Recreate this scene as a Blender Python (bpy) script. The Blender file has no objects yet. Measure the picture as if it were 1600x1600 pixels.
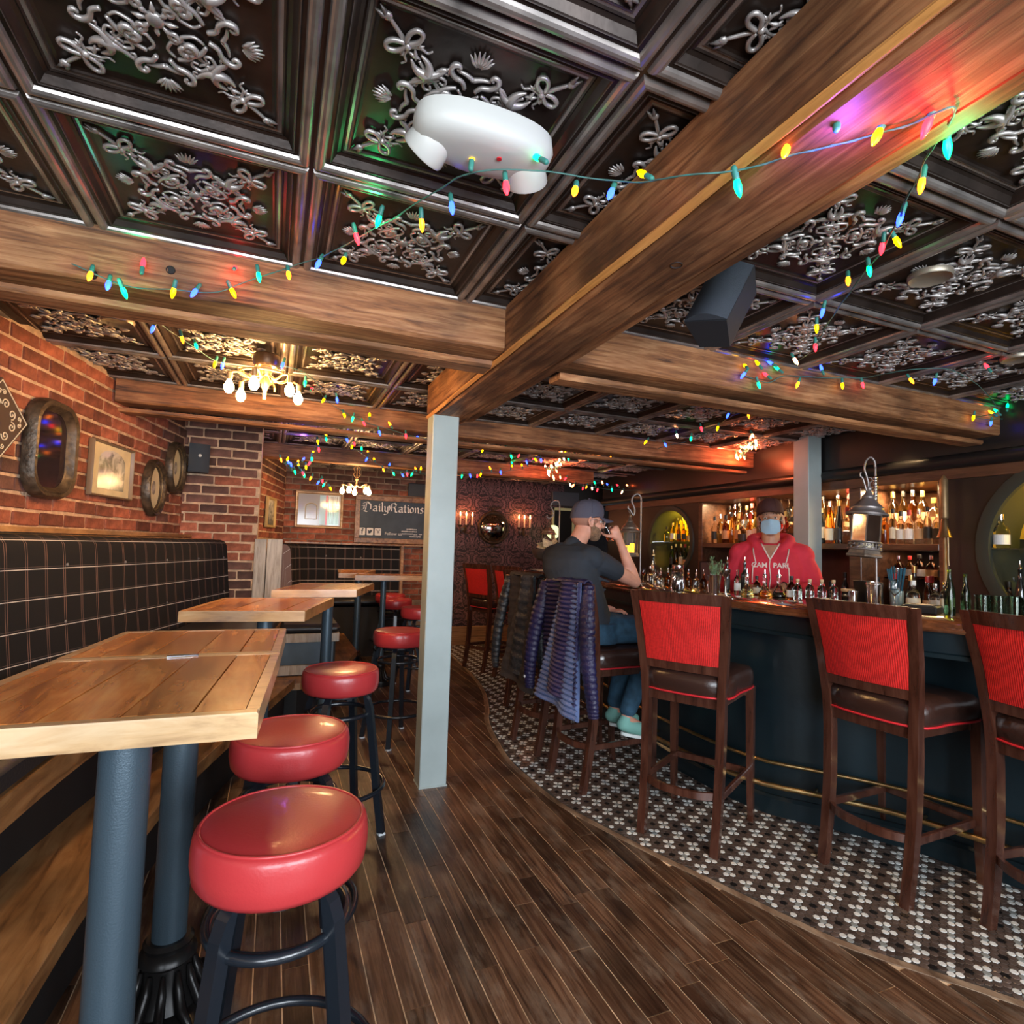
import bpy, bmesh, math, random
from mathutils import Vector, Matrix, noise
R_ = random.Random(7)
PI = math.pi
sc = bpy.context.scene
# ---------------- camera ----------------
CAMH = 1.37
cam_d = bpy.data.cameras.new('camera'); cam = bpy.data.objects.new('camera', cam_d)
sc.collection.objects.link(cam); sc.camera = cam
cam_d.sensor_width = 36.0; cam_d.sensor_fit = 'HORIZONTAL'; cam_d.lens = 895.57 / 1600 * 36.0
cam_d.clip_start = 0.05; cam_d.clip_end = 60
yaw, pitch, roll = .3913, .0630, .0295
_F = Vector((math.sin(yaw) * math.cos(pitch), math.cos(yaw) * math.cos(pitch), math.sin(pitch)))
_r = Vector((math.cos(yaw), -math.sin(yaw), 0)); _u = _r.cross(_F)
_r2 = _r * math.cos(roll) + _u * math.sin(roll); _u2 = -_r * math.sin(roll) + _u * math.cos(roll)
cam.matrix_world = Matrix(((_r2.x, _u2.x, -_F.x, 0), (_r2.y, _u2.y, -_F.y, 0), (_r2.z, _u2.z, -_F.z, CAMH), (0, 0, 0, 1)))
# ---------------- world, exposure ----------------
w = bpy.data.worlds.new('daylight'); sc.world = w; w.use_nodes = True
bg = w.node_tree.nodes['Background']; bg.inputs[0].default_value = (.62, .78, 1, 1); bg.inputs[1].default_value = 1.5
vs = sc.view_settings; vs.view_transform = 'Standard'; vs.look = 'None'; vs.gamma = 1; vs.use_curve_mapping = False
vs.exposure = 0.72
def alight(name, loc, rot, size, power, col=(1, 1, 1), spread=None):
    d = bpy.data.lights.new(name, 'AREA'); d.shape = 'RECTANGLE'; d.size, d.size_y = size; d.energy = power; d.color = col
    if spread: d.spread = spread
    o = bpy.data.objects.new(name, d); sc.collection.objects.link(o); o.location = loc; o.rotation_euler = rot; return o
def plight(name, loc, power, col, r=.03):
    d = bpy.data.lights.new(name, 'POINT'); d.energy = power; d.color = col; d.shadow_soft_size = r
    o = bpy.data.objects.new(name, d); sc.collection.objects.link(o); o.location = loc; return o
def slight(name, loc, power, col, ang, r=.03, blend=.4, rot=(0, 0, 0)):
    d = bpy.data.lights.new(name, 'SPOT'); d.energy = power; d.color = col; d.spot_size = ang; d.shadow_soft_size = r; d.spot_blend = blend
    o = bpy.data.objects.new(name, d); sc.collection.objects.link(o); o.location = loc; o.rotation_euler = rot; return o
# daylight entering through the three street windows of the front wall (behind the camera)
for i, x in enumerate((-.75, 1.0, 2.45)):
    alight('window_daylight', (x, -1.92, 1.45), (math.radians(90), 0, 0), ((1.45, 1.45, .75)[i], 1.5), (62, 76, 28)[i], (.88, .94, 1))
# warm light of the back bar and the aisle downlights (each sits in a fitting built below)
DOWN = [(3.2, 1.55, 26), (2.02, 1.22, 34), (4.06, 2.72, 14), (-.70, 3.02, 8), (2.55, 6.9, 14), (.9, 6.9, 8)]
for x, y, p in DOWN:
    slight('downlight_beam', (x, y, 2.318), p, (1, .62, .30), math.radians(75), .035, .6)
# ---------------- helpers ----------------
COL = sc.collection
def tag(o, label=None, cat=None, group=None, kind=None):
    if label: o['label'] = label
    if cat: o['category'] = cat
    if group: o['group'] = group
    if kind: o['kind'] = kind
    return o
def thing(name, label, cat, loc=(0, 0, 0), rz=0, group=None):
    o = bpy.data.objects.new(name, None); COL.objects.link(o); o.location = loc; o.rotation_euler = (0, 0, rz)
    o.empty_display_size = .05
    return tag(o, label, cat, group)
def link(name, me, parent=None, loc=None, rot=None, scale=None):
    o = bpy.data.objects.new(name, me); COL.objects.link(o); o.parent = parent
    if loc is not None: o.location = loc
    if rot is not None: o.rotation_euler = rot
    if scale is not None: o.scale = scale
    return o
def copy_tree(o, parent=None, loc=None, rz=None, label=None, mats=None):
    c = o.copy(); COL.objects.link(c); c.parent = parent
    if loc is not None: c.location = loc
    if rz is not None: c.rotation_euler = (0, 0, rz)
    if label: c['label'] = label
    for ch in list(o.children): copy_tree(ch, c)
    return c
class MB:
    def __init__(s): s.v = []; s.f = []; s.uv = None; s.mi = []
    def add(s, vs, fs, m=0):
        n = len(s.v); s.v += [tuple(v) for v in vs]; s.f += [tuple(i + n for i in f) for f in fs]; s.mi += [m] * len(fs); return s
    def box(s, a, b, bev=0, m=0, T=None):
        x0, y0, z0 = a; x1, y1, z1 = b
        if bev <= 0:
            vs = [(x0, y0, z0), (x1, y0, z0), (x1, y1, z0), (x0, y1, z0), (x0, y0, z1), (x1, y0, z1), (x1, y1, z1), (x0, y1, z1)]
            fs = [(0, 3, 2, 1), (4, 5, 6, 7), (0, 1, 5, 4), (1, 2, 6, 5), (2, 3, 7, 6), (3, 0, 4, 7)]
        else:
            b_ = min(bev, (x1 - x0) * .45, (y1 - y0) * .45, (z1 - z0) * .45); vs = []; idx = {}
            for ix, X, dx in ((0, x0, 1), (1, x1, -1)):
                for iy, Y, dy in ((0, y0, 1), (1, y1, -1)):
                    for iz, Z, dz in ((0, z0, 1), (1, z1, -1)):
                        for a_ in range(3):
                            p = [X + dx * b_, Y + dy * b_, Z + dz * b_]; p[a_] = (X, Y, Z)[a_]
                            idx[(ix, iy, iz, a_)] = len(vs); vs.append(tuple(p))
            I = idx; fs = []
            for i in (0, 1):
                q = [I[(i, 0, 0, 0)], I[(i, 1, 0, 0)], I[(i, 1, 1, 0)], I[(i, 0, 1, 0)]]; fs.append(tuple(q if i else q[::-1]))
                q = [I[(0, i, 0, 1)], I[(0, i, 1, 1)], I[(1, i, 1, 1)], I[(1, i, 0, 1)]]; fs.append(tuple(q if i else q[::-1]))
                q = [I[(0, 0, i, 2)], I[(1, 0, i, 2)], I[(1, 1, i, 2)], I[(0, 1, i, 2)]]; fs.append(tuple(q if i else q[::-1]))
            for i in (0, 1):
                for j in (0, 1):
                    q = [I[(i, j, 0, 0)], I[(i, j, 1, 0)], I[(i, j, 1, 1)], I[(i, j, 0, 1)]]; fs.append(tuple(q if i == j else q[::-1])[::-1])
                    q = [I[(i, 0, j, 0)], I[(i, 1, j, 0)], I[(i, 1, j, 2)], I[(i, 0, j, 2)]]; fs.append(tuple(q if i == j else q[::-1]))
                    q = [I[(0, i, j, 1)], I[(1, i, j, 1)], I[(1, i, j, 2)], I[(0, i, j, 2)]]; fs.append(tuple(q if i == j else q[::-1])[::-1])
            for i in (0, 1):
                for j in (0, 1):
                    for k in (0, 1):
                        q = (I[(i, j, k, 0)], I[(i, j, k, 1)], I[(i, j, k, 2)]); fs.append(q if (i + j + k) % 2 == 1 else q[::-1])
        if T is not None: vs = [T @ Vector(v) for v in vs]
        return s.add(vs, fs, m)
    def prism(s, poly, z0, z1, m=0, T=None):
        n = len(poly); vs = [(x, y, z0) for x, y in poly] + [(x, y, z1) for x, y in poly]
        fs = [tuple(range(n))[::-1], tuple(range(n, 2 * n))] + [(i, (i + 1) % n, n + (i + 1) % n, n + i) for i in range(n)]
        if T is not None: vs = [T @ Vector(v) for v in vs]
        return s.add(vs, fs, m)
    def lathe(s, prof, loc=(0, 0, 0), n=20, m=0, T=None, caps=True, sx=1, sy=1):
        vs = []; fs = []
        for r, z in prof:
            for i in range(n):
                a = 2 * PI * i / n; vs.append((loc[0] + r * math.cos(a) * sx, loc[1] + r * math.sin(a) * sy, loc[2] + z))
        k = len(prof)
        for j in range(k - 1):
            for i in range(n): fs.append((j * n + i, j * n + (i + 1) % n, (j + 1) * n + (i + 1) % n, (j + 1) * n + i))
        if caps:
            if prof[0][0] > 1e-5: fs.append(tuple(range(n))[::-1])
            if prof[-1][0] > 1e-5: fs.append(tuple(range((k - 1) * n, k * n)))
        if T is not None: vs = [T @ Vector(v) for v in vs]
        return s.add(vs, fs, m)
    def tube(s, pts, r, n=8, m=0, closed=False, flat=1.0, up=None):
        pts = [Vector(p) for p in pts]; k = len(pts)
        rr = r if isinstance(r, (list, tuple)) else [r] * k
        vs = []; fs = []; prev = None
        for i, p in enumerate(pts):
            if closed: t = pts[(i + 1) % k] - pts[i - 1]
            else: t = pts[min(i + 1, k - 1)] - pts[max(i - 1, 0)]
            if t.length < 1e-9: t = Vector((0, 0, 1))
            t.normalize()
            if up is not None: a = Vector(up).cross(t)
            elif prev is None: a = t.cross(Vector((0, 0, 1)) if abs(t.z) < .9 else Vector((1, 0, 0)))
            else: a = prev - t * prev.dot(t)
            if a.length < 1e-6: a = t.orthogonal()
            a.normalize(); b = t.cross(a); prev = a
            for j in range(n):
                an = 2 * PI * j / n; vs.append(p + a * (rr[i] * math.cos(an)) + b * (rr[i] * flat * math.sin(an)))
        for i in range(k if closed else k - 1):
            for j in range(n):
                a_, b_ = i * n, ((i + 1) % k) * n; fs.append((a_ + j, a_ + (j + 1) % n, b_ + (j + 1) % n, b_ + j))
        if not closed: fs += [tuple(range(n))[::-1], tuple(range((k - 1) * n, k * n))]
        return s.add(vs, fs, m)
    def ball(s, c, r, nu=12, nv=8, m=0, T=None):
        if not isinstance(r, (tuple, list)): r = (r, r, r)
        vs = [(0, 0, -1)]; fs = []
        for j in range(1, nv):
            ph = -PI / 2 + PI * j / nv
            for i in range(nu): th = 2 * PI * i / nu; vs.append((math.cos(ph) * math.cos(th), math.cos(ph) * math.sin(th), math.sin(ph)))
        vs.append((0, 0, 1)); L = len(vs) - 1
        for i in range(nu):
            fs.append((0, 1 + (i + 1) % nu, 1 + i)); fs.append((L, L - nu + i, L - nu + (i + 1) % nu))
        for j in range(nv - 2):
            for i in range(nu): a = 1 + j * nu; fs.append((a + i, a + (i + 1) % nu, a + nu + (i + 1) % nu, a + nu + i))
        vs = [Vector((v[0] * r[0], v[1] * r[1], v[2] * r[2])) for v in vs]
        if T is not None: vs = [T @ v for v in vs]
        c = Vector(c); return s.add([v + c for v in vs], fs, m)
    def loft(s, rings, m=0, cap=True, closed=True):
        n = len(rings[0]); vs = [p for r in rings for p in r]; fs = []
        for j in range(len(rings) - 1):
            for i in range(n if closed else n - 1): fs.append((j * n + i, j * n + (i + 1) % n, (j + 1) * n + (i + 1) % n, (j + 1) * n + i))
        if cap and closed: fs += [tuple(range(n))[::-1], tuple(range((len(rings) - 1) * n, len(rings) * n))]
        return s.add(vs, fs, m)
    def mesh(s, name, mats, smooth=False):
        me = bpy.data.meshes.new(name); me.from_pydata(s.v, [], s.f)
        if not isinstance(mats, (list, tuple)): mats = [mats]
        for m_ in mats: me.materials.append(m_)
        if len(mats) > 1: me.polygons.foreach_set('material_index', s.mi)
        if smooth is True: me.polygons.foreach_set('use_smooth', [True] * len(s.f))
        me.update()
        if smooth and smooth is not True: me.polygons.foreach_set('use_smooth', [True] * len(s.f)); me.set_sharp_from_angle(angle=math.radians(smooth))
        return me
    def build(s, name, mats, parent=None, smooth=False, loc=None, rot=None):
        return link(name, s.mesh(name, mats, smooth), parent, loc, rot)
def fixn(o_or_me):
    me = getattr(o_or_me, 'data', o_or_me); bm = bmesh.new(); bm.from_mesh(me); bmesh.ops.recalc_face_normals(bm, faces=bm.faces[:]); bm.to_mesh(me); bm.free(); return o_or_me
def TR(loc=(0, 0, 0), rx=0, ry=0, rz=0):
    return Matrix.Translation(loc) @ Matrix.Rotation(rz, 4, 'Z') @ Matrix.Rotation(ry, 4, 'Y') @ Matrix.Rotation(rx, 4, 'X')
def lerp(a, b, t): return a + (b - a) * t
def interp(pts, y):
    for (y0, x0), (y1, x1) in zip(pts, pts[1:]):
        if y <= y1 or (y1, x1) == pts[-1]:
            t = (y - y0) / (y1 - y0); return x0 + (x1 - x0) * t
    return pts[-1][1]
def spline(pts, n=6, closed=False):
    P = [Vector(p) for p in pts]; out = []; k = len(P)
    rng = range(k if closed else k - 1)
    for i in rng:
        if closed: p0, p1, p2, p3 = P[i - 1], P[i], P[(i + 1) % k], P[(i + 2) % k]
        else: p0, p1, p2, p3 = P[max(i - 1, 0)], P[i], P[i + 1], P[min(i + 2, k - 1)]
        for j in range(n):
            t = j / n; out.append(.5 * ((2 * p1) + (p2 - p0) * t + (2 * p0 - 5 * p1 + 4 * p2 - p3) * t * t + (-p0 + 3 * p1 - 3 * p2 + p3) * t ** 3))
    if not closed: out.append(P[-1].copy())
    return out
# ---------------- materials ----------------
def _nt(name):
    m = bpy.data.materials.new(name); m.use_nodes = True; return m, m.node_tree, m.node_tree.nodes['Principled BSDF']
def _ramp(nt, stops, interp_='LINEAR'):
    n = nt.nodes.new('ShaderNodeValToRGB'); n.color_ramp.interpolation = interp_; e = n.color_ramp.elements
    while len(e) < len(stops): e.new(.5)
    for i, (p, c) in enumerate(stops): e[i].position = p; e[i].color = tuple(c) + (1,) if len(c) == 3 else c
    return n
def mat(name, col, rough=.5, metal=0, var=0, vscale=8, bump=0, bscale=60, coat=0, rnd=0, sheen=0, emit=None, es=0, trans=0, ior=1.45, stretch=(1, 1, 1), spec=.5, alpha=1):
    m, nt, p = _nt(name); L = nt.links
    p.inputs['Base Color'].default_value = tuple(col) + (1,); p.inputs['Roughness'].default_value = rough; p.inputs['Metallic'].default_value = metal
    p.inputs['Coat Weight'].default_value = coat; p.inputs['Coat Roughness'].default_value = .08; p.inputs['IOR'].default_value = ior
    p.inputs['Transmission Weight'].default_value = trans; p.inputs['Sheen Weight'].default_value = sheen; p.inputs['Specular IOR Level'].default_value = spec
    p.inputs['Alpha'].default_value = alpha
    if emit: p.inputs['Emission Color'].default_value = tuple(emit) + (1,); p.inputs['Emission Strength'].default_value = es
    tc = nt.nodes.new('ShaderNodeTexCoord'); mp = nt.nodes.new('ShaderNodeMapping'); mp.inputs['Scale'].default_value = stretch
    L.new(tc.outputs['Object'], mp.inputs['Vector'])
    last = None
    if var:
        n = nt.nodes.new('ShaderNodeTexNoise'); n.inputs['Scale'].default_value = vscale; n.inputs['Detail'].default_value = 5; L.new(mp.outputs[0], n.inputs['Vector'])
        r = _ramp(nt, [(.3, [c * (1 - var) for c in col]), (.7, [min(1, c * (1 + var)) for c in col])]); L.new(n.outputs['Fac'], r.inputs['Fac']); last = r.outputs[0]
    if rnd:
        oi = nt.nodes.new('ShaderNodeObjectInfo'); mr = nt.nodes.new('ShaderNodeMapRange'); mr.inputs[3].default_value = 1 - rnd; mr.inputs[4].default_value = 1 + rnd
        L.new(oi.outputs['Random'], mr.inputs[0]); hs = nt.nodes.new('ShaderNodeHueSaturation'); L.new(mr.outputs[0], hs.inputs['Value'])
        if last: L.new(last, hs.inputs['Color'])
        else: hs.inputs['Color'].default_value = tuple(col) + (1,)
        last = hs.outputs[0]
    if last: L.new(last, p.inputs['Base Color'])
    if bump:
        n2 = nt.nodes.new('ShaderNodeTexNoise'); n2.inputs['Scale'].default_value = bscale; n2.inputs['Detail'].default_value = 6; L.new(mp.outputs[0], n2.inputs['Vector'])
        b = nt.nodes.new('ShaderNodeBump'); b.inputs['Strength'].default_value = bump; b.inputs['Distance'].default_value = .01; L.new(n2.outputs['Fac'], b.inputs['Height']); L.new(b.outputs[0], p.inputs['Normal'])
    return m
def wood(name, dark, mid, light, rough=.5, grain=(1, 14, 14), scale=3, bump=.25, coat=0, rnd=.15, stain=0, cr=.15, scuff=None):
    """grain: mapping scale, small along the length of the board"""
    m, nt, p = _nt(name); L = nt.links
    tc = nt.nodes.new('ShaderNodeTexCoord'); mp = nt.nodes.new('ShaderNodeMapping'); mp.inputs['Scale'].default_value = grain
    oi = nt.nodes.new('ShaderNodeObjectInfo'); cb = nt.nodes.new('ShaderNodeCombineXYZ')
    mu = nt.nodes.new('ShaderNodeMath'); mu.operation = 'MULTIPLY'; mu.inputs[1].default_value = 37; L.new(oi.outputs['Random'], mu.inputs[0])
    for i in range(3): L.new(mu.outputs[0], cb.inputs[i])
    va = nt.nodes.new('ShaderNodeVectorMath'); va.operation = 'ADD'; L.new(tc.outputs['Object'], va.inputs[0]); L.new(cb.outputs[0], va.inputs[1]); L.new(va.outputs[0], mp.inputs['Vector'])
    n = nt.nodes.new('ShaderNodeTexNoise'); n.inputs['Scale'].default_value = scale; n.inputs['Detail'].default_value = 8; n.inputs['Roughness'].default_value = .62; n.inputs['Distortion'].default_value = .6
    L.new(mp.outputs[0], n.inputs['Vector'])
    r = _ramp(nt, [(.28, dark), (.47, mid), (.74, light)]); L.new(n.outputs['Fac'], r.inputs['Fac']); last = r.outputs[0]
    if stain:
        n3 = nt.nodes.new('ShaderNodeTexNoise'); n3.inputs['Scale'].default_value = 3.2; n3.inputs['Detail'].default_value = 6; L.new(va.outputs[0], n3.inputs['Vector'])
        r3 = _ramp(nt, [(.36, (1 - stain,) * 3), (.6, (1, 1, 1))]); L.new(n3.outputs['Fac'], r3.inputs['Fac'])
        mx = nt.nodes.new('ShaderNodeMix'); mx.data_type = 'RGBA'; mx.blend_type = 'MULTIPLY'; mx.inputs[0].default_value = 1; L.new(last, mx.inputs[6]); L.new(r3.outputs[0], mx.inputs[7]); last = mx.outputs[2]
    if scuff:
        n4 = nt.nodes.new('ShaderNodeTexNoise'); n4.inputs['Scale'].default_value = 2.2; n4.inputs['Detail'].default_value = 9; n4.inputs['Roughness'].default_value = .72; mg = nt.nodes.new('ShaderNodeMapping'); mg.inputs['Scale'].default_value = (5, 1.6, 5)
        ge = nt.nodes.new('ShaderNodeNewGeometry'); L.new(ge.outputs['Position'], mg.inputs['Vector']); L.new(mg.outputs[0], n4.inputs['Vector']); r4 = _ramp(nt, [(.50, (0, 0, 0)), (.72, (.75, .75, .75))]); L.new(n4.outputs['Fac'], r4.inputs['Fac'])
        mx = nt.nodes.new('ShaderNodeMix'); mx.data_type = 'RGBA'; L.new(r4.outputs[0], mx.inputs[0]); L.new(last, mx.inputs[6]); mx.inputs[7].default_value = tuple(scuff) + (1,); last = mx.outputs[2]
    mr = nt.nodes.new('ShaderNodeMapRange'); mr.inputs[3].default_value = 1 - rnd; mr.inputs[4].default_value = 1 + rnd; L.new(oi.outputs['Random'], mr.inputs[0])
    hs = nt.nodes.new('ShaderNodeHueSaturation'); L.new(mr.outputs[0], hs.inputs['Value']); L.new(last, hs.inputs['Color']); L.new(hs.outputs[0], p.inputs['Base Color'])
    p.inputs['Roughness'].default_value = rough; p.inputs['Coat Weight'].default_value = coat; p.inputs['Coat Roughness'].default_value = cr
    b = nt.nodes.new('ShaderNodeBump'); b.inputs['Strength'].default_value = bump; b.inputs['Distance'].default_value = .004; L.new(n.outputs['Fac'], b.inputs['Height']); L.new(b.outputs[0], p.inputs['Normal'])
    return m
def glow(name, col, s):
    return mat(name, col, .4, emit=col, es=s)
M = {}
M['plank'] = wood('floor_oak', (.024, .012, .007), (.090, .043, .023), (.20, .118, .070), rough=.34, grain=(22, 1.0, 8), scale=3, bump=.5, rnd=.34, stain=.6, scuff=(.20, .155, .115))
M['gap'] = mat('dusty_joint', (.62, .46, .30), .8, var=.5, vscale=9)
M['threshold'] = wood('threshold_wood', (.05, .03, .018), (.17, .11, .07), (.34, .26, .18), rough=.4, grain=(6, 2, 8), bump=.4)
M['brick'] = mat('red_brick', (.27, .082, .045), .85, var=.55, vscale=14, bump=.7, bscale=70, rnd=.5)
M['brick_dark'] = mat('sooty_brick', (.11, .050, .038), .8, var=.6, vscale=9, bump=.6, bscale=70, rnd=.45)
M['mortar'] = mat('mortar', (.56, .38, .25), .95, var=.3, vscale=20, bump=.8, bscale=60)
M['mortar_dark'] = mat('dark_mortar', (.22, .17, .13), .95, var=.4, vscale=10, bump=.8, bscale=60)
M['plaster_dark'] = mat('dark_plaster', (.035, .030, .028), .7, var=.2)
M['black'] = mat('black_paint', (.012, .012, .012), .35)
M['blackmatte'] = mat('black_matte', (.015, .014, .014), .75)
M['beam'] = wood('old_beam', (.060, .024, .011), (.30, .118, .042), (.58, .30, .135), rough=.62, grain=(1.1, 16, 16), scale=3.2, bump=.8, rnd=.12, stain=.55)
M['beamY'] = wood('old_beam_deep', (.055, .022, .010), (.26, .10, .036), (.55, .27, .115), rough=.62, grain=(13, 1.0, 13), scale=3.2, bump=.8, rnd=.12, stain=.6)
M['beam_edge'] = wood('fresh_edge', (.40, .17, .04), (.62, .29, .08), (.75, .40, .13), rough=.55, grain=(13, 1, 13), bump=.4)
M['steelpost'] = mat('grey_post_paint', (.36, .42, .41), .35, var=.10, vscale=4, bump=.05, bscale=12)
M['bar_paint'] = mat('dark_teal_paint', (.008, .017, .022), .28, var=.3, vscale=3, bump=.06, bscale=30)
M['bar_top'] = wood('bar_top_wood', (.035, .012, .006), (.10, .035, .014), (.20, .075, .03), rough=.16, grain=(10, 1.2, 10), coat=1, rnd=0, bump=.05, cr=.05)
M['gold'] = mat('worn_brass', (.62, .44, .20), .30, metal=1, var=.25, vscale=20)
# ceiling metal: dark patina with silver rubbed on the raised parts (pointiness of the relief)
def patina(name, dark, light, lo, hi):
    m, nt, p = _nt(name); L = nt.links
    g = nt.nodes.new('ShaderNodeNewGeometry'); r = _ramp(nt, [(lo, (0, 0, 0)), (hi, (1, 1, 1))]); L.new(g.outputs['Pointiness'], r.inputs['Fac'])
    tc = nt.nodes.new('ShaderNodeTexCoord'); n = nt.nodes.new('ShaderNodeTexNoise'); n.inputs['Scale'].default_value = 9; n.inputs['Detail'].default_value = 6; L.new(tc.outputs['Object'], n.inputs['Vector'])
    rd = _ramp(nt, [(.3, [c * .6 for c in dark]), (.7, [c * 1.7 for c in dark])]); L.new(n.outputs['Fac'], rd.inputs['Fac'])
    mx = nt.nodes.new('ShaderNodeMix'); mx.data_type = 'RGBA'; L.new(r.outputs[0], mx.inputs[0]); L.new(rd.outputs[0], mx.inputs[6]); mx.inputs[7].default_value = tuple(light) + (1,)
    L.new(mx.outputs[2], p.inputs['Base Color']); p.inputs['Metallic'].default_value = .55; p.inputs['Roughness'].default_value = .36
    b = nt.nodes.new('ShaderNodeBump'); b.inputs['Strength'].default_value = .15; b.inputs['Distance'].default_value = .004; n2 = nt.nodes.new('ShaderNodeTexNoise'); n2.inputs['Scale'].default_value = 45
    L.new(tc.outputs['Object'], n2.inputs['Vector']); L.new(n2.outputs['Fac'], b.inputs['Height']); L.new(b.outputs[0], p.inputs['Normal'])
    return m
M['tin'] = patina('dark_pressed_tin', (.030, .021, .017), (.30, .27, .25), .52, .60)
M['tin_bead'] = mat('rubbed_silver_bead', (.34, .31, .29), .30, metal=.75, var=.6, vscale=7)
M['tin_orn'] = patina('silver_relief', (.060, .050, .046), (.44, .41, .39), .50, .60)
# =================== SETTING ===================
ZC = 2.339                                             # underside of the ceiling beads
def wall_x(Y): return -1.18 + .215 * (Y - 3.2)         # the old brick wall runs at an angle to the room
Y0, YB = -1.75, 7.8
TILE = [(-2.0, 2.75), (.3, 2.62), (.8, 2.42), (1.12, 2.24), (1.48, 1.98), (1.65, 1.90), (2.01, 1.77), (2.32, 1.66), (2.8, 1.52), (3.2, 1.49), (3.6, 1.50), (4.28, 1.63), (4.7, 1.78), (5.3, 1.95), (6.0, 2.06), (6.87, 2.14), (7.8, 2.2)]
TP = spline([(x, y, 0) for y, x in TILE], 4)
def tile_x(y):
    for a, b in zip(TP, TP[1:]):
        if a.y <= y <= b.y: return lerp(a.x, b.x, (y - a.y) / (b.y - a.y + 1e-9))
    return TP[-1].x if y > TP[-1].y else TP[0].x
# floor: sub floor with joints, then each board and each mosaic tile
mb = MB(); mb.box((-3.2, Y0, -.12), (5.6, 8.2, -.0018)); floor = mb.build('floor', M['gap']); tag(floor, kind='structure')
BW = .083
boards = []
xx = -1.9; k = 0
while xx < 2.9:
    r = random.Random(k * 13 + 5); y = Y0 - r.random() * .8
    while y < YB:
        L_ = .45 + r.random() * .75; boards.append((xx, y, min(L_, YB - y))); y += L_
    xx += BW; k += 1
def board_poly(x, y, L_):
    g = .0021; x0, x1, y0, y1 = x + g, x + BW - g, y + g, y + L_ - g
    n = max(1, int(L_ / .05)); ys = [lerp(y0, y1, i / n) for i in range(n + 1)]
    cut = any(tile_x(v) - .035 < x1 for v in ys)
    if not cut: return [(x0, y0), (x1, y0), (x1, y1), (x0, y1)]
    ok = [v for v in ys if tile_x(v) - .035 > x0 + .004]
    if len(ok) < 2: return None
    return [(x0, ok[0])] + [(min(x1, tile_x(v) - .035), v) for v in ok] + [(x0, ok[-1])]
vis = []; rest = MB()
for b in boards:
    if wall_x(b[1]) > b[0] + .1: continue
    pl = board_poly(*b)
    if not pl: continue
    cx, cy = b[0] + BW / 2, b[1] + b[2] / 2
    inview = cy > .2 and (cx > -.5 or cy > 1.0) and cx > -.55
    vis.append((0 if inview else 1, math.hypot(cx, cy), pl, cx, cy))
vis.sort(key=lambda t: (t[0], t[1]))
for i, (_, _, pl, cx, cy) in enumerate(vis):
    r = R_.random() * .0012; lp = [(px - cx, py - cy) for px, py in pl]
    if i < 300:
        m_ = MB(); m_.prism(lp, -.018, r); m_.build('floorboard', M['plank'], floor, loc=(cx, cy, 0))
    else: rest.prism(pl, -.018, r)
tag(rest.build('floorboards', M['plank'], floor), kind='stuff')
# curved threshold strip
mb = MB(); ringA = []
for a, b in zip(TP, TP[1:]):
    d = (b - a).normalized(); n_ = Vector((d.y, -d.x, 0))
    ringA.append([Vector((a.x, a.y, 0)) - n_ * .038 + Vector((0, 0, -.01)), Vector((a.x, a.y, 0)) - n_ * .036 + Vector((0, 0, .003)), Vector((a.x, a.y, 0)) - n_ * .006 + Vector((0, 0, .004)), Vector((a.x, a.y, 0)) - n_ * .002 + Vector((0, 0, -.01))])
mb.loft(ringA); tag(mb.build('trim_1', M['threshold']), kind='structure')
# mosaic: one inch hexagons, clusters of five white ones on a brown field with a black dot between
P_ = .0277; GC = (1.985, 1.84)
M['tile_w'] = mat('white_mosaic', (.66, .68, .66), .22, rnd=.12); M['tile_b'] = mat('brown_mosaic', (.085, .062, .052), .25, var=.3, vscale=30, rnd=.45); M['tile_k'] = mat('black_mosaic', (.012, .011, .011), .25)
M['grout'] = mat('dark_grout', (.05, .042, .036), .9)
mb = MB(); q = [(p.x, p.y) for p in TP] + [(4.6, 7.8), (4.6, -1.7)]; mb.prism(q, -.02, -.0012); g = mb.build('mosaic_bed', M['grout'], floor)
hexs = []
c30 = math.cos(PI / 6)
for i in range(-40, 190):
    X = GC[0] + i * P_ * c30
    if X < 1.45 or X > 3.6: continue
    for j in range(-150, 230):
        Y = GC[1] + (j + (i % 2) * .5) * P_
        if Y < .1 or Y > 7.75: continue
        if X < tile_x(Y) + .012: continue
        if X > 3.15 and Y < 3: continue
        if X > 2.75 and Y > 3: continue
        # lattice coordinates on the 4x4 cell
        b_ = i; a_ = j - (i // 2) + (0 if i % 2 == 0 else 0)
        # hex axial coords: a along (0,1), b along (c30,1/2)
        a_ = round((Y - GC[1]) / P_ - i * .5)
        ua, ub = a_ % 4, b_ % 4
        kind = 'b'
        if (ua, ub) in ((0, 0), (1, 0), (3, 0), (0, 1), (0, 3)): kind = 'w'
        elif (ua, ub) == (2, 2): kind = 'k'
        if (ua, ub) == (0, 0): kind = 'g'
        hexs.append((math.hypot(X - .6, Y), X, Y, kind))
hexs.sort()
def hexpoly(r): return [(r * math.cos(PI / 3 * a + 0), r * math.sin(PI / 3 * a)) for a in range(6)]
M['tile_g'] = mat('grey_mosaic', (.27, .29, .28), .25, rnd=.2)
hm = {}
for k_ in 'wbkg':
    m_ = MB(); n = 6; rr_ = .0130 if k_ in 'wg' else .0145; p6 = [(rr_ * math.cos(a * PI / 4), rr_ * math.sin(a * PI / 4)) for a in range(8)]; p7 = [(x * .9, y * .9) for x, y in p6]
    m_.loft([[(x, y, -.004) for x, y in p6], [(x, y, .0002) for x, y in p6], [(x, y, .0012) for x, y in p7]]); hm[k_] = m_.mesh('mosaic_tile', M['tile_' + k_])
restm = {k_: MB() for k_ in 'wbkg'}; cnt = 0
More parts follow.
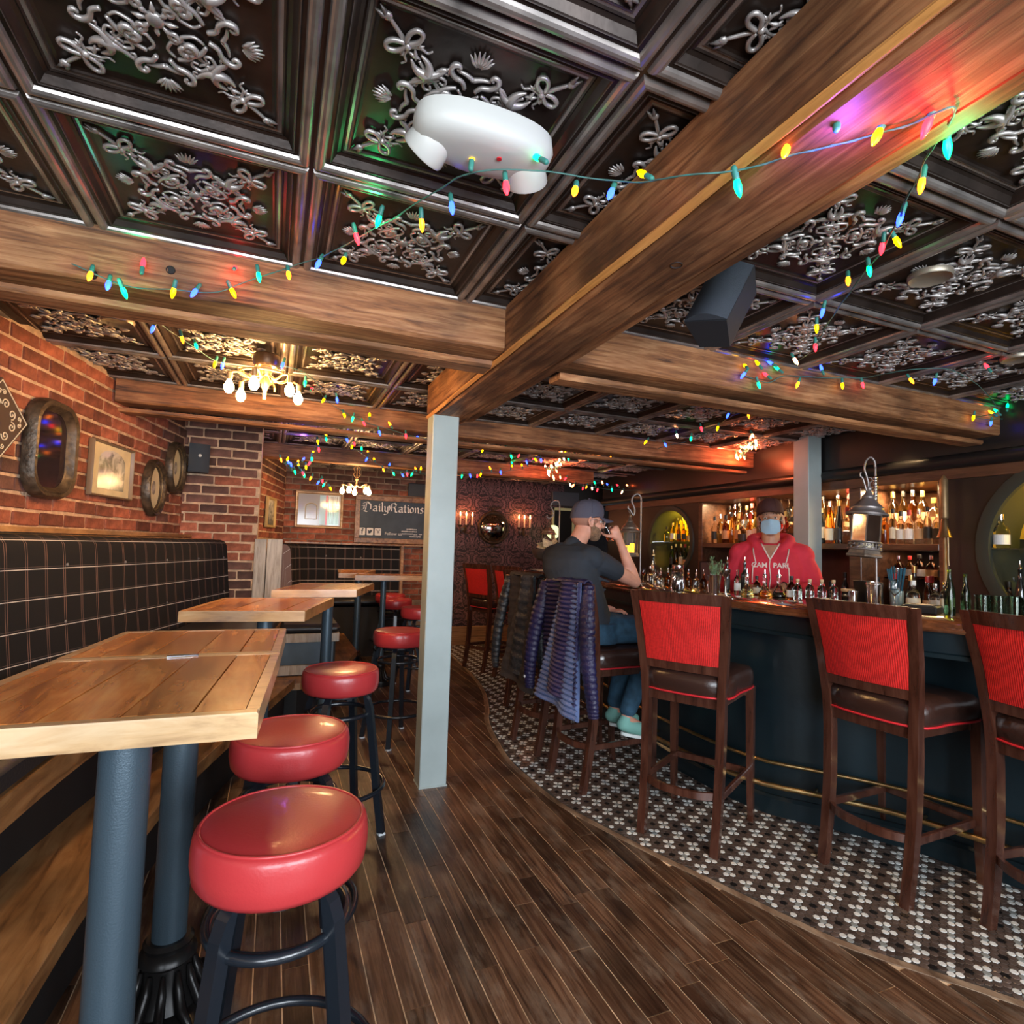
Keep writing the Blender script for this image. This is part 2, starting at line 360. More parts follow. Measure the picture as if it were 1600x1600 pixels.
for d, X, Y, k_ in hexs:
    if cnt < 300: link('mosaic_tile', hm[k_], floor, loc=(X, Y, 0)); cnt += 1
    else:
        p6 = hexpoly(.0133 if k_ in 'wg' else .0148); z = .0012; m_ = restm[k_]
        m_.add([(X + x, Y + y, -.003) for x, y in p6] + [(X + x * .93, Y + y * .93, z) for x, y in p6], [(6, 7, 8, 9, 10, 11)] + [(i, (i + 1) % 6, 6 + (i + 1) % 6, 6 + i) for i in range(6)])
for k_, nm in (('w', 'white_mosaic_tiles'), ('b', 'brown_mosaic_tiles'), ('k', 'black_mosaic_tiles'), ('g', 'grey_mosaic_tiles')): tag(restm[k_].build(nm, M['tile_' + k_], floor), kind='stuff')

# ---- brick walls ----
def brick_mesh(w, h, t, seed, mt):
    r = random.Random(seed); m_ = MB(); m_.box((-w / 2, -t, -h / 2), (w / 2, .01, h / 2), bev=.004)
    m_.v = [(x + r.uniform(-.002, .002), y + r.uniform(-.002, .002), z + r.uniform(-.0025, .0025)) for x, y, z in m_.v]
    return m_.mesh('brick', mt)
BM = {}
for dk in (0, 1):
    mt = M['brick_dark'] if dk else M['brick']
    BM[dk] = [brick_mesh(.198, .062, .008, s, mt) for s in range(6)], [brick_mesh(.095, .062, .008, s + 9, mt) for s in range(3)], [brick_mesh(.145, .062, .008, s + 19, mt) for s in range(3)]
def brick_face(wall, o, u, z0, z1, length, dark=lambda s, z: False, H_=.0785, lim=300, seed=1):
    """courses on the plane through o (x,y) along unit vector u (outer face is to the right of u when looking down)"""
    r = random.Random(seed); rz = math.atan2(u[1], u[0]); items = []
    nz = int((z1 - z0) / H_ + .5)
    for c in range(nz):
        z = z0 + (c + .5) * H_; s = (-.105 if c % 2 else 0) - r.random() * .02
        while s < length - .02:
            a, b = max(s, .004), min(s + .198, length - .004); wd = b - a
            if wd > .05:
                mid = (a + b) / 2; items.append((mid, z, wd))
            s += .210
    far = MB()
    for i, (mid, z, wd) in enumerate(items):
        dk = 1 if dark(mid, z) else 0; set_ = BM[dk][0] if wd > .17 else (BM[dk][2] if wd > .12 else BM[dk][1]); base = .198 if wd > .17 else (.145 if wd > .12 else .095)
        me = r.choice(set_); x, y = o[0] + u[0] * mid, o[1] + u[1] * mid; off = r.uniform(-.003, .003)
        if i < lim:
            link('brick', me, wall, loc=(x - u[1] * 0 + u[1] * off, y - u[0] * off, z + r.uniform(-.002, .002)), rot=(0, r.uniform(-.008, .008), rz), scale=(wd / base, 1, 1))
        else:
            T = Matrix.Translation((x, y, z)) @ Matrix.Rotation(rz, 4, 'Z'); far.box((-wd / 2, -.008, -.031), (wd / 2, .01, .031), T=T)
    if far.v: tag(far.build('bricks', M['brick'], wall), kind='stuff')
dl = math.hypot(.215, 1); uL = (.215 / dl, 1 / dl)
# left wall: solid behind, mortar face in front
mb = MB(); a, b = Vector((wall_x(Y0), Y0, 0)), Vector((wall_x(5.45), 5.45, 0)); nn = Vector((-uL[1], uL[0], 0)) * .2
mb.prism([(a.x, a.y), (b.x, b.y), (b.x + nn.x, b.y + nn.y), (a.x + nn.x, a.y + nn.y)], 0, 2.6)
wl = tag(mb.build('wall_left', M['mortar']), kind='structure')
Ys = 2.35; Lw = (5.37 - Ys) * dl
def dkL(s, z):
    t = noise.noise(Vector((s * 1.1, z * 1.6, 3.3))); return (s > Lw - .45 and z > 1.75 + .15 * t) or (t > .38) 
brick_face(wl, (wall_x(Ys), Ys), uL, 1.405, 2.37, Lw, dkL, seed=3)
# pier
PY = 5.35
mb = MB(); mb.box((-.80, PY, 0), (-.135, PY + .28, 2.5)); wp = tag(mb.build('wall_pier', M['mortar']), kind='structure')
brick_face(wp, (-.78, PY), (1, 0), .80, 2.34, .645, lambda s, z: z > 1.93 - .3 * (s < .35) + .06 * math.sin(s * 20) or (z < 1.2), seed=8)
# back room: left wall, back wall
def wall_x2(Y): return .10 - .215 * (7.8 - Y)
mb = MB(); a, b = (wall_x2(5.6), 5.6), (wall_x2(7.95), 7.95); mb.prism([a, b, (b[0] - .2, b[1] + .04), (a[0] - .2, a[1] + .04)], 0, 2.5)
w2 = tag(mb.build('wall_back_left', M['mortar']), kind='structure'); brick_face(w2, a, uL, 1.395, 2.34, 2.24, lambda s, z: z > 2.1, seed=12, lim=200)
mb = MB(); mb.box((-.1, YB, 0), (2.12, YB + .15, 2.5)); wb = tag(mb.build('wall_back', M['mortar_dark']), kind='structure')
BM_ = BM
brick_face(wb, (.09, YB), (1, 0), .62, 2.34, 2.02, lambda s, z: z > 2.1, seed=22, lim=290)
# damask wall with its baseboard
def damask():
    m, nt, p = _nt('damask_wallpaper'); L = nt.links
    tc = nt.nodes.new('ShaderNodeTexCoord'); sx = nt.nodes.new('ShaderNodeSeparateXYZ'); L.new(tc.outputs['Object'], sx.inputs[0])
    def mth(op, a, b=None, c=None):
        n = nt.nodes.new('ShaderNodeMath'); n.operation = op
        for i, v in enumerate((a, b, c)):
            if v is None: continue
            if isinstance(v, (int, float)): n.inputs[i].default_value = v
            else: L.new(v, n.inputs[i])
        return n.outputs[0]
    px = mth('PINGPONG', sx.outputs[0], .26); pz = mth('PINGPONG', sx.outputs[2], .40)
    cb = nt.nodes.new('ShaderNodeCombineXYZ'); L.new(px, cb.inputs[0]); L.new(pz, cb.inputs[2])
    n = nt.nodes.new('ShaderNodeTexNoise'); n.inputs['Scale'].default_value = 7.5; n.inputs['Detail'].default_value = 1.2; n.inputs['Distortion'].default_value = 3.2; L.new(cb.outputs[0], n.inputs['Vector'])
    r = _ramp(nt, [(.455, (.020, .010, .012)), (.475, (.19, .095, .10)), (.53, (.19, .095, .10)), (.55, (.020, .010, .012)), (.60, (.020, .010, .012)), (.62, (.14, .07, .076))])
    L.new(n.outputs['Fac'], r.inputs['Fac']); L.new(r.outputs[0], p.inputs['Base Color']); p.inputs['Roughness'].default_value = .45
    return m
M['damask'] = damask()
mb = MB(); mb.box((2.12, YB - .05, 0), (4.05, YB + .15, 2.5)); wd = tag(mb.build('wall_damask', M['damask']), kind='structure')
M['base_wood'] = wood('baseboard_wood', (.10, .05, .02), (.26, .13, .055), (.42, .24, .11), rough=.5)
mb = MB(); mb.box((2.12, YB - .075, 0), (4.0, YB - .051, .26), bev=.004); tag(mb.build('baseboard_back', M['base_wood']), kind='structure')
# passage beyond the bar end: dark recess, door frame
mb = MB(); mb.box((4.05, YB - .05, 0), (4.2, YB + 1.6, 2.5)); mb.box((5.3, YB - .05, 0), (5.45, YB + 1.6, 2.5)); mb.box((4.05, YB + 1.6, 0), (5.45, YB + 1.7, 2.5)); mb.box((4.2, YB - .05, 2.05), (5.3, YB + .1, 2.5))
tag(mb.build('wall_passage', M['plaster_dark']), kind='structure')
# right wall behind the back bar, front wall with three street windows
mb = MB(); mb.box((4.95, Y0 - .15, 0), (5.1, YB + .15, 2.5)); tag(mb.build('wall_right', M['plaster_dark']), kind='structure')
mb = MB(); wins = [(-1.5, .0), (.25, 1.75), (2.05, 2.85)]
xs = [-2.5] + [v for w_ in wins for v in w_] + [5.1]
for i in range(0, len(xs), 2): mb.box((xs[i], Y0 - .15, 0), (xs[i + 1], Y0, 2.5))
for a, b in wins: mb.box((a, Y0 - .15, 0), (b, Y0, .62)); mb.box((a, Y0 - .15, 2.25), (b, Y0, 2.5))
tag(mb.build('wall_front', M['mortar_dark']), kind='structure')
M['winframe'] = mat('window_frame_paint', (.04, .045, .045), .4); M['pane'] = mat('window_glass', (1, 1, 1), .0, trans=1, ior=1.05, spec=.2)
for i, (a, b) in enumerate(wins):
    w_ = tag(thing('window_%d' % (i + 1), None, None), kind='structure')
    m_ = MB(); F_ = .05
    for q in (((a, Y0 - .1, .62), (b, Y0 - .04, .62 + F_)), ((a, Y0 - .1, 2.2), (b, Y0 - .04, 2.25)), ((a, Y0 - .1, .62), (a + F_, Y0 - .04, 2.25)), ((b - F_, Y0 - .1, .62), (b, Y0 - .04, 2.25)), (((a + b) / 2 - .02, Y0 - .1, .62), ((a + b) / 2 + .02, Y0 - .04, 2.25))): m_.box(*q, bev=.004)
    m_.build('window_frame', M['winframe'], w_)
# ---- ceiling ----
mb = MB(); mb.box((-3.0, Y0 - .15, ZC + .05), (5.1, 9.6, 2.55)); ceiling = tag(mb.build('ceiling', M['blackmatte']), kind='structure')
TS = .61
prof = [(0, .014), (.005, .014), (.008, .006), (.013, .0015), (.019, 0), (.025, .0015), (.030, .006), (.033, .013), (.041, .014), (.044, .011), (.048, .014), (.052, .020), (.058, .029), (.066, .033), (.070, .031), (.074, .034), (.080, .035), (.083, .0325), (.087, .0325), (.09, .036), (.096, .038)]
def tile_mesh():
    m_ = MB(); h = TS / 2; rings = []
    for d, z in prof:
        q = h - d; rings.append([(-q, -q, z), (q, -q, z), (q, q, z), (-q, q, z)])
    n = 4; vs = [p for r_ in rings for p in r_]; fs = []; mi = []
    for j in range(len(rings) - 1):
        for i in range(4): m_.add([], [], 0)
    for j in range(len(rings) - 1):
        fs_ = [(j * n + i, (j + 1) * n + i, (j + 1) * n + (i + 1) % n, j * n + (i + 1) % n) for i in range(n)]
        fs += fs_; mi += [1 if 1 <= j <= 6 or j in (15, 16) else 0] * 4
    k_ = (len(rings) - 1) * n; fs.append((k_, k_ + 3, k_ + 2, k_ + 1)); mi.append(0)
    m_.v = vs; m_.f = fs; m_.mi = mi
    me = m_.mesh('ceiling_tile', [M['tin'], M['tin_bead']]); return me
def spiral(cx, cy, r0, r1, a0, turns, n=14):
    return [(cx + lerp(r0, r1, t / n) * math.cos(a0 + turns * 2 * PI * t / n), cy + lerp(r0, r1, t / n) * math.sin(a0 + turns * 2 * PI * t / n)) for t in range(n + 1)]
def ornament_mesh():
    m_ = MB(); Z = .036
    def st(pts, r, lift=0, fl=1.0, n=5):
        k_ = len(pts); rr = []
        for i in range(k_):
            t = i / (k_ - 1)
            if isinstance(r, tuple): 
                if len(r) == 3: v = lerp(r[0], r[1], t * 2) if t < .5 else lerp(r[1], r[2], t * 2 - 1)
                else: v = lerp(r[0], r[1], t)
            else: v = r
            rr.append(v)
        P3 = [(p[0], p[1], Z - lift - rr[i] * .35) for i, p in enumerate(pts)]
        m_.tube(P3, rr, n, up=(0, 0, 1))
    def leaf(x, y, a, L_, w_, lift=.004):
        c, s_ = math.cos(a), math.sin(a); st([(x + c * L_ * t, y + s_ * L_ * t) for t in (0, .25, .5, .75, 1)], (w_ * .4, w_, w_ * .2), lift)
    def sym(fn):
        for q in range(4):
            for mir in (1, -1):
                c, s_ = math.cos(q * PI / 2), math.sin(q * PI / 2)
                def tf(pts): return [((x * mir) * c - y * s_, (x * mir) * s_ + y * c) for x, y in pts]
                fn(tf)
    def sp(pts, n=4): return [(p.x, p.y) for p in spline([(x, y, 0) for x, y in pts], n)]
    def one(tf):
        # crescent from shield horn to bow foot
        st(tf(sp([(.055, .128), (.075, .104), (.10, .094), (.122, .100), (.135, .118)])), (.002, .0115, .002), .004)
        # shield side: S curve with curled horns
        st(tf(sp([(.012, .092), (.022, .108), (.040, .114), (.052, .128), (.050, .142), (.040, .146), (.035, .139), (.041, .134)])), (.005, .0065, .0038), .005)
        st(tf(sp([(.0, .118), (.018, .126), (.036, .128)])), (.006, .003), .002)
        # ribbon bow on the diagonal: loops
        st(tf(sp([(.150, .150), (.165, .130), (.184, .126), (.190, .138), (.178, .150), (.156, .153)])), .0054, .005)
        st(tf(sp([(.145, .145), (.150, .122), (.144, .108), (.152, .098)])), (.004, .002), .003)
        # bud at the corner
        for da in (-.45, 0.0): leaf(tf([(.190, .190)])[0][0], tf([(.190, .190)])[0][1], math.atan2(tf([(1, 1)])[0][1], tf([(1, 1)])[0][0]) + da, .034, .006)
        # C scrolls in the middle ring
        st(tf(sp([(.028, .086), (.050, .074), (.064, .052)], 4) + spiral(.054, .046, .012, .002, .5, -1.4, 12)[::1]), (.004, .0072, .0034), .004)
        st(tf(spiral(.026, .030, .003, .013, 0, 1.3, 12) + sp([(.020, .046), (.012, .066), (.024, .082)], 3)), (.003, .0045, .003), .004)
        st(tf(sp([(.085, .085), (.098, .070), (.092, .054), (.080, .056), (.083, .066)])), (.0045, .0035, .0025), .004)
        st(tf(sp([(.068, .088), (.080, .080), (.094, .090), (.104, .104), (.118, .118)])), (.003, .0045, .0035), .002)
        st(tf(sp([(.02, .02), (.05, .045), (.085, .085)])), (.004, .003), .0)
        st(tf(sp([(.106, .078), (.118, .068), (.120, .056), (.110, .054), (.110, .062)])), (.0045, .0035, .0025), .003)
        leaf(*tf([(.125, .118)])[0], math.atan2(*reversed(tf([(.3, 1)])[0])), .030, .005)
        # flower petals near the bow
        for a in range(3): leaf(*tf([(.130, .150)])[0], math.atan2(*reversed(tf([(math.cos(1.2 + a * .7), math.sin(1.2 + a * .7))])[0])), .016, .004)
    sym(one)
    for q in range(4):
        a = q * PI / 2 + PI / 2; bx, by = .150 * math.cos(a), .150 * math.sin(a)
        for da in (-.9, -.6, -.3, 0, .3, .6, .9): leaf(bx + .006 * math.cos(a + da), by + .006 * math.sin(a + da), a + da * .8, .040 - abs(da) * .008, .0048)
        d = PI / 4 + q * PI / 2; m_.ball((.148 * math.sqrt(2) * math.cos(d), .148 * math.sqrt(2) * math.sin(d), Z - .007), .008, 7, 5)
        st([(.155 * math.sqrt(2) * math.cos(d) * t, .155 * math.sqrt(2) * math.sin(d) * t) for t in (1, 1.1, 1.2, 1.27)], (.005, .004), .003)
        m_.ball((.197 * math.sqrt(2) * math.cos(d), .197 * math.sqrt(2) * math.sin(d), Z - .006), (.010, .010, .006), 7, 5)
    m_.ball((0, 0, Z - .004), (.018, .018, .01), 10, 6)
    for a in range(8): leaf(.014 * math.cos(a * PI / 4), .014 * math.sin(a * PI / 4), a * PI / 4, .026, .006)
    return m_.mesh('ornament', M['tin_orn'], True)
tmesh = tile_mesh(); omesh = ornament_mesh()
XK = [-.570 + .61 * k for k in range(-4, 8)]
rows = [1.549 + .61 * s for s in range(-5, 1)] + [2.323, 2.933, 3.543] + [4.31, 4.92, 5.53] + [6.28, 6.89, 7.5]
for y in rows:
    for x in XK:
        cx, cy = x + TS / 2 - (.02 if y > 2.2 else 0), y + TS / 2
        lim = wall_x(cy) if y < 5.3 else wall_x2(cy)
        if cx + TS / 2 < lim + .05 or cx > 4.3: continue
        t_ = link('ceiling_tile', tmesh, ceiling, loc=(cx, cy, ZC)); link('ornament', omesh, t_)
# ---- timber beams ----
def beam(name, a, b, mt, seed=1, nseg=40, jit=.005):
    """rough sawn timber along its longest axis"""
    ax = 0 if (b[0] - a[0]) > (b[1] - a[1]) else 1; r = random.Random(seed); rings = []
    for i in range(nseg + 1):
        t = i / nseg; s = lerp(a[ax], b[ax], t); o = 1 - ax
        j = lambda k_: jit * noise.noise(Vector((s * 3.1, k_ * 7.7, seed)))
        c = .010; p = [(a[o] + j(1), a[2] + c + j(2)), (a[o] + c + j(3), a[2] + j(4)), (b[o] - c + j(5), a[2] + j(6)), (b[o] + j(7), a[2] + c + j(8)), (b[o] + j(9), b[2]), (a[o] + j(10), b[2])]
        rings.append([((s, q[0], q[1]) if ax == 0 else (q[0], s, q[1])) for q in p])
    m_ = MB(); m_.loft(rings); return fixn(m_.mesh(name, mt))
def timber(name, label, boxes):
    t = thing(name, label, 'beam', loc=((boxes[0][1][0] + boxes[0][2][0]) / 2, (boxes[0][1][1] + boxes[0][2][1]) / 2, boxes[0][1][2]))
    for i, (pn, a, b, mt) in enumerate(boxes):
        o = link(pn, beam(pn, a, b, M[mt], i + 3), t); o.location = -t.location
    return t
bigb = timber('timber_beam', 'big rough timber beam running from the front up to the pale steel post', [
    ('beam_core', (.842, Y0, 2.176), (1.075, 3.44, ZC + .03), 'beamY'), ('beam_side', (.828, Y0, 2.168), (.846, 3.42, ZC + .015), 'beamY'),
    ('fresh_edge', (.826, Y0, 2.150), (.850, 3.44, 2.165), 'beam_edge'), ('soffit_board', (.850, Y0, 2.142), (1.055, 3.44, 2.176), 'beamY'), ('side_rail', (1.060, Y0, 2.155), (1.125, 3.40, 2.225), 'beamY')])
m_ = MB(); m_.lathe([(0, 0), (.013, 0), (.016, -.003), (.016, .004)], n=14, T=TR((.96, 1.22, 2.143)) ); o_ = m_.build('bolt_hole', M['blackmatte'], bigb); o_.location = -bigb.location
def cross(lbl, y, x0, x1, z0, ledge):
    bx = [('beam_core', (x0, y, z0), (x1, y + .16, ZC + .03), 'beam')]
    if ledge: bx.append(('ledge_board', (x0, y + .085, z0 - .048), (x1 - .02, y + .20, z0 - .022), 'beam'))
    return timber('timber_beam', lbl, bx)
lb_ = cross('nearest cross beam on the left, coloured lights sagging across its face', 2.135, wall_x(2.3) + .02, .826, 2.172, True)
for x_, z_ in ((-.36, 2.25), (-.57, 2.19)):
    m_ = MB(); m_.lathe([(0, 0), (.011, 0), (.014, .003), (.014, -.004)], n=14, T=TR((x_, 2.134, z_), rx=PI / 2)); o_ = m_.build('bolt_hole', M['blackmatte'], lb_); o_.location = -lb_.location
cross('nearest cross beam on the right, running from the big beam over the bar', 2.135, 1.127, 4.2, 2.172, True)
cross('second cross beam from the brick wall, passing behind the near bulb chandelier and above the pale post', 4.155, -.95, 4.25, 2.205, True)
cross('farthest cross beam, low over the back booth and the far chandelier', 6.12, -.20, 3.6, 2.20, False)
# ---- soffit over the back bar ----
mb = MB(); mb.box((4.2, -1.2, 2.03), (4.95, 6.9, 2.45), bev=.02); mb.tube([(4.22, -1.2, 2.045), (4.22, 6.9, 2.045)], .05, 14)
tag(mb.build('trim_2', M['black'], smooth=35), kind='structure')
# ---- posts ----
def post(lbl, x0, y0, w_, d_, z1):
    t = thing('steel_post', lbl, 'post', (x0 + w_ / 2, y0 + d_ / 2, 0))
    m_ = MB(); m_.box((-w_ / 2, -d_ / 2, 0), (w_ / 2, d_ / 2, z1), bev=.004); m_.build('post_casing', M['steelpost'], t)
    m_ = MB(); m_.box((-w_ / 2 - .004, -d_ / 2 - .004, 0), (w_ / 2 + .004, d_ / 2 + .004, .008)); m_.build('base_plate', M['steelpost'], t); return t
post('pale grey square steel post in the middle of the room under the big beam', .825, 3.25, .158, .13, 2.142)
post('grey-green square post behind the bar at the masked bartender\'s side', 4.03, 3.40, .15, .15, ZC + .04)
# =================== SEATING AND TABLES ===================
def uvmesh(name, mats, rings, smooth=True, us=None, vs_=None):
    """grid surface with uv: rings[i][j]; us[i], vs_[j] in metres"""
    n = len(rings[0]); v = [tuple(p) for r in rings for p in r]; f = []; me = bpy.data.meshes.new(name)
    for j in range(len(rings) - 1):
        for i in range(n - 1): f.append((j * n + i, j * n + i + 1, (j + 1) * n + i + 1, (j + 1) * n + i))
    f.append(tuple(range(n))); f.append(tuple(range((len(rings) - 1) * n, len(rings) * n))[::-1])
    me.from_pydata(v, [], f); uv = me.uv_layers.new(name='uv')
    for p in me.polygons:
        for li in p.loop_indices:
            vi = me.loops[li].vertex_index; uv.data[li].uv = (us[vi // n], vs_[vi % n])
    me.materials.append(mats); me.polygons.foreach_set('use_smooth', [True] * len(f)); me.set_sharp_from_angle(angle=math.radians(50)); return me
def plaid():
    m, nt, p = _nt('tartan_wool'); L = nt.links
    tc = nt.nodes.new('ShaderNodeTexCoord'); sx = nt.nodes.new('ShaderNodeSeparateXYZ'); L.new(tc.outputs['UV'], sx.inputs[0])
    def mth(op, a, b=None):
        n = nt.nodes.new('ShaderNodeMath'); n.operation = op
        for i, v in enumerate((a, b)):
            if v is None: continue
            if isinstance(v, (int, float)): n.inputs[i].default_value = v
            else: L.new(v, n.inputs[i])
        return n.outputs[0]
    def line(c, per, off, wd):  # 1 on a thin line
        q = mth('PINGPONG', mth('ADD', c, off), per / 2); return mth('LESS_THAN', q, wd)
    U, V = sx.outputs[0], sx.outputs[1]
    h = line(V, .137, .035, .0017); h2 = line(V, .137, .0245, .0010)
    v1 = line(U, .118, 0, .0014); v2 = line(U, .118, .012, .0014)
    col = (.010, .010, .012)
    def over(prev, mask, c, f):
        mx = nt.nodes.new('ShaderNodeMix'); mx.data_type = 'RGBA'; L.new(mth('MULTIPLY', mask, f), mx.inputs[0])
        if isinstance(prev, tuple): mx.inputs[6].default_value = prev + (1,)
        else: L.new(prev, mx.inputs[6])
        mx.inputs[7].default_value = c + (1,); return mx.outputs[2]
    c = over(col, v1, (.20, .12, .10), .9); c = over(c, v2, (.20, .12, .10), .9); c = over(c, h2, (.16, .12, .11), .6); c = over(c, h, (.62, .58, .56), 1.0)
    L.new(c, p.inputs['Base Color']); p.inputs['Roughness'].default_value = .85; p.inputs['Sheen Weight'].default_value = 0; p.inputs['Specular IOR Level'].default_value = .25
    wv = nt.nodes.new('ShaderNodeTexNoise'); wv.inputs['Scale'].default_value = 600; L.new(tc.outputs['UV'], wv.inputs['Vector'])
    b = nt.nodes.new('ShaderNodeBump'); b.inputs['Strength'].default_value = .3; b.inputs['Distance'].default_value = .001; L.new(wv.outputs['Fac'], b.inputs['Height']); L.new(b.outputs[0], p.inputs['Normal'])
    return m
M['plaid'] = plaid()
M['seatleather'] = mat('black_vinyl', (.022, .022, .025), .35, bump=.1, bscale=90)
M['oldpine'] = wood('old_pine', (.11, .045, .015), (.36, .17, .06), (.55, .31, .13), rough=.45, grain=(8, 1, 8), stain=.5, rnd=.1, coat=.25, cr=.25)
M['greyboard'] = wood('grey_barn_board', (.22, .17, .13), (.42, .36, .30), (.60, .54, .47), rough=.7, grain=(12, 12, 1.2), stain=.3)
M['bluepanel'] = mat('blue_grey_panel', (.035, .055, .075), .4, var=.3, vscale=5)
M['button'] = mat('grey_button', (.16, .15, .15), .5)
def path(ptsYX, n=5): return [Vector((p.x, p.y, 0)) for p in spline([(x, y, 0) for y, x in ptsYX], n)]
def sweep_z(pts, prof, name, mt, parent, uv=False):
    """profile: list of (d,z), d measured to the right of the travel direction"""
    rings = []; us = [0]
    for i, p in enumerate(pts):
        t = (pts[min(i + 1, len(pts) - 1)] - pts[max(i - 1, 0)]).normalized(); nrm = Vector((t.y, -t.x, 0))
        rings.append([tuple(p + nrm * d + Vector((0, 0, z))) for d, z in prof])
        if i: us.append(us[-1] + (p - pts[i - 1]).length)
    if uv:
        vs_ = [0]
        for a, b in zip(prof, prof[1:]): vs_.append(vs_[-1] + math.hypot(a[0] - b[0], a[1] - b[1]))
        tot = vs_[-1]; me = uvmesh(name, mt, rings, us=us, vs_=vs_); return link(name, me, parent)
    m_ = MB(); m_.loft(rings); o = m_.build(name, mt, parent, smooth=35); fixn(o); return o
backp = path([(-.6, -1.72), (.8, -1.50), (1.9, -1.34), (2.5, -1.245), (3.09, -1.085), (4.0, -.775), (5.335, -.375)])
seatp = path([(-.6, -.70), (1.0, -.65), (1.9, -.60), (2.48, -.53), (3.05, -.40), (4.2, -.04), (5.335, .10)])
nosep = path([(-.6, -.56), (1.0, -.52), (1.6, -.48), (2.1, -.45), (2.5, -.39), (3.06, -.28), (4.18, .04), (4.72, .20)])
bench = thing('banquette_bench', 'long curved tartan banquette along the left brick wall with wooden foot step', 'bench', (-.9, 2.5, 0))
def P0(o): o.location = -bench.location; return o
# tartan back: flat face, rolled top
bp = [(.085, .70), (.075, .76), (.045, 1.0), (.02, 1.27), (.012, 1.325), (-.008, 1.355), (-.04, 1.368), (-.09, 1.368), (-.10, 1.36), (-.10, .70)]
P0(sweep_z(backp, bp, 'backrest', M['plaid'], bench, uv=True))
r = 0
acc = 0; last = backp[0]
for i in range(1, len(backp)):
    a, b = backp[i - 1], backp[i]; seg = (b - a).length; t = 0
    while acc + seg - t * 0 > 0 and True:
        break
L_tot = [0]
for a, b in zip(backp, backp[1:]): L_tot.append(L_tot[-1] + (b - a).length)
def at_len(pts, Ls, s):
    for i in range(1, len(Ls)):
        if s <= Ls[i]:
            t = (s - Ls[i - 1]) / (Ls[i] - Ls[i - 1]); d = (pts[i] - pts[i - 1]).normalized(); return pts[i - 1].lerp(pts[i], t), d
s = L_tot[-1] - .08
while s > 1.5:
    for k_, z in ((0, 1.225), (1, .95)):
        p, d = at_len(backp, L_tot, s - .02 * k_); nr = Vector((d.y, -d.x, 0)); off = lerp(.02, .045, (1.27 - z) / .27)
        m_ = MB(); q = Vector((0, 0, 1)).rotation_difference(nr).to_matrix().to_4x4(); m_.ball((0, 0, 0), (.009, .009, .005), 8, 5, T=q)
        P0(m_.build('button', M['button'], bench, smooth=True, loc=None)); o = bench.children[-1]; o.location = p + nr * off + Vector((0, 0, z)) - bench.location
    s -= .47
P0(sweep_z(seatp, [(-.52, .70), (-.52, .785), (-.04, .785), (-.012, .775), (-.0, .76), (0, .715), (-.02, .70)], 'seat_cushion', M['seatleather'], bench))
P0(sweep_z(seatp, [(-.03, .615), (-.03, .70), (.004, .70), (.004, .615)], 'seat_trim', M['oldpine'], bench))
P0(sweep_z(seatp, [(-.2, .0), (-.2, .64), (-.16, .64), (-.16, .0)], 'riser_panel', M['blackmatte'], bench))
P0(sweep_z(nosep, [(-.50, .285), (-.50, .318), (-.034, .318), (-.034, .285)], 'step_tread', M['oldpine'], bench))
P0(sweep_z(nosep, [(-.032, .262), (-.032, .324), (-.003, .324), (0, .320), (0, .262)], 'step_nosing', M['oldpine'], bench))
P0(sweep_z(nosep, [(-.10, 0), (-.10, .284), (-.07, .284), (-.07, 0)], 'step_riser', M['blackmatte'], bench))
# timber ledge on top of the panelling of the brick wall
lp = [Vector((wall_x(y), y, 0)) for y in (-.6, 1, 2, 3, 4, 5.34)]
o = sweep_z(lp, [(0, 1.378), (0, 1.402), (.10, 1.402), (.10, 1.378)], 'trim_3', M['oldpine'], None); tag(o, kind='structure')
mb = MB(); q = [(wall_x(y) - .01, y) for y in (-.6, 5.34)]; mb.prism([(p.x - .085, p.y) for p in backp] + [q[1], q[0]], .0, 1.372)
tag(fixn(mb.build('trim_4', M['oldpine'])), kind='structure')
# ---- tables ----
M['tabletop'] = wood('reclaimed_tabletop', (.20, .055, .012), (.66, .24, .055), (.86, .42, .13), rough=.25, grain=(9, 1.1, 9), scale=2.6, coat=.5, rnd=.22, stain=.45, bump=.12, cr=.14)
M['tableedge'] = wood('daylit_table_edge', (.34, .19, .08), (.60, .38, .18), (.74, .55, .33), rough=.3, grain=(1.2, 8, 8), scale=4, coat=.5, rnd=.12, stain=.35, bump=.1)  # edge wood paled, daylight on the nearest tables put into its colour
M['tableedge2'] = wood('orange_table_edge', (.28, .11, .03), (.58, .28, .09), (.72, .42, .18), rough=.3, grain=(1.2, 8, 8), scale=4, coat=.5, rnd=.12, stain=.35, bump=.1)
M['pole'] = mat('hammered_blue_grey', (.055, .085, .110), .36, metal=.35, bump=.12, bscale=260)
M['castiron'] = mat('black_cast_iron', (.014, .013, .013), .28, metal=.3)
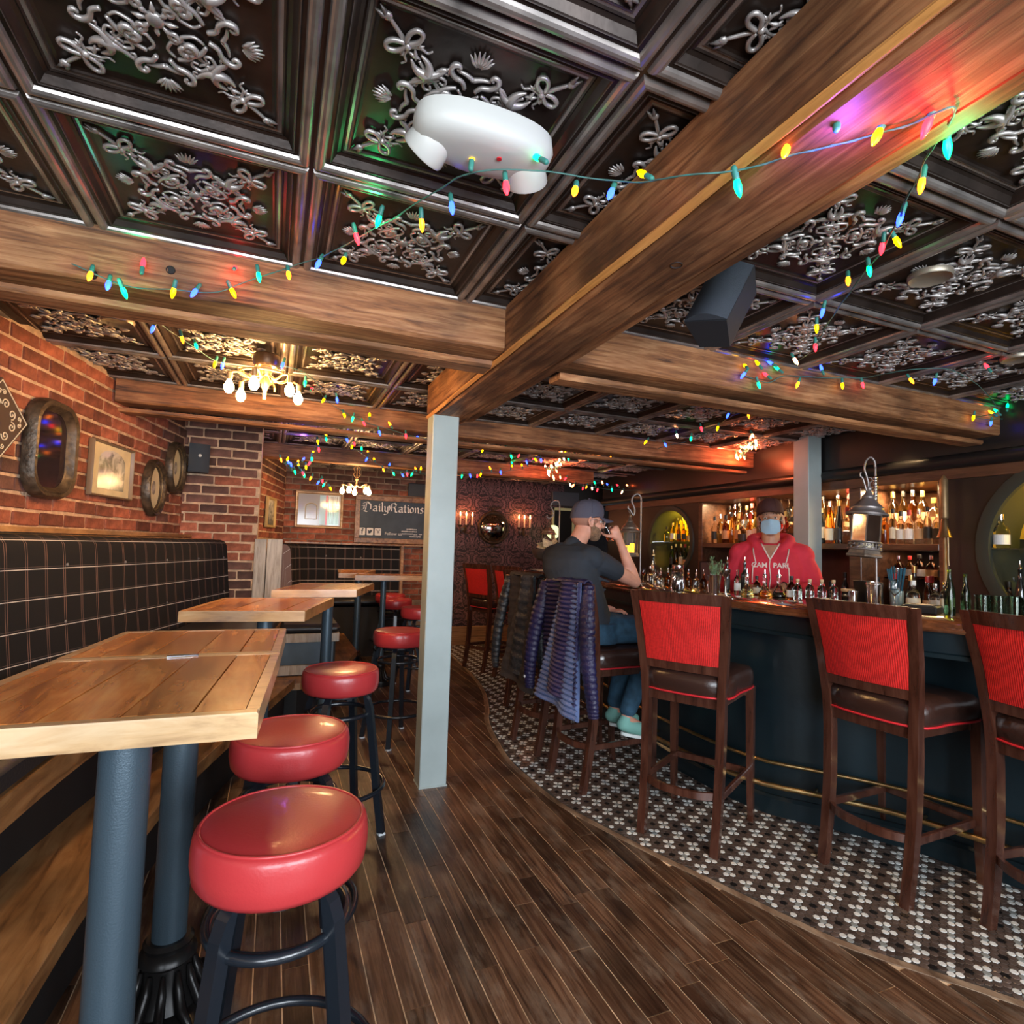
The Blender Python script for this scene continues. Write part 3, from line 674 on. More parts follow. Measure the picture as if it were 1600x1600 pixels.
def table(lbl, quad, pole, pr_, grp=None, th=.045, ZT=1.07):
    emt = M['tableedge'] if pr_ > .04 else M['tableedge2']  # nearest tables get the edge colour with daylight painted in
    c = Vector((pole[0], pole[1], 0)); t = thing('high_table', lbl, 'table', c, group=None)
    q = [Vector((x, y, 0)) - c for x, y in quad]   # near-left, near-right, far-right, far-left
    def bl(u, v): return (q[0].lerp(q[1], u)).lerp(q[3].lerp(q[2], u), v)
    n = 5; eb = .022
    cuts = [0, .17, .38, .60, .80, 1]; wdt = (q[1] - q[0]).length; dpt = (q[3] - q[0]).length; e1, e2 = eb / wdt, eb / dpt
    for i in range(n):
        a, b = max(cuts[i], e1) + .002, min(cuts[i + 1], 1 - e1) - .002
        m_ = MB(); p4 = [bl(a, e2), bl(b, e2), bl(b, 1 - e2), bl(a, 1 - e2)]; ctr = sum(p4, Vector()) / 4
        ins = [p + (ctr - p).normalized() * .004 for p in p4]; dz = (i % 2) * .0008
        m_.loft([[(p.x, p.y, ZT - th) for p in p4], [(p.x, p.y, ZT - .003) for p in p4], [(p.x, p.y, ZT + dz) for p in ins]])
        m_.build('tabletop_board', M['tabletop'], t)
    for (ua, va, ub, vb, uc, vc, ud, vd) in ((0, 0, 1, 0, 1, e2, 0, e2), (1 - e1, e2, 1, e2, 1, 1 - e2, 1 - e1, 1 - e2), (0, 1 - e2, 1, 1 - e2, 1, 1, 0, 1), (0, e2, e1, e2, e1, 1 - e2, 0, 1 - e2)):
        p4 = [bl(ua, va), bl(ub, vb), bl(uc, vc), bl(ud, vd)]; m_ = MB(); ctr = sum(p4, Vector()) / 4
        ins = [p + (ctr - p).normalized() * .003 for p in p4]
        m_.loft([[(p.x, p.y, ZT - th) for p in p4], [(p.x, p.y, ZT - .003) for p in p4], [(p.x, p.y, ZT + .0005) for p in ins]]); m_.build('edge_band', emt, t)
    m_ = MB(); m_.tube([(0, 0, .20), (0, 0, ZT - th - .008)], pr_, 24); m_.build('pole', M['pole'], t, smooth=40)
    m_ = MB(); m_.box((-.13, -.13, ZT - th - .01), (.13, .13, ZT - th)); m_.build('mounting_plate', M['castiron'], t)
    # cast base with moulded collar and leaf-shaped feet
    m_ = MB(); R_b = min(.17, pr_ * 3.8)
    m_.lathe([(pr_ * 1.25, .235), (pr_ * 1.45, .225), (pr_ * 1.3, .21), (pr_ * 1.6, .20), (pr_ * 1.7, .185), (pr_ * 1.35, .17), (pr_ * 1.5, .12), (pr_ * 2.1, .07), (R_b, .05), (R_b * 1.02, .035), (R_b * .98, 0), (0, 0)][::-1], n=24); m_.build('base', M['castiron'], t, smooth=45)
    for k_ in range(12):
        a = k_ * PI / 6; m_ = MB(); m_.tube([(pr_ * 1.5 * math.cos(a), pr_ * 1.5 * math.sin(a), .165), (pr_ * 1.75 * math.cos(a), pr_ * 1.75 * math.sin(a), .12), (pr_ * 2.3 * math.cos(a), pr_ * 2.3 * math.sin(a), .075), (R_b * .97 * math.cos(a), R_b * .97 * math.sin(a), .058)], [.006, .013, .015, .007], 6)
        m_.build('cast_leaf', M['castiron'], t, smooth=True)
    return t
table('high table nearest the camera, its daylit front edge cut by the left of the frame', [(-.545, 1.13), (-.01, 1.115), (.03, 1.693), (-.475, 1.70)], (-.26, 1.42), .047)
table('high table directly behind the nearest one, edge to edge with it', [(-.475, 1.703), (.03, 1.696), (.055, 2.15), (-.42, 2.165)], (-.22, 1.95), .045)
table('high table standing alone in front of the brick pier, third from the camera', [(-.35, 2.73), (.14, 2.67), (.32, 3.30), (-.22, 3.33)], (-.02, 3.0), .036)
table('high table in front of the grey barn boards, fourth from the camera', [(0, 3.83), (.51, 3.83), (.72, 4.45), (.2, 4.49)], (.36, 4.1), .036)
table('farthest left high table, in front of the tartan booth back', [(.61, 5.95), (.86, 5.95), (1.10, 6.75), (.68, 6.75)], (.86, 6.35), .036)
table('far high table partly hidden by the pale steel post', [(.72, 5.56), (1.42, 5.56), (1.50, 5.93), (.78, 5.93)], (1.02, 5.74), .028)
t = thing('table_label', 'small shiny foil label lying on the seam between the two nearest tables', 'label', (-.20, 1.690, 1.0715), .1); m_ = MB(); m_.box((-.035, -.012, 0), (.035, .012, .0015)); m_.build('foil', mat('foil_label', (.45, .50, .60), .15, metal=.8, var=.5, vscale=60), t); m_ = MB(); m_.box((-.02, -.006, .0015), (.015, .006, .0022)); m_.build('print', M['black'], t)
# ---- back booth ----
booth = thing('corner_booth', 'tartan corner booth on a raised step in the back left corner', 'bench', (.3, 6.2, 0))
def PB(o): o.location = -booth.location; return o
bpz = [(.06, .66), (.05, .76), (.01, 1.27), (.0, 1.315), (-.03, 1.345), (-.07, 1.345), (-.07, .66)]
bpath = path([(5.36, .13), (5.9, .06), (6.6, .06), (7.3, .17)], 4) + [Vector((.28, 7.55, 0)), Vector((.50, 7.66, 0)), Vector((1.0, 7.67, 0)), Vector((1.56, 7.67, 0))]
PB(sweep_z(bpath, bpz, 'backrest', M['plaid'], booth, uv=True))
m_ = MB(); m_.box((.08, 5.02, .0), (.50, 5.06, .60)); PB(m_.build('end_panel', M['bluepanel'], booth))
m_ = MB(); m_.box((.06, 5.06, .0), (.52, 7.70, .60)); m_.box((.52, 7.2, 0), (1.56, 7.70, .60)); PB(m_.build('seat_base', M['blackmatte'], booth))
m_ = MB(); m_.box((.06, 4.995, .555), (.54, 5.02, .625), bev=.003); m_.box((.52, 5.02, .555), (.545, 7.2, .625), bev=.003); PB(m_.build('seat_trim', M['greyboard'], booth))
m_ = MB(); m_.box((.08, 5.0, .625), (.55, 7.7, .70), bev=.03); m_.box((.50, 7.18, .625), (1.56, 7.7, .70), bev=.03); PB(m_.build('seat_cushion', M['seatleather'], booth, smooth=40))
m_ = MB(); m_.box((.06, 4.98, .30), (.42, 5.015, .375), bev=.003); PB(m_.build('base_board', M['greyboard'], booth))
m_ = MB(); m_.prism([(-.05, 4.74), (.22, 4.74), (.50, 5.0), (.80, 6.0), (.80, 7.2), (.5, 7.2), (.06, 5.06)], .0, .24); PB(m_.build('step_riser', M['blackmatte'], booth))
m_ = MB(); m_.prism([(-.05, 4.735), (.24, 4.735), (.52, 4.99), (.83, 6.0), (.83, 7.2), (.5, 7.2), (.06, 5.06)], .24, .29); PB(m_.build('step_tread', M['oldpine'], booth))
m_ = MB(); m_.box((1.56, 7.60, .3), (1.60, 7.78, 1.36), bev=.003); PB(m_.build('end_post', M['oldpine'], booth))
for k_, (a, b) in enumerate(((-.150, -.058), (-.052, .070))):
    m_ = MB(); m_.box((a, 5.30, .3), (b, 5.33, 1.385 + .002 * k_), bev=.003); PB(m_.build('end_board', M['greyboard'], booth))
mb = MB(); mb.box((.12, 7.62, 1.352), (2.10, 7.79, 1.375), bev=.003); tag(mb.build('trim_5', M['oldpine']), kind='structure')
for x, z in ((.62, 1.205), (1.05, 1.19), (.62, .98)):
    m_ = MB(); m_.ball((0, 0, 0), (.011, .006, .011), 8, 5); o = m_.build('button', M['button'], booth); o.location = Vector((x, 7.645, z)) - booth.location
# ---- stools ----
M['redvinyl'] = mat('red_vinyl', (.46, .036, .040), .32, coat=.15, bump=.06, bscale=160, spec=.6)
M['stoolmetal'] = mat('blue_black_metal', (.010, .014, .020), .24, metal=.0, spec=.8)
M['footcap'] = mat('white_foot_cap', (.62, .66, .68), .5)
def make_stool():
    t = thing('bar_stool', None, 'stool', group='red round stools at the high tables')
    m_ = MB(); m_.lathe([(0, .655), (.150, .655), (.168, .659), (.177, .672), (.1815, .70), (.1820, .725), (.1795, .745), (.1765, .755), (.170, .7595), (.160, .762), (.10, .766), (0, .767)], n=40); m_.build('seat', M['redvinyl'], t, smooth=60)
    m_ = MB(); m_.tube([(.1675 * math.cos(a * PI / 20), .1675 * math.sin(a * PI / 20), .7605) for a in range(40)], .0038, 6, closed=True); m_.build('piping', M['redvinyl'], t, smooth=True)
    m_ = MB(); m_.lathe([(0, .640), (.12, .640), (.12, .656), (0, .656)], n=24); m_.box((-.12, -.012, .63), (.12, .012, .645)); m_.box((-.012, -.12, .63), (.012, .12, .645)); m_.build('swivel_plate', M['stoolmetal'], t)
    for k_ in range(4):
        a = PI / 4 + k_ * PI / 2; c_, s_ = math.cos(a), math.sin(a)
        P = [(.105, .645), (.135, .640), (.150, .59), (.175, .42), (.205, .2), (.235, .012)]; m_ = MB(); rings = []
        for i, (r0, z0) in enumerate(P):
            h = .0155; tx, ty = -s_, c_
            rings.append([(r0 * c_ + e * h * c_ + f_ * h * tx, r0 * s_ + e * h * s_ + f_ * h * ty, z0 + (e * .0155 if i < 2 else 0) * (-1)) for e, f_ in ((-1, -1), (1, -1), (1, 1), (-1, 1))])
        m_.loft(rings[1:]); l_ = m_.build('leg', M['stoolmetal'], t); fixn(l_)
        m_ = MB(); m_.box((.235 * c_ - .017, .235 * s_ - .017, 0), (.235 * c_ + .017, .235 * s_ + .017, .012), bev=.003); m_.build('foot_cap', M['footcap'], l_)
    for nm, r0, z0 in (('foot_ring', .222, .21), ('upper_ring', .142, .555)):
        m_ = MB(); m_.tube([(r0 * math.cos(a * PI / 20), r0 * math.sin(a * PI / 20), z0) for a in range(40)], .0115, 8, closed=True); m_.build(nm, M['stoolmetal'], t, smooth=True)
    return t
st = make_stool()
SP = [(.052, 1.395, -.03, 'red stool nearest the camera, its round seat in full view'), (.085, 2.02, .06, 'second red stool, its seat half under the near table\'s corner'), (.335, 2.93, .25, 'third red stool, standing between two tables left of the pale post'),
      (.86, 4.13, .4, 'fourth red stool, cut off by the left side of the pale post'), (1.36, 5.62, .2, 'small far red stool just left of the post, lowest of the distant ones'), (1.30, 6.50, .6, 'small far red stool under the far table, middle of the distant ones'), (1.36, 7.15, .1, 'farthest red stool against the back brick wall')]
for i, (x, y, a, lb) in enumerate(SP):
    o = st if i == 0 else copy_tree(st)
    o.location = (x, y, 0); o.rotation_euler = (0, 0, a); o['label'] = lb
# ---- bar chairs ----
M['chairwood'] = wood('walnut_stain', (.030, .010, .006), (.060, .020, .012), (.105, .042, .026), rough=.24, grain=(10, 10, 1.2), scale=3, coat=.6, rnd=.1, bump=.06, cr=.12)
def ribfabric(name, col):
    m, nt, p = _nt(name); L = nt.links; tc = nt.nodes.new('ShaderNodeTexCoord'); wv = nt.nodes.new('ShaderNodeTexWave'); wv.bands_direction = 'Y'; wv.inputs['Scale'].default_value = 38; wv.inputs['Distortion'].default_value = .6; wv.inputs['Detail Scale'].default_value = 6
    L.new(tc.outputs['Object'], wv.inputs['Vector']); r = _ramp(nt, [(0, [c * .62 for c in col]), (1, [min(1, c * 1.25) for c in col])]); L.new(wv.outputs['Fac'], r.inputs['Fac'])
    n = nt.nodes.new('ShaderNodeTexNoise'); n.inputs['Scale'].default_value = 90; L.new(tc.outputs['Object'], n.inputs['Vector']); mx = nt.nodes.new('ShaderNodeMix'); mx.data_type = 'RGBA'; mx.blend_type = 'OVERLAY'; mx.inputs[0].default_value = .5; L.new(r.outputs[0], mx.inputs[6]); L.new(n.outputs['Fac'], mx.inputs[7])
    L.new(mx.outputs[2], p.inputs['Base Color']); p.inputs['Roughness'].default_value = .75; p.inputs['Specular IOR Level'].default_value = .3
    b = nt.nodes.new('ShaderNodeBump'); b.inputs['Strength'].default_value = .4; b.inputs['Distance'].default_value = .002; L.new(wv.outputs['Fac'], b.inputs['Height']); L.new(b.outputs[0], p.inputs['Normal']); return m
M['redfabric'] = ribfabric('ribbed_red_fabric', (.56, .016, .014))
M['brownleather'] = mat('dark_brown_leather', (.035, .016, .012), .22, bump=.15, bscale=40, spec=.7)
M['redpiping'] = mat('red_piping', (.55, .02, .03), .4)
def make_chair():
    t = thing('bar_chair', None, 'chair', group='red backed wooden chairs along the bar')
    yb = lambda z: interp([(0, .178), (.7, .188), (1.18, .228)], z)
    xb = lambda z: interp([(0, -.262), (.12, -.238), (.35, -.205), (.60, -.195), (.75, -.200), (.95, -.222), (1.18, -.272)], z)
    for s_ in (-1, 1):
        m_ = MB(); rings = []
        for i in range(17):
            z = 1.178 * i / 16; x, y = xb(z), yb(z) * s_; hw = .019; hd = interp([(0, .017), (.5, .023), (1.18, .016)], z)
            rings.append([(x - hd, y - hw, z), (x + hd, y - hw, z), (x + hd, y + hw, z), (x - hd, y + hw, z)])
        m_.loft(rings); fixn(m_.build('leg', M['chairwood'], t, smooth=40))
        m_ = MB(); rings = []
        for i in range(6):
            z = .69 * i / 5; x = .215 + (.012 if i == 0 else 0); y = s_ * .205; h = interp([(0, .014), (.69, .020)], z)
            rings.append([(x - h, y - h, z), (x + h, y - h, z), (x + h, y + h, z), (x - h, y + h, z)])
        m_.loft(rings); fixn(m_.build('leg', M['chairwood'], t))
    def crv(z, y, bow=.030): return xb(z) - bow * (1 - (y / .21) ** 2)
    def panel(z0, z1, th, inset, nz=6, ny=12, bow=.03, pill=0):
        m_ = MB(); rings = []
        for i in range(nz + 1):
            z = lerp(z0, z1, i / nz); hy = yb(z) - inset; fr = [];
            for j in range(ny + 1):
                y = lerp(-hy, hy, j / ny); e = pill * (1 - (2 * i / nz - 1) ** 4) * (1 - (2 * j / ny - 1) ** 4)
                fr.append((crv(z, y, bow) - th / 2 - e, y, z))
            bk = [(x + th + 2 * pill * 0 + 2 * (pill * (1 - (2 * i / nz - 1) ** 4) * (1 - (2 * j / ny - 1) ** 4)), y, z_) for j, (x, y, z_) in reversed(list(enumerate(fr)))]
            rings.append(fr + bk)
        m_.loft(rings); return m_
    fixn(panel(1.128, 1.182, .030, .016, nz=3).build('top_rail', M['chairwood'], t, smooth=40))
    fixn(panel(.800, .842, .028, .016, nz=2, bow=.012).build('lower_rail', M['chairwood'], t, smooth=40))
    fixn(panel(.842, 1.129, .026, .022, nz=8, bow=.024, pill=.008).build('back_panel', M['redfabric'], t, smooth=50))
    # seat cushion
    m_ = MB(); rings = []
    pl = [(-.20, -.185), (-.20, .185), (.22, .225), (.235, 0.0), (.22, -.225)]
    base = spline([(-.205, -.18, 0), (-.205, .18, 0), (.0, .215, 0), (.19, .225, 0), (.235, .16, 0), (.245, 0, 0), (.235, -.16, 0), (.19, -.225, 0), (.0, -.215, 0)], 4, closed=True)
    for z, sc_ in ((.690, .97), (.696, .995), (.74, 1.01), (.775, .995), (.795, .93), (.806, .72), (.808, .3)): rings.append([(p.x * sc_ + .01 * (1 - sc_), p.y * sc_, z) for p in base])
    m_.loft(rings); fixn(m_.build('seat', M['brownleather'], t, smooth=70))
    m_ = MB(); m_.tube([(p.x * 1.0, p.y * 1.0, .693) for p in base], .005, 6, closed=True); m_.build('piping', M['redpiping'], t, smooth=True)
    m_ = MB(); 
    for q in (((-.19, -.18, .64), (.21, -.165, .688)), ((-.19, .165, .64), (.21, .18, .688)), ((.19, -.19, .64), (.215, .19, .688)), ((-.205, -.17, .64), (-.185, .17, .688))): m_.box(*q, bev=.002)
    m_.build('apron', M['chairwood'], t)
    for s_ in (-1, 1):
        m_ = MB(); m_.box((-.21, s_ * .19 - .010, .235), (.20, s_ * .19 + .010, .268), bev=.003); m_.build('stretcher', M['chairwood'], t)
    # curved rear stretcher
    m_ = MB(); cc = spline([(-.215, -.175, 0), (-.262, -.10, 0), (-.276, 0, 0), (-.262, .10, 0), (-.215, .175, 0)], 5)
    m_.loft([[(p.x - .010, p.y, .235), (p.x + .010, p.y, .235), (p.x + .010, p.y, .268), (p.x - .010, p.y, .268)] for p in cc]); fixn(m_.build('stretcher', M['chairwood'], t, smooth=40))
    m_ = MB(); m_.box((.205, -.19, .235), (.225, .19, .268), bev=.003); m_.build('stretcher', M['chairwood'], t)
    return t
ch = make_chair()
# rear legs midpoint is at x=-.262
def place_chair(o, mx, my, ang, lb):
    o.rotation_euler = (0, 0, ang); o.location = (mx + .262 * math.cos(ang), my + .262 * math.sin(ang), 0); o['label'] = lb
CH = [(1.825, 2.27, math.radians(30), 'red-backed bar chair in the centre, its brown seat with red piping in full view'), (2.365, 1.74, math.radians(3), 'red-backed bar chair second from the right, in front of the big lantern'), (2.53, 1.20, math.radians(-8), 'rightmost red-backed bar chair, cut by the frame edge'),
      (1.665, 3.08, math.radians(4), 'bar chair under the seated man, navy puffer jacket over its back'), (1.67, 3.70, math.radians(4), 'bar chair behind the puffer jacket, black leather jacket over its back'),
      (2.27, 5.60, math.radians(14), 'far red-backed bar chair before the damask wall, right one of the pair'), (2.13, 6.17, math.radians(17), 'farthest red-backed bar chair, just right of the pale post'), (1.99, 4.52, math.radians(20), 'empty bar chair showing only a strip of red behind the leather jacket')]
for i, (x, y, a, lb) in enumerate(CH):
    o = ch if i == 0 else copy_tree(ch); place_chair(o, x, y, a, lb)
# ---- the bar ----
TOPE = [(-1.6, 3.2), (-.5, 3.12), (.3, 3.02), (.8, 2.84), (1.3, 2.62), (1.7, 2.455), (2.1, 2.36), (2.46, 2.32), (3.0, 2.33), (3.6, 2.40), (4.5, 2.55), (5.5, 2.74), (6.3, 2.93)]
BASE = [(-1.6, 3.5), (-.5, 3.42), (.3, 3.30), (1.0, 3.12), (1.5, 3.0), (1.9, 2.86), (2.2, 2.66), (2.45, 2.50), (3.0, 2.46), (3.55, 2.50), (4.5, 2.68), (5.5, 2.87), (6.3, 3.06)]
bar = thing('bar_counter', 'long curved bar with glossy dark wood top and dark teal front', 'bar counter', (2.9, 2.5, 0))
def PR(o): o.location = -bar.location; return o
tp = path(TOPE, 4); bp_ = path(BASE, 4)
PR(sweep_z(tp, [(0, 1.078), (-.006, 1.086), (-.006, 1.094), (.0, 1.100), (.0, 1.116), (.008, 1.121), (.58, 1.121), (.58, 1.078)], 'bar_top', M['bar_top'], bar))
PR(sweep_z(tp, [(.05, .985), (.05, 1.078), (.075, 1.078), (.075, .985)], 'apron_board', M['bar_paint'], bar))
PR(sweep_z(tp, [(.042, .968), (.040, .985), (.052, .992), (.08, .992), (.08, .968)], 'moulding', M['bar_paint'], bar))
PR(sweep_z(bp_, [(0, 0), (0, 1.0), (.06, 1.07), (.30, 1.078), (.34, 0)], 'front_panel', M['bar_paint'], bar))
PR(sweep_z(bp_, [(-.03, .0), (-.03, .085), (-.018, .10), (.01, .10), (.01, 0)], 'plinth', M['bar_paint'], bar))
for nm, off, z in (('foot_rail', -.16, .20), ('trim_rail', -.035, .275)):
    pts = []
    for i, p in enumerate(bp_):
        t = (bp_[min(i + 1, len(bp_) - 1)] - bp_[max(i - 1, 0)]).normalized(); pts.append(p + Vector((t.y, -t.x, 0)) * off + Vector((0, 0, z)))
    m_ = MB(); m_.tube(pts, .0135 if off < -.1 else .010, 10); PR(m_.build(nm, M['gold'], bar, smooth=True))
    if off < -.1:
        for i in range(4, len(pts) - 2, 5):
            t = (pts[i + 1] - pts[i - 1]).normalized(); nr = Vector((t.y, -t.x, 0)); m_ = MB(); m_.tube([pts[i], pts[i] + nr * .06 + Vector((0, 0, -.01)), pts[i] + nr * .155 + Vector((0, 0, -.03))], .008, 6); PR(m_.build('rail_bracket', M['gold'], bar, smooth=True))
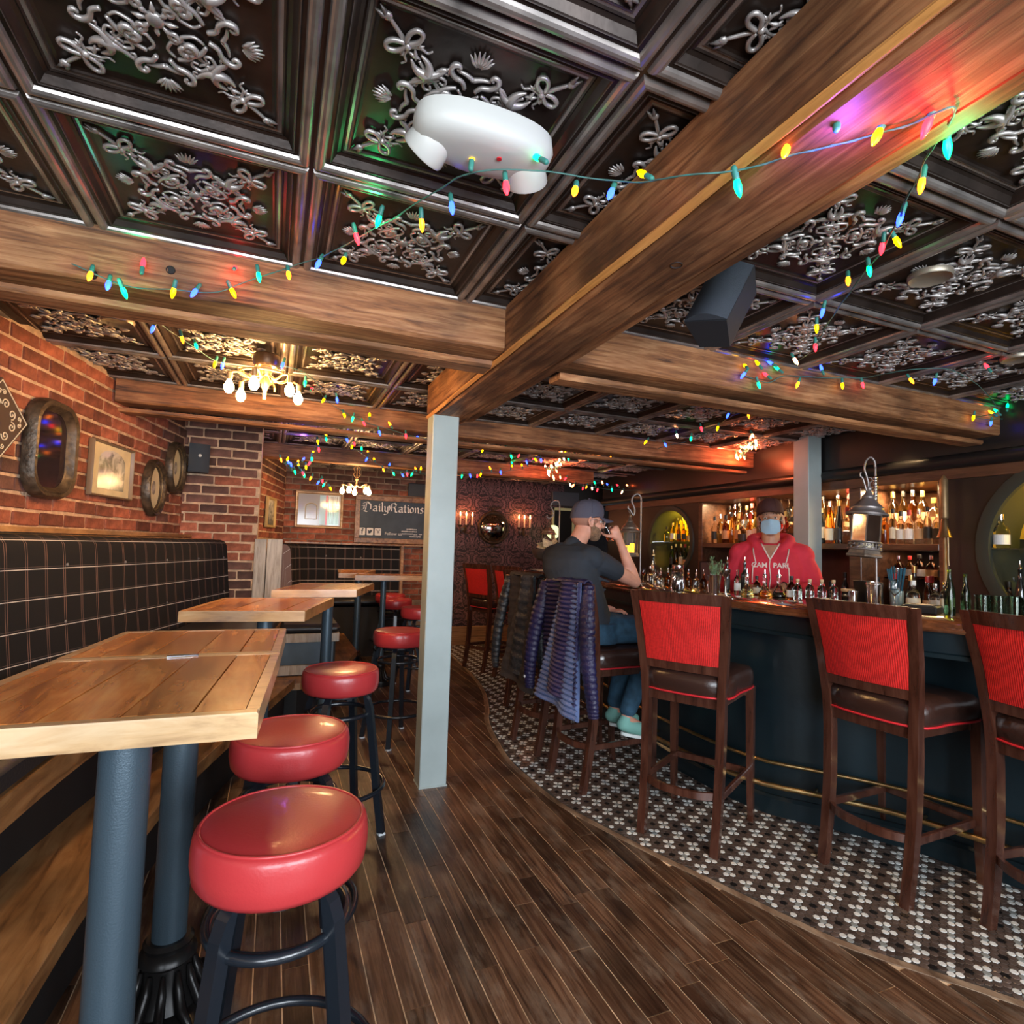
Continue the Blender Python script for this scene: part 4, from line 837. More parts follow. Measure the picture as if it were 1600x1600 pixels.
# duckboard side shelf of the bar (work side)
PR(sweep_z(bp_, [(.34, .86), (.34, .90), (.75, .90), (.75, .86)], 'work_shelf', M['blackmatte'], bar))
PR(sweep_z(bp_, [(.72, 0), (.72, .86), (.75, .86), (.75, 0)], 'under_cupboard', M['blackmatte'], bar))
STR = {
 'near': ([(-0.619, 2.11, 2.203), (-0.487, 2.11, 2.164), (-0.346, 2.11, 2.178), (-0.217, 2.11, 2.196), (-0.103, 2.1, 2.264), (0.035, 2.02, 2.308), (0.157, 1.794, 2.29), (0.259, 1.6, 2.29), (0.344, 1.36, 2.27), (0.391, 1.222, 2.24), (0.531, 1.154, 2.24), (0.638, 1.104, 2.22), (0.708, 1.029, 2.19), (0.735, 0.932, 2.15), (0.819, 0.841, 2.132), (0.883, 0.761, 2.132), (0.941, 0.7, 2.132), (0.993, 0.631, 2.132), (1.029, 0.579, 2.135), (1.256, 0.772, 2.22), (1.436, 0.935, 2.25), (1.61, 1.105, 2.28), (1.751, 1.285, 2.29), (1.929, 1.521, 2.29), (2.112, 1.759, 2.27), (2.317, 2.039, 2.318)],
   [(-0.565, 2.1, 2.174, 'o'), (-0.515, 2.09, 2.15, 'b'), (-0.481, 2.09, 2.14, 'g'), (-0.432, 2.1, 2.215, 'r'), (-0.341, 2.1, 2.171, 'y'), (-0.277, 2.1, 2.177, 'b'), (-0.178, 2.1, 2.202, 'y'), (-0.17, 2.1, 2.27, 'r'), (-0.097, 2.08, 2.266, 'g'), (-0.003, 2.05, 2.275, 'o'), (0.092, 1.932, 2.28, 'b'), (0.16, 1.838, 2.26, 'y'), (0.177, 1.724, 2.29, 'r'), (0.23, 1.6, 2.29, 'g'), (0.329, 1.514, 2.26, 'o'), (0.379, 1.394, 2.25, 'b'), (0.378, 1.224, 2.25, 'y'), (0.454, 1.199, 2.21, 'r'), (0.521, 1.15, 2.25, 'g'), (0.598, 1.124, 2.19, 'o'), (0.67, 1.081, 2.18, 'b'), (0.721, 1.023, 2.19, 'y'), (0.817, 0.856, 2.11, 'g'), (0.862, 0.771, 2.137, 'o'), (0.892, 0.691, 2.137, 'b'), (0.965, 0.662, 2.128, 'y'), (1.016, 0.607, 2.13, 'r'), (1.14, 0.654, 2.16, 'g'), (1.307, 0.801, 2.22, 'o'), (1.448, 0.939, 2.25, 'b'), (1.576, 1.046, 2.27, 'y'), (1.572, 1.075, 2.27, 'r'), (1.683, 1.198, 2.28, 'g'), (1.696, 1.278, 2.28, 'o'), (1.851, 1.494, 2.29, 'b'), (1.937, 1.595, 2.28, 'y'), (2.089, 1.727, 2.27, 'r'), (2.139, 1.882, 2.26, 'w')]),
 'right': ([(2.09, 2.12, 2.243), (2.236, 2.12, 2.232), (2.343, 2.12, 2.28), (2.639, 2.12, 2.315), (2.816, 2.036, 2.318), (2.802, 1.797, 2.29), (3.027, 1.699, 2.28), (3.775, 1.926, 2.24), (3.924, 2.12, 2.252), (4.153, 2.12, 2.266), (4.502, 2.12, 2.315)],
   [(2.074, 2.1, 2.27, 'y'), (2.16, 2.1, 2.289, 'y'), (2.07, 2.1, 2.244, 'b'), (2.148, 2.1, 2.208, 'g'), (2.248, 2.1, 2.309, 'b'), (2.291, 2.1, 2.286, 'g'), (2.215, 2.1, 2.243, 'r'), (2.422, 2.1, 2.246, 'o'), (2.567, 2.081, 2.318, 'b'), (2.737, 2.1, 2.286, 'y'), (2.889, 2.1, 2.31, 'r'), (2.903, 1.859, 2.27, 'o'), (3.012, 1.801, 2.27, 'b'), (3.109, 1.622, 2.28, 'r'), (3.869, 2.1, 2.245, 'y'), (4.068, 2.1, 2.273, 'o'), (4.115, 2.1, 2.286, 'g'), (4.176, 2.083, 2.318, 'g'), (4.041, 2.1, 2.23, 'b'), (4.25, 2.1, 2.286, 'r'), (4.317, 2.1, 2.261, 'o')]),
 'left': ([(-0.56, 2.4, 2.255), (-0.514, 2.69, 2.27), (-0.478, 2.854, 2.28), (-0.41, 3.073, 2.29), (-0.305, 3.305, 2.29), (-0.138, 3.351, 2.29), (0.005, 3.202, 2.29), (0.155, 3.304, 2.27), (0.273, 3.96, 2.318), (0.47, 4.12, 2.257), (0.687, 4.12, 2.207), (0.874, 4.12, 2.171), (1.178, 4.35, 2.191), (1.451, 4.6, 2.269), (1.844, 4.989, 2.318), (2.136, 5.224, 2.318), (2.561, 5.375, 2.318)],
   [(-0.512, 2.45, 2.245, 'r'), (-0.491, 2.622, 2.27, 'y'), (-0.523, 2.824, 2.27, 'b'), (-0.438, 2.945, 2.28, 'o'), (-0.396, 3.066, 2.29, 'g'), (-0.329, 3.318, 2.29, 'y'), (-0.294, 3.323, 2.29, 'b'), (-0.002, 3.17, 2.29, 'b'), (0.116, 3.394, 2.27, 'g'), (0.167, 3.788, 2.318, 'r'), (0.262, 3.966, 2.318, 'y'), (0.332, 3.89, 2.318, 'b'), (0.402, 4.1, 2.263, 'y'), (0.468, 4.1, 2.248, 'g'), (0.535, 4.1, 2.219, 'r'), (0.581, 4.12, 2.26, 'y'), (0.649, 4.1, 2.167, 'b'), (0.733, 4.1, 2.208, 'o'), (0.841, 4.1, 2.164, 'r'), (0.972, 4.3, 2.182, 'b'), (1.45, 4.6, 2.28, 'g'), (1.559, 4.7, 2.257, 'r'), (1.684, 4.8, 2.239, 'y'), (1.83, 4.883, 2.318, 'b'), (1.986, 5.021, 2.318, 'o'), (2.155, 5.3, 2.298, 'g'), (2.263, 5.325, 2.318, 'r'), (2.494, 5.469, 2.318, 'y'), (2.57, 5.471, 2.318, 'b')]),
 'booth': ([(0.008, 5.5, 2.111), (0.109, 5.5, 2.009), (0.195, 5.6, 2.01), (0.287, 5.6, 2.173), (0.32, 5.6, 2.308), (0.369, 5.277, 2.318), (0.577, 5.578, 2.318), (0.758, 5.8, 2.268), (1.001, 5.9, 2.159), (1.267, 5.9, 2.127), (1.611, 5.9, 2.127), (1.969, 5.9, 2.168), (2.419, 5.9, 2.239), (2.677, 5.614, 2.318), (2.482, 4.791, 2.318)],
   [(0.014, 5.5, 2.106, 'o'), (0.069, 5.5, 2.076, 'y'), (0.091, 5.5, 2.049, 'b'), (0.109, 5.5, 2.027, 'b'), (0.137, 5.5, 2.006, 'g'), (0.16, 5.5, 2.072, 'o'), (0.203, 5.5, 2.099, 'b'), (0.173, 5.5, 2.038, 'y'), (0.236, 5.6, 2.067, 'y'), (0.274, 5.6, 2.106, 'r'), (0.283, 5.6, 2.148, 'g'), (0.287, 5.6, 2.185, 'y'), (0.206, 5.6, 2.005, 'r'), (0.224, 5.6, 1.988, 'g'), (0.297, 5.7, 1.98, 'o'), (0.374, 5.8, 1.953, 'b'), (0.397, 5.8, 1.973, 'r'), (0.422, 5.8, 1.931, 'g'), (0.479, 5.9, 1.913, 'y'), (0.334, 5.5, 2.228, 'r'), (0.32, 5.5, 2.298, 'y'), (0.356, 5.187, 2.318, 'o'), (0.387, 5.437, 2.318, 'g'), (0.56, 5.368, 2.318, 'b'), (0.648, 5.535, 2.318, 'r'), (0.646, 5.6, 2.297, 'y'), (0.758, 5.8, 2.281, 'g'), (0.821, 5.8, 2.268, 'o'), (0.817, 5.8, 2.216, 'b'), (0.902, 5.9, 2.21, 'y'), (0.989, 5.9, 2.138, 'o'), (1.053, 5.9, 2.163, 'b'), (1.095, 5.9, 2.107, 'g'), (1.188, 5.9, 2.094, 'b'), (1.241, 5.9, 2.112, 'r'), (1.301, 5.9, 2.116, 'g'), (1.334, 5.9, 2.146, 'o'), (1.382, 5.9, 2.143, 'y'), (1.839, 5.9, 2.137, 'g'), (1.925, 5.9, 2.151, 'b'), (2.013, 5.9, 2.15, 'r'), (2.057, 5.9, 2.175, 'y'), (2.168, 5.9, 2.212, 'o'), (2.282, 5.9, 2.214, 'b'), (2.411, 5.9, 2.26, 'y'), (2.425, 5.9, 2.297, 'g'), (2.543, 5.9, 2.278, 'y'), (2.605, 5.9, 2.312, 'b'), (2.557, 5.639, 2.318, 'r')]),
 'bar': ([(2.545, 5.191, 2.318), (2.763, 5.051, 2.318), (3.119, 4.9, 2.251), (3.095, 4.142, 2.29), (3.089, 3.793, 2.29), (2.955, 3.341, 2.29), (2.774, 2.924, 2.29), (2.741, 2.648, 2.29), (2.692, 2.552, 2.29)],
   [(2.524, 4.806, 2.318, 'y'), (2.755, 5.2, 2.318, 'g'), (2.733, 5.023, 2.318, 'r'), (2.982, 5.2, 2.304, 'y'), (2.856, 4.809, 2.318, 'b'), (3.147, 4.993, 2.318, 'o'), (3.109, 4.692, 2.318, 'g'), (3.169, 4.567, 2.318, 'r'), (2.799, 3.909, 2.28, 'y'), (2.987, 3.928, 2.28, 'b'), (2.865, 3.618, 2.29, 'w'), (2.962, 3.561, 2.27, 'g'), (2.82, 3.287, 2.28, 'r'), (2.877, 3.174, 2.27, 'y'), (2.727, 2.909, 2.29, 'b'), (2.801, 2.818, 2.28, 'o'), (2.697, 2.591, 2.28, 'y')]),
 'red': ([(2.505, 4.902, 2.318), (2.782, 5.544, 2.318), (2.881, 5.9, 2.276), (3.265, 6.2, 2.246), (3.581, 6.2, 2.165), (4.098, 6.2, 2.151), (4.248, 5.8, 2.144), (4.313, 5.4, 2.167), (4.339, 4.9, 2.228), (4.399, 4.5, 2.262), (4.073, 4.2, 2.28), (3.854, 3.853, 2.318), (3.47, 3.417, 2.318)],
   [(2.515, 4.889, 2.318, 'd'), (2.533, 4.964, 2.318, 'd'), (2.719, 5.245, 2.318, 'w'), (2.74, 5.372, 2.318, 'd'), (2.801, 5.536, 2.318, 'd'), (2.761, 5.392, 2.318, 'd'), (2.833, 5.645, 2.318, 'w'), (2.827, 5.605, 2.318, 'w'), (2.867, 5.589, 2.318, 'd'), (2.994, 5.831, 2.314, 'w'), (2.95, 5.829, 2.298, 'd'), (2.979, 5.828, 2.315, 'd'), (2.954, 5.876, 2.28, 'd'), (2.962, 5.869, 2.304, 'd'), (2.904, 5.864, 2.282, 'w'), (2.902, 5.896, 2.29, 'd'), (2.826, 5.884, 2.292, 'w'), (2.881, 5.89, 2.274, 'd'), (2.864, 5.891, 2.273, 'd'), (2.936, 5.914, 2.213, 'd'), (2.88, 5.928, 2.237, 'w'), (2.951, 5.911, 2.193, 'd'), (3.945, 4.117, 2.291, 'd'), (3.935, 4.096, 2.271, 'w'), (3.926, 4.094, 2.299, 'd'), (4.028, 4.107, 2.287, 'd'), (3.97, 4.081, 2.299, 'd'), (4.057, 4.132, 2.298, 'w'), (3.97, 4.086, 2.292, 'd'), (4.006, 4.11, 2.304, 'w'), (3.99, 4.048, 2.318, 'w'), (3.913, 3.985, 2.318, 'd'), (3.967, 4.018, 2.318, 'd'), (3.872, 3.965, 2.318, 'd'), (3.905, 3.938, 2.318, 'd'), (3.943, 4.024, 2.318, 'w'), (3.93, 3.972, 2.318, 'd'), (3.761, 3.783, 2.318, 'w'), (3.911, 3.89, 2.318, 'w'), (3.831, 3.806, 2.318, 'w'), (3.811, 3.818, 2.318, 'd'), (3.842, 3.787, 2.318, 'd'), (3.741, 3.682, 2.318, 'w'), (3.706, 3.703, 2.318, 'd'), (3.643, 3.585, 2.318, 'w'), (3.629, 3.577, 2.318, 'd'), (3.442, 3.424, 2.318, 'd'), (3.493, 3.478, 2.318, 'd'), (3.074, 6.0, 2.226, 'd'), (3.195, 6.067, 2.227, 'r'), (3.258, 6.1, 2.157, 'w'), (3.345, 6.147, 2.16, 'd'), (3.444, 6.2, 2.211, 'w'), (3.5, 6.2, 2.144, 'r'), (3.554, 6.2, 2.163, 'o'), (3.627, 6.2, 2.152, 'w'), (3.673, 6.2, 2.187, 'g'), (3.711, 6.2, 2.134, 'r'), (3.784, 6.2, 2.195, 'd'), (3.859, 6.2, 2.184, 'b'), (3.916, 6.2, 2.155, 'g'), (4.011, 6.2, 2.186, 'r'), (4.079, 6.2, 2.133, 'w'), (4.155, 6.2, 2.196, 'd'), (4.249, 6.18, 2.159, 'w'), (4.272, 6.1, 2.138, 'd'), (4.314, 5.93, 2.183, 'g'), (4.33, 5.86, 2.138, 'r'), (4.344, 5.79, 2.157, 'd'), (4.361, 5.7, 2.221, 'w'), (4.379, 5.59, 2.189, 'r'), (4.393, 5.5, 2.159, 'w'), (4.401, 5.43, 2.229, 'g'), (4.411, 5.34, 2.183, 'o'), (4.416, 5.27, 2.258, 'r'), (4.423, 5.17, 2.197, 'd'), (4.426, 5.09, 2.233, 'g'), (4.428, 4.97, 2.228, 'w'), (4.427, 4.9, 2.277, 'd'), (4.416, 4.66, 2.248, 'd'), (4.399, 4.5, 2.262, 'o')]),
}
# =================== STRING LIGHTS ===================
M['wire'] = mat('green_cord', (.06, .17, .15), .5); M['socket'] = mat('teal_socket', (.04, .22, .18), .45)
GC_ = {'r': ((1, .012, .02), 7), 'g': ((.0, .80, .16), 5), 'b': ((.012, .035, 1), 10), 'y': ((1, .46, .0), 5), 'o': ((1, .20, .005), 6), 'd': ((1, .13, .035), 24), 'w': ((1, .38, .16), 24)}
GN = {'r': 'red', 'g': 'green', 'b': 'blue', 'y': 'yellow', 'o': 'orange', 'd': 'warm red', 'w': 'warm white'}
BLM = {}
for k_, (c_, s_) in GC_.items():
    g_ = glow('bulb_' + GN[k_].replace(' ', '_'), c_, s_); m_ = MB()
    m_.lathe([(0, -.030), (.0022, -.028), (.0052, -.020), (.0062, -.012), (.0048, -.003), (.0042, 0)], n=10, m=0); n0 = len(m_.f)
    m_.lathe([(.0048, -.004), (.0052, .0), (.0052, .014), (.0035, .019), (0, .019)], n=8, m=1)
    BLM[k_] = m_.mesh('bulb', [g_, M['socket']], True)
SL = {'near': 'green-wired coloured light string sagging under the white emergency light and round the big beam', 'right': 'coloured light string along the near right cross beam', 'left': 'coloured light string from the near left beam past the first chandelier to the bar',
      'booth': 'coloured light string looped round the back booth beams', 'bar': 'short coloured light string rising from the far beam to the near right beam', 'red': 'warm red light string bunched in two glowing coils and draped over the bar'}
for k_, (wp_, bl) in STR.items():
    a0 = wp_[0]; t = thing('string_light', SL[k_], 'string lights', a0)
    off = Vector(a0); pts = spline([Vector(p) - off for p in wp_], 6)
    for i, p in enumerate(pts): p += Vector((noise.noise(p * 9) * .006, noise.noise(p * 9 + Vector((5, 0, 0))) * .006, noise.noise(p * 8) * .004))
    m_ = MB(); m_.tube(pts, .0018, 5)
    m_.tube([p + Vector((.0025 * math.cos(i * 1.3), .0025 * math.sin(i * 1.3), .002 * math.sin(i * 1.3))) for i, p in enumerate(pts)], .0016, 5)
    m_.build('wire', M['wire'], t, smooth=True)
    for i, (x, y, z, c_) in enumerate(bl):
        p = Vector((x, y, z)) - off; near = min(pts, key=lambda q: (q - p).length); d = p - near
        up = 1 if d.z > .004 else -1
        rr = R_.uniform(-.5, .5), R_.uniform(-.5, .5)
        sc_ = 1.3 if y < 3.2 else (1.4 if y < 5 else 1.55)
        b_ = link('bulb', BLM[c_], t, loc=p + Vector((0, 0, .012 * (-up) * 0 + .012)), rot=((0 if up < 0 else 2.6) + rr[0], rr[1], 0), scale=(sc_,) * 3)
# small real glow of the bulbs that lie against surfaces
for x, y, z, c, p in ((.90, .68, 2.10, (.25, .1, 1), .9), (1.02, .60, 2.09, (1, .03, .03), 1.0), (1.16, .64, 2.12, (.05, 1, .3), .8), (.22, 1.62, 2.25, (.05, 1, .3), .35), (.18, 1.74, 2.25, (1, .05, .05), .35), (-.5, 2.05, 2.13, (.05, 1, .3), .25),
                      (3.9, 4.0, 2.24, (1, .16, .06), 6), (2.9, 5.75, 2.22, (1, .16, .06), 5), (.2, 5.5, 2.2, (.4, .15, 1), .8), (-.17, 2.07, 2.24, (1, .05, .05), .2)):
    plight('bulb_glow', (x, y, z), p, c, .012)
# =================== CHANDELIERS ===================
M['hotbulb'] = glow('hot_bulb', (1, .62, .25), 40); M['oldgold'] = mat('pale_gilt', (.75, .52, .26), .35, metal=.8)
M['bronze'] = mat('dark_bronze', (.09, .06, .04), .35, metal=.7)
def bulb_part(parent, p, r=.024):
    m_ = MB(); m_.lathe([(0, -.055), (r * .6, -.05), (r, -.03), (r * .95, -.012), (r * .45, .012), (r * .42, .022)], n=14); b_ = m_.build('bulb', M['hotbulb'], parent, smooth=True, loc=p)
    m_ = MB(); m_.lathe([(r * .55, .016), (r * .6, .05), (r * .3, .058)], n=12); m_.build('bulb_holder', M['oldgold'], b_, smooth=40)
c1 = thing('chandelier', 'flush gilt chandelier with glowing bare bulbs near the brick wall', 'chandelier', (-.085, 3.22, 0))
m_ = MB(); m_.lathe([(.0, 2.27), (.055, 2.275), (.065, 2.29), (.065, 2.335), (.06, 2.34)], n=24); m_.build('canopy', M['bronze'], c1, smooth=40)
m_ = MB(); m_.lathe([(0, 2.10), (.008, 2.103), (.010, 2.15), (.018, 2.17), (.028, 2.2), (.014, 2.225), (.03, 2.245), (.03, 2.275)], n=12); m_.build('hub', M['oldgold'], c1, smooth=50)
m_ = MB(); m_.tube([(.125 * math.cos(a * PI / 16), .125 * math.sin(a * PI / 16), 2.232) for a in range(32)], .006, 6, closed=True); m_.build('ring', M['oldgold'], c1, smooth=True)
for k_ in range(6):
    a = k_ * PI / 3 + .25; c_, s_ = math.cos(a), math.sin(a)
    m_ = MB(); m_.tube(spline([(.02 * c_, .02 * s_, 2.235), (.07 * c_, .07 * s_, 2.205), (.12 * c_, .12 * s_, 2.225), (.165 * c_, .165 * s_, 2.215), (.17 * c_, .17 * s_, 2.19)], 4), .006, 6)
    m_.tube(spline([(.10 * c_, .10 * s_, 2.215), (.115 * c_, .115 * s_, 2.25), (.135 * c_, .135 * s_, 2.245), (.13 * c_, .13 * s_, 2.23)], 4), .004, 6); m_.build('arm', M['oldgold'], c1, smooth=True)
    if k_ != 1: bulb_part(c1, (.17 * c_, .17 * s_, 2.16))
plight('chandelier_light', (-.085, 3.22, 2.13), 22, (1, .56, .22), .10); plight('chandelier_light', (-.085, 3.26, 2.235), 13, (1, .50, .14), .06)
c2 = thing('chandelier', 'small hanging chandelier with bulbs in front of the chalkboard wall', 'chandelier', (.80, 6.42, 0))
m_ = MB(); m_.lathe([(0, 2.32), (.04, 2.325), (.05, 2.339)][::1], n=16); m_.build('canopy', M['oldgold'], c2)
m_ = MB(); m_.tube([(0, 0, 2.32), (0, 0, 2.22)], .005, 6)
for s_ in (-1, 1): m_.tube(spline([(0, 0, 2.22), (s_ * .035, 0, 2.19), (s_ * .02, 0, 2.15), (s_ * .035, 0, 2.12), (0, 0, 2.08)], 5), .005, 6)
m_.lathe([(0, 2.0), (.012, 2.01), (.008, 2.05), (.02, 2.07), (.006, 2.09), (.006, 2.2)], n=10); m_.build('hanger', M['oldgold'], c2, smooth=40)
for k_ in range(5):
    a = k_ * 2 * PI / 5 + .3; c_, s_ = math.cos(a), math.sin(a); m_ = MB(); m_.tube(spline([(0, 0, 2.01), (.06 * c_, .06 * s_, 1.985), (.13 * c_, .13 * s_, 2.01), (.15 * c_, .15 * s_, 1.985)], 4), .006, 6); m_.build('arm', M['oldgold'], c2, smooth=True); bulb_part(c2, (.15 * c_, .15 * s_, 1.96), .026)
plight('chandelier_light', (.80, 6.42, 1.93), 13, (1, .60, .28), .09)
# downlights
M['dl'] = glow('downlight_lens', (1, .62, .25), 14); M['dlrim'] = mat('downlight_rim', (.30, .26, .2), .4, metal=.6)
DL = ['recessed downlight over the back bar side, nearest the frame\'s right edge', 'recessed downlight above the rightmost chairs, behind the coloured light string', 'recessed downlight beside the grey-green bar post', 'recessed downlight near the brick wall beside the chandelier', 'recessed downlight over the far end of the bar', 'recessed downlight in front of the chalkboard']
for (x, y, p), lb in zip(DOWN, DL):
    t = thing('downlight', lb, 'ceiling light', (x, y, 0)); zz = ZC + .0355
    m_ = MB(); m_.lathe([(.050, 2.335), (.062, 2.326), (.066, 2.332), (.066, 2.345), (.05, 2.345)], n=24); m_.build('rim', M['dlrim'], t, smooth=50)
    m_ = MB(); m_.lathe([(0, 2.339), (.05, 2.339), (.05, 2.344), (0, 2.344)], n=20); m_.build('lens', M['dl'], t)
# =================== SPEAKERS, EMERGENCY LIGHT ===================
M['speakerb'] = mat('speaker_cabinet', (.018, .020, .024), .55); M['grille'] = mat('speaker_grille', (.04, .05, .065), .6, bump=.5, bscale=500); M['whiteplastic'] = mat('white_plastic', (.50, .51, .48), .42); M['clearlens'] = mat('yellowed_lens', (.75, .62, .38), .12, trans=.6)
def speaker(lb, loc, rot, s=(.15, .17, .24)):
    t = thing('loudspeaker', lb, 'speaker', loc); t.rotation_euler = rot; w_, d_, h_ = s
    m_ = MB(); m_.prism([(-w_ / 2, -d_ / 2 + .03), (w_ / 2, -d_ / 2 + .03), (w_ / 2 - .02, d_ / 2), (-w_ / 2 + .02, d_ / 2)], -h_ / 2, h_ / 2); m_.build('cabinet', M['speakerb'], t)
    m_ = MB(); cs = spline([(-w_ / 2, -d_ / 2 + .028, 0), (-w_ / 4, -d_ / 2 + .008, 0), (0, -d_ / 2, 0), (w_ / 4, -d_ / 2 + .008, 0), (w_ / 2, -d_ / 2 + .028, 0)], 3); m_.prism([(p.x, p.y) for p in cs], -h_ / 2 + .004, h_ / 2 - .004); m_.build('grille', M['grille'], t, smooth=40)
    m_ = MB(); m_.box((-.02, d_ / 2, -.03), (.02, d_ / 2 + .03, .03), bev=.004); m_.build('bracket', M['black'], t); return t
speaker('black loudspeaker hanging under the ceiling right of the big beam', (1.375, 1.50, 2.225), (math.radians(-28), math.radians(12), math.radians(-65)), (.15, .15, .25))
o = speaker('small black loudspeaker on the brick pier', (-.60, 5.235, 2.02), (0, 0, math.radians(14)), (.15, .15, .23)); m_ = MB(); m_.lathe([(0, 0), (.012, .0), (.012, .004), (0, .004)], n=12, T=TR((0, -.078, .015), rx=PI / 2)); m_.build('badge', M['whiteplastic'], o)
speaker('dark loudspeaker high on the back brick wall right of the chalkboard lamp', (1.78, 7.66, 2.12), (math.radians(8), 0, 0), (.30, .16, .17))
e = thing('emergency_light', 'white twin-head emergency light on the ceiling in front of the big beam', 'emergency light', (.405, 1.215, ZC))
def superell(a, b, n_=2.6, k=28): return [(a * math.copysign(abs(math.cos(t)) ** (2 / n_), math.cos(t)), b * math.copysign(abs(math.sin(t)) ** (2 / n_), math.sin(t))) for t in [2 * PI * i / k for i in range(k)]]
m_ = MB(); rings = []
for z, s_ in ((0, 1.0), (-.026, 1.02), (-.045, .98), (-.058, .90), (-.066, .75), (-.070, .5), (-.071, .1)): rings.append([(x * s_, y * s_, z) for x, y in superell(.165, .082, 2.5)])
m_.loft(rings); fixn(m_.build('housing', M['whiteplastic'], e, smooth=50))
for s_ in (-1, 1):
    T_ = TR((s_ * .118, .030, -.040), rx=math.radians(58), rz=math.radians(-s_ * 30)); m_ = MB(); m_.lathe([(.040, .025), (.046, .01), (.052, -.03), (.050, -.036)], n=20, T=T_); m_.lathe([(.0, .032), (.03, .03), (.040, .025)], n=20, T=T_, caps=False)
    h_ = m_.build('lamp_head', M['whiteplastic'], e, smooth=50); m_ = MB(); m_.lathe([(0, -.040), (.03, -.042), (.050, -.036)], n=20, T=T_); m_.build('lens', M['clearlens'], h_, smooth=40)
m_ = MB(); m_.lathe([(0, 0), (.006, 0), (.006, .003), (0, .003)], n=10, T=TR((.03, -.02, -.074))); m_.build('test_button', M['redpiping'], e)
M['paper'] = mat('label_paper', (.70, .70, .68), .6); M['ink'] = mat('printed_ink', (.03, .03, .04), .6)
m_ = MB(); m_.box((-.045, .0845, -.050), (.045, .0868, -.022)); lb_ = m_.build('rating_label', M['paper'], e)
m_ = MB()
for i in range(5):
    for j in range(2): m_.box((-.041 + i * .017, .0868, -.045 + j * .012), (-.041 + i * .017 + .012, .0876, -.042 + j * .012))
m_.build('label_print', M['ink'], lb_)
d = thing('security_camera', 'small dome security camera hanging under the soffit left of the capped man\'s head', 'camera', (2.95, 6.6, 0))
m_ = MB(); m_.lathe([(0, 2.33), (.045, 2.33), (.045, 2.30), (.04, 2.285)][::-1], n=20); m_.build('housing', M['whiteplastic'], d, smooth=40); m_ = MB(); m_.ball((0, 0, 2.285), .036, 16, 8); m_.build('dome', M['black'], d, smooth=True)
# =================== TEXT ===================
def text_mesh(name, body, size, mt, parent, loc, rot, extrude=.001, align='CENTER', shear=0, bold=0, sx=1):
    cu = bpy.data.curves.new('tmp', 'FONT'); cu.body = body; cu.size = size; cu.extrude = extrude; cu.align_x = align; cu.align_y = 'CENTER'; cu.shear = shear; cu.offset = bold; cu.resolution_u = 2
    to = bpy.data.objects.new('tmp', cu); COL.objects.link(to); dg = bpy.context.evaluated_depsgraph_get(); me = bpy.data.meshes.new_from_object(to.evaluated_get(dg)); bpy.data.objects.remove(to); bpy.data.curves.remove(cu)
    me.name = name; me.materials.clear(); me.materials.append(mt)
    if sx != 1: me.transform(Matrix.Diagonal((sx, 1, 1, 1)))
    return link(name, me, parent, loc, rot)
# =================== WALL ART ===================
M['frame_dark'] = mat('carved_dark_frame', (.075, .050, .030), .38, var=.6, vscale=25, bump=.5, bscale=40, metal=.3); M['frame_gilt'] = mat('dull_gilt_frame', (.20, .14, .07), .38, metal=.5, var=.5, vscale=30)
M['mirrorglass'] = mat('dark_old_glass', (.12, .09, .11), .06, metal=.85); M['passe'] = mat('cream_mount', (.66, .56, .34), .7, var=.15); M['sepia'] = mat('sepia_print', (.34, .29, .24), .8, var=.5, vscale=24)
def engraving(name, sky, mid, dark, sc_=14):
    m, nt, p = _nt(name); L = nt.links; tc = nt.nodes.new('ShaderNodeTexCoord'); n = nt.nodes.new('ShaderNodeTexNoise'); n.inputs['Scale'].default_value = sc_; n.inputs['Detail'].default_value = 7; n.inputs['Distortion'].default_value = .8; L.new(tc.outputs['Object'], n.inputs['Vector'])
    sx = nt.nodes.new('ShaderNodeSeparateXYZ'); L.new(tc.outputs['Object'], sx.inputs[0]); ad = nt.nodes.new('ShaderNodeMath'); ad.operation = 'MULTIPLY_ADD'; ad.inputs[1].default_value = 1.0; L.new(sx.outputs[2], ad.inputs[0]); L.new(n.outputs['Fac'], ad.inputs[2])
    r = _ramp(nt, [(.34, dark), (.47, mid), (.62, sky)]); L.new(ad.outputs[0], r.inputs['Fac']); L.new(r.outputs[0], p.inputs['Base Color']); p.inputs['Roughness'].default_value = .5; p.inputs['Coat Weight'].default_value = .3; p.inputs['Coat Roughness'].default_value = .12; return m
M['engraving'] = engraving('engraving', (.55, .52, .42), (.22, .21, .15), (.06, .07, .05))
AL = math.atan2(uL[1], uL[0])
def on_left(y, z, off=.03): return (wall_x(y) + uL[1] * off, y - uL[0] * off, z)
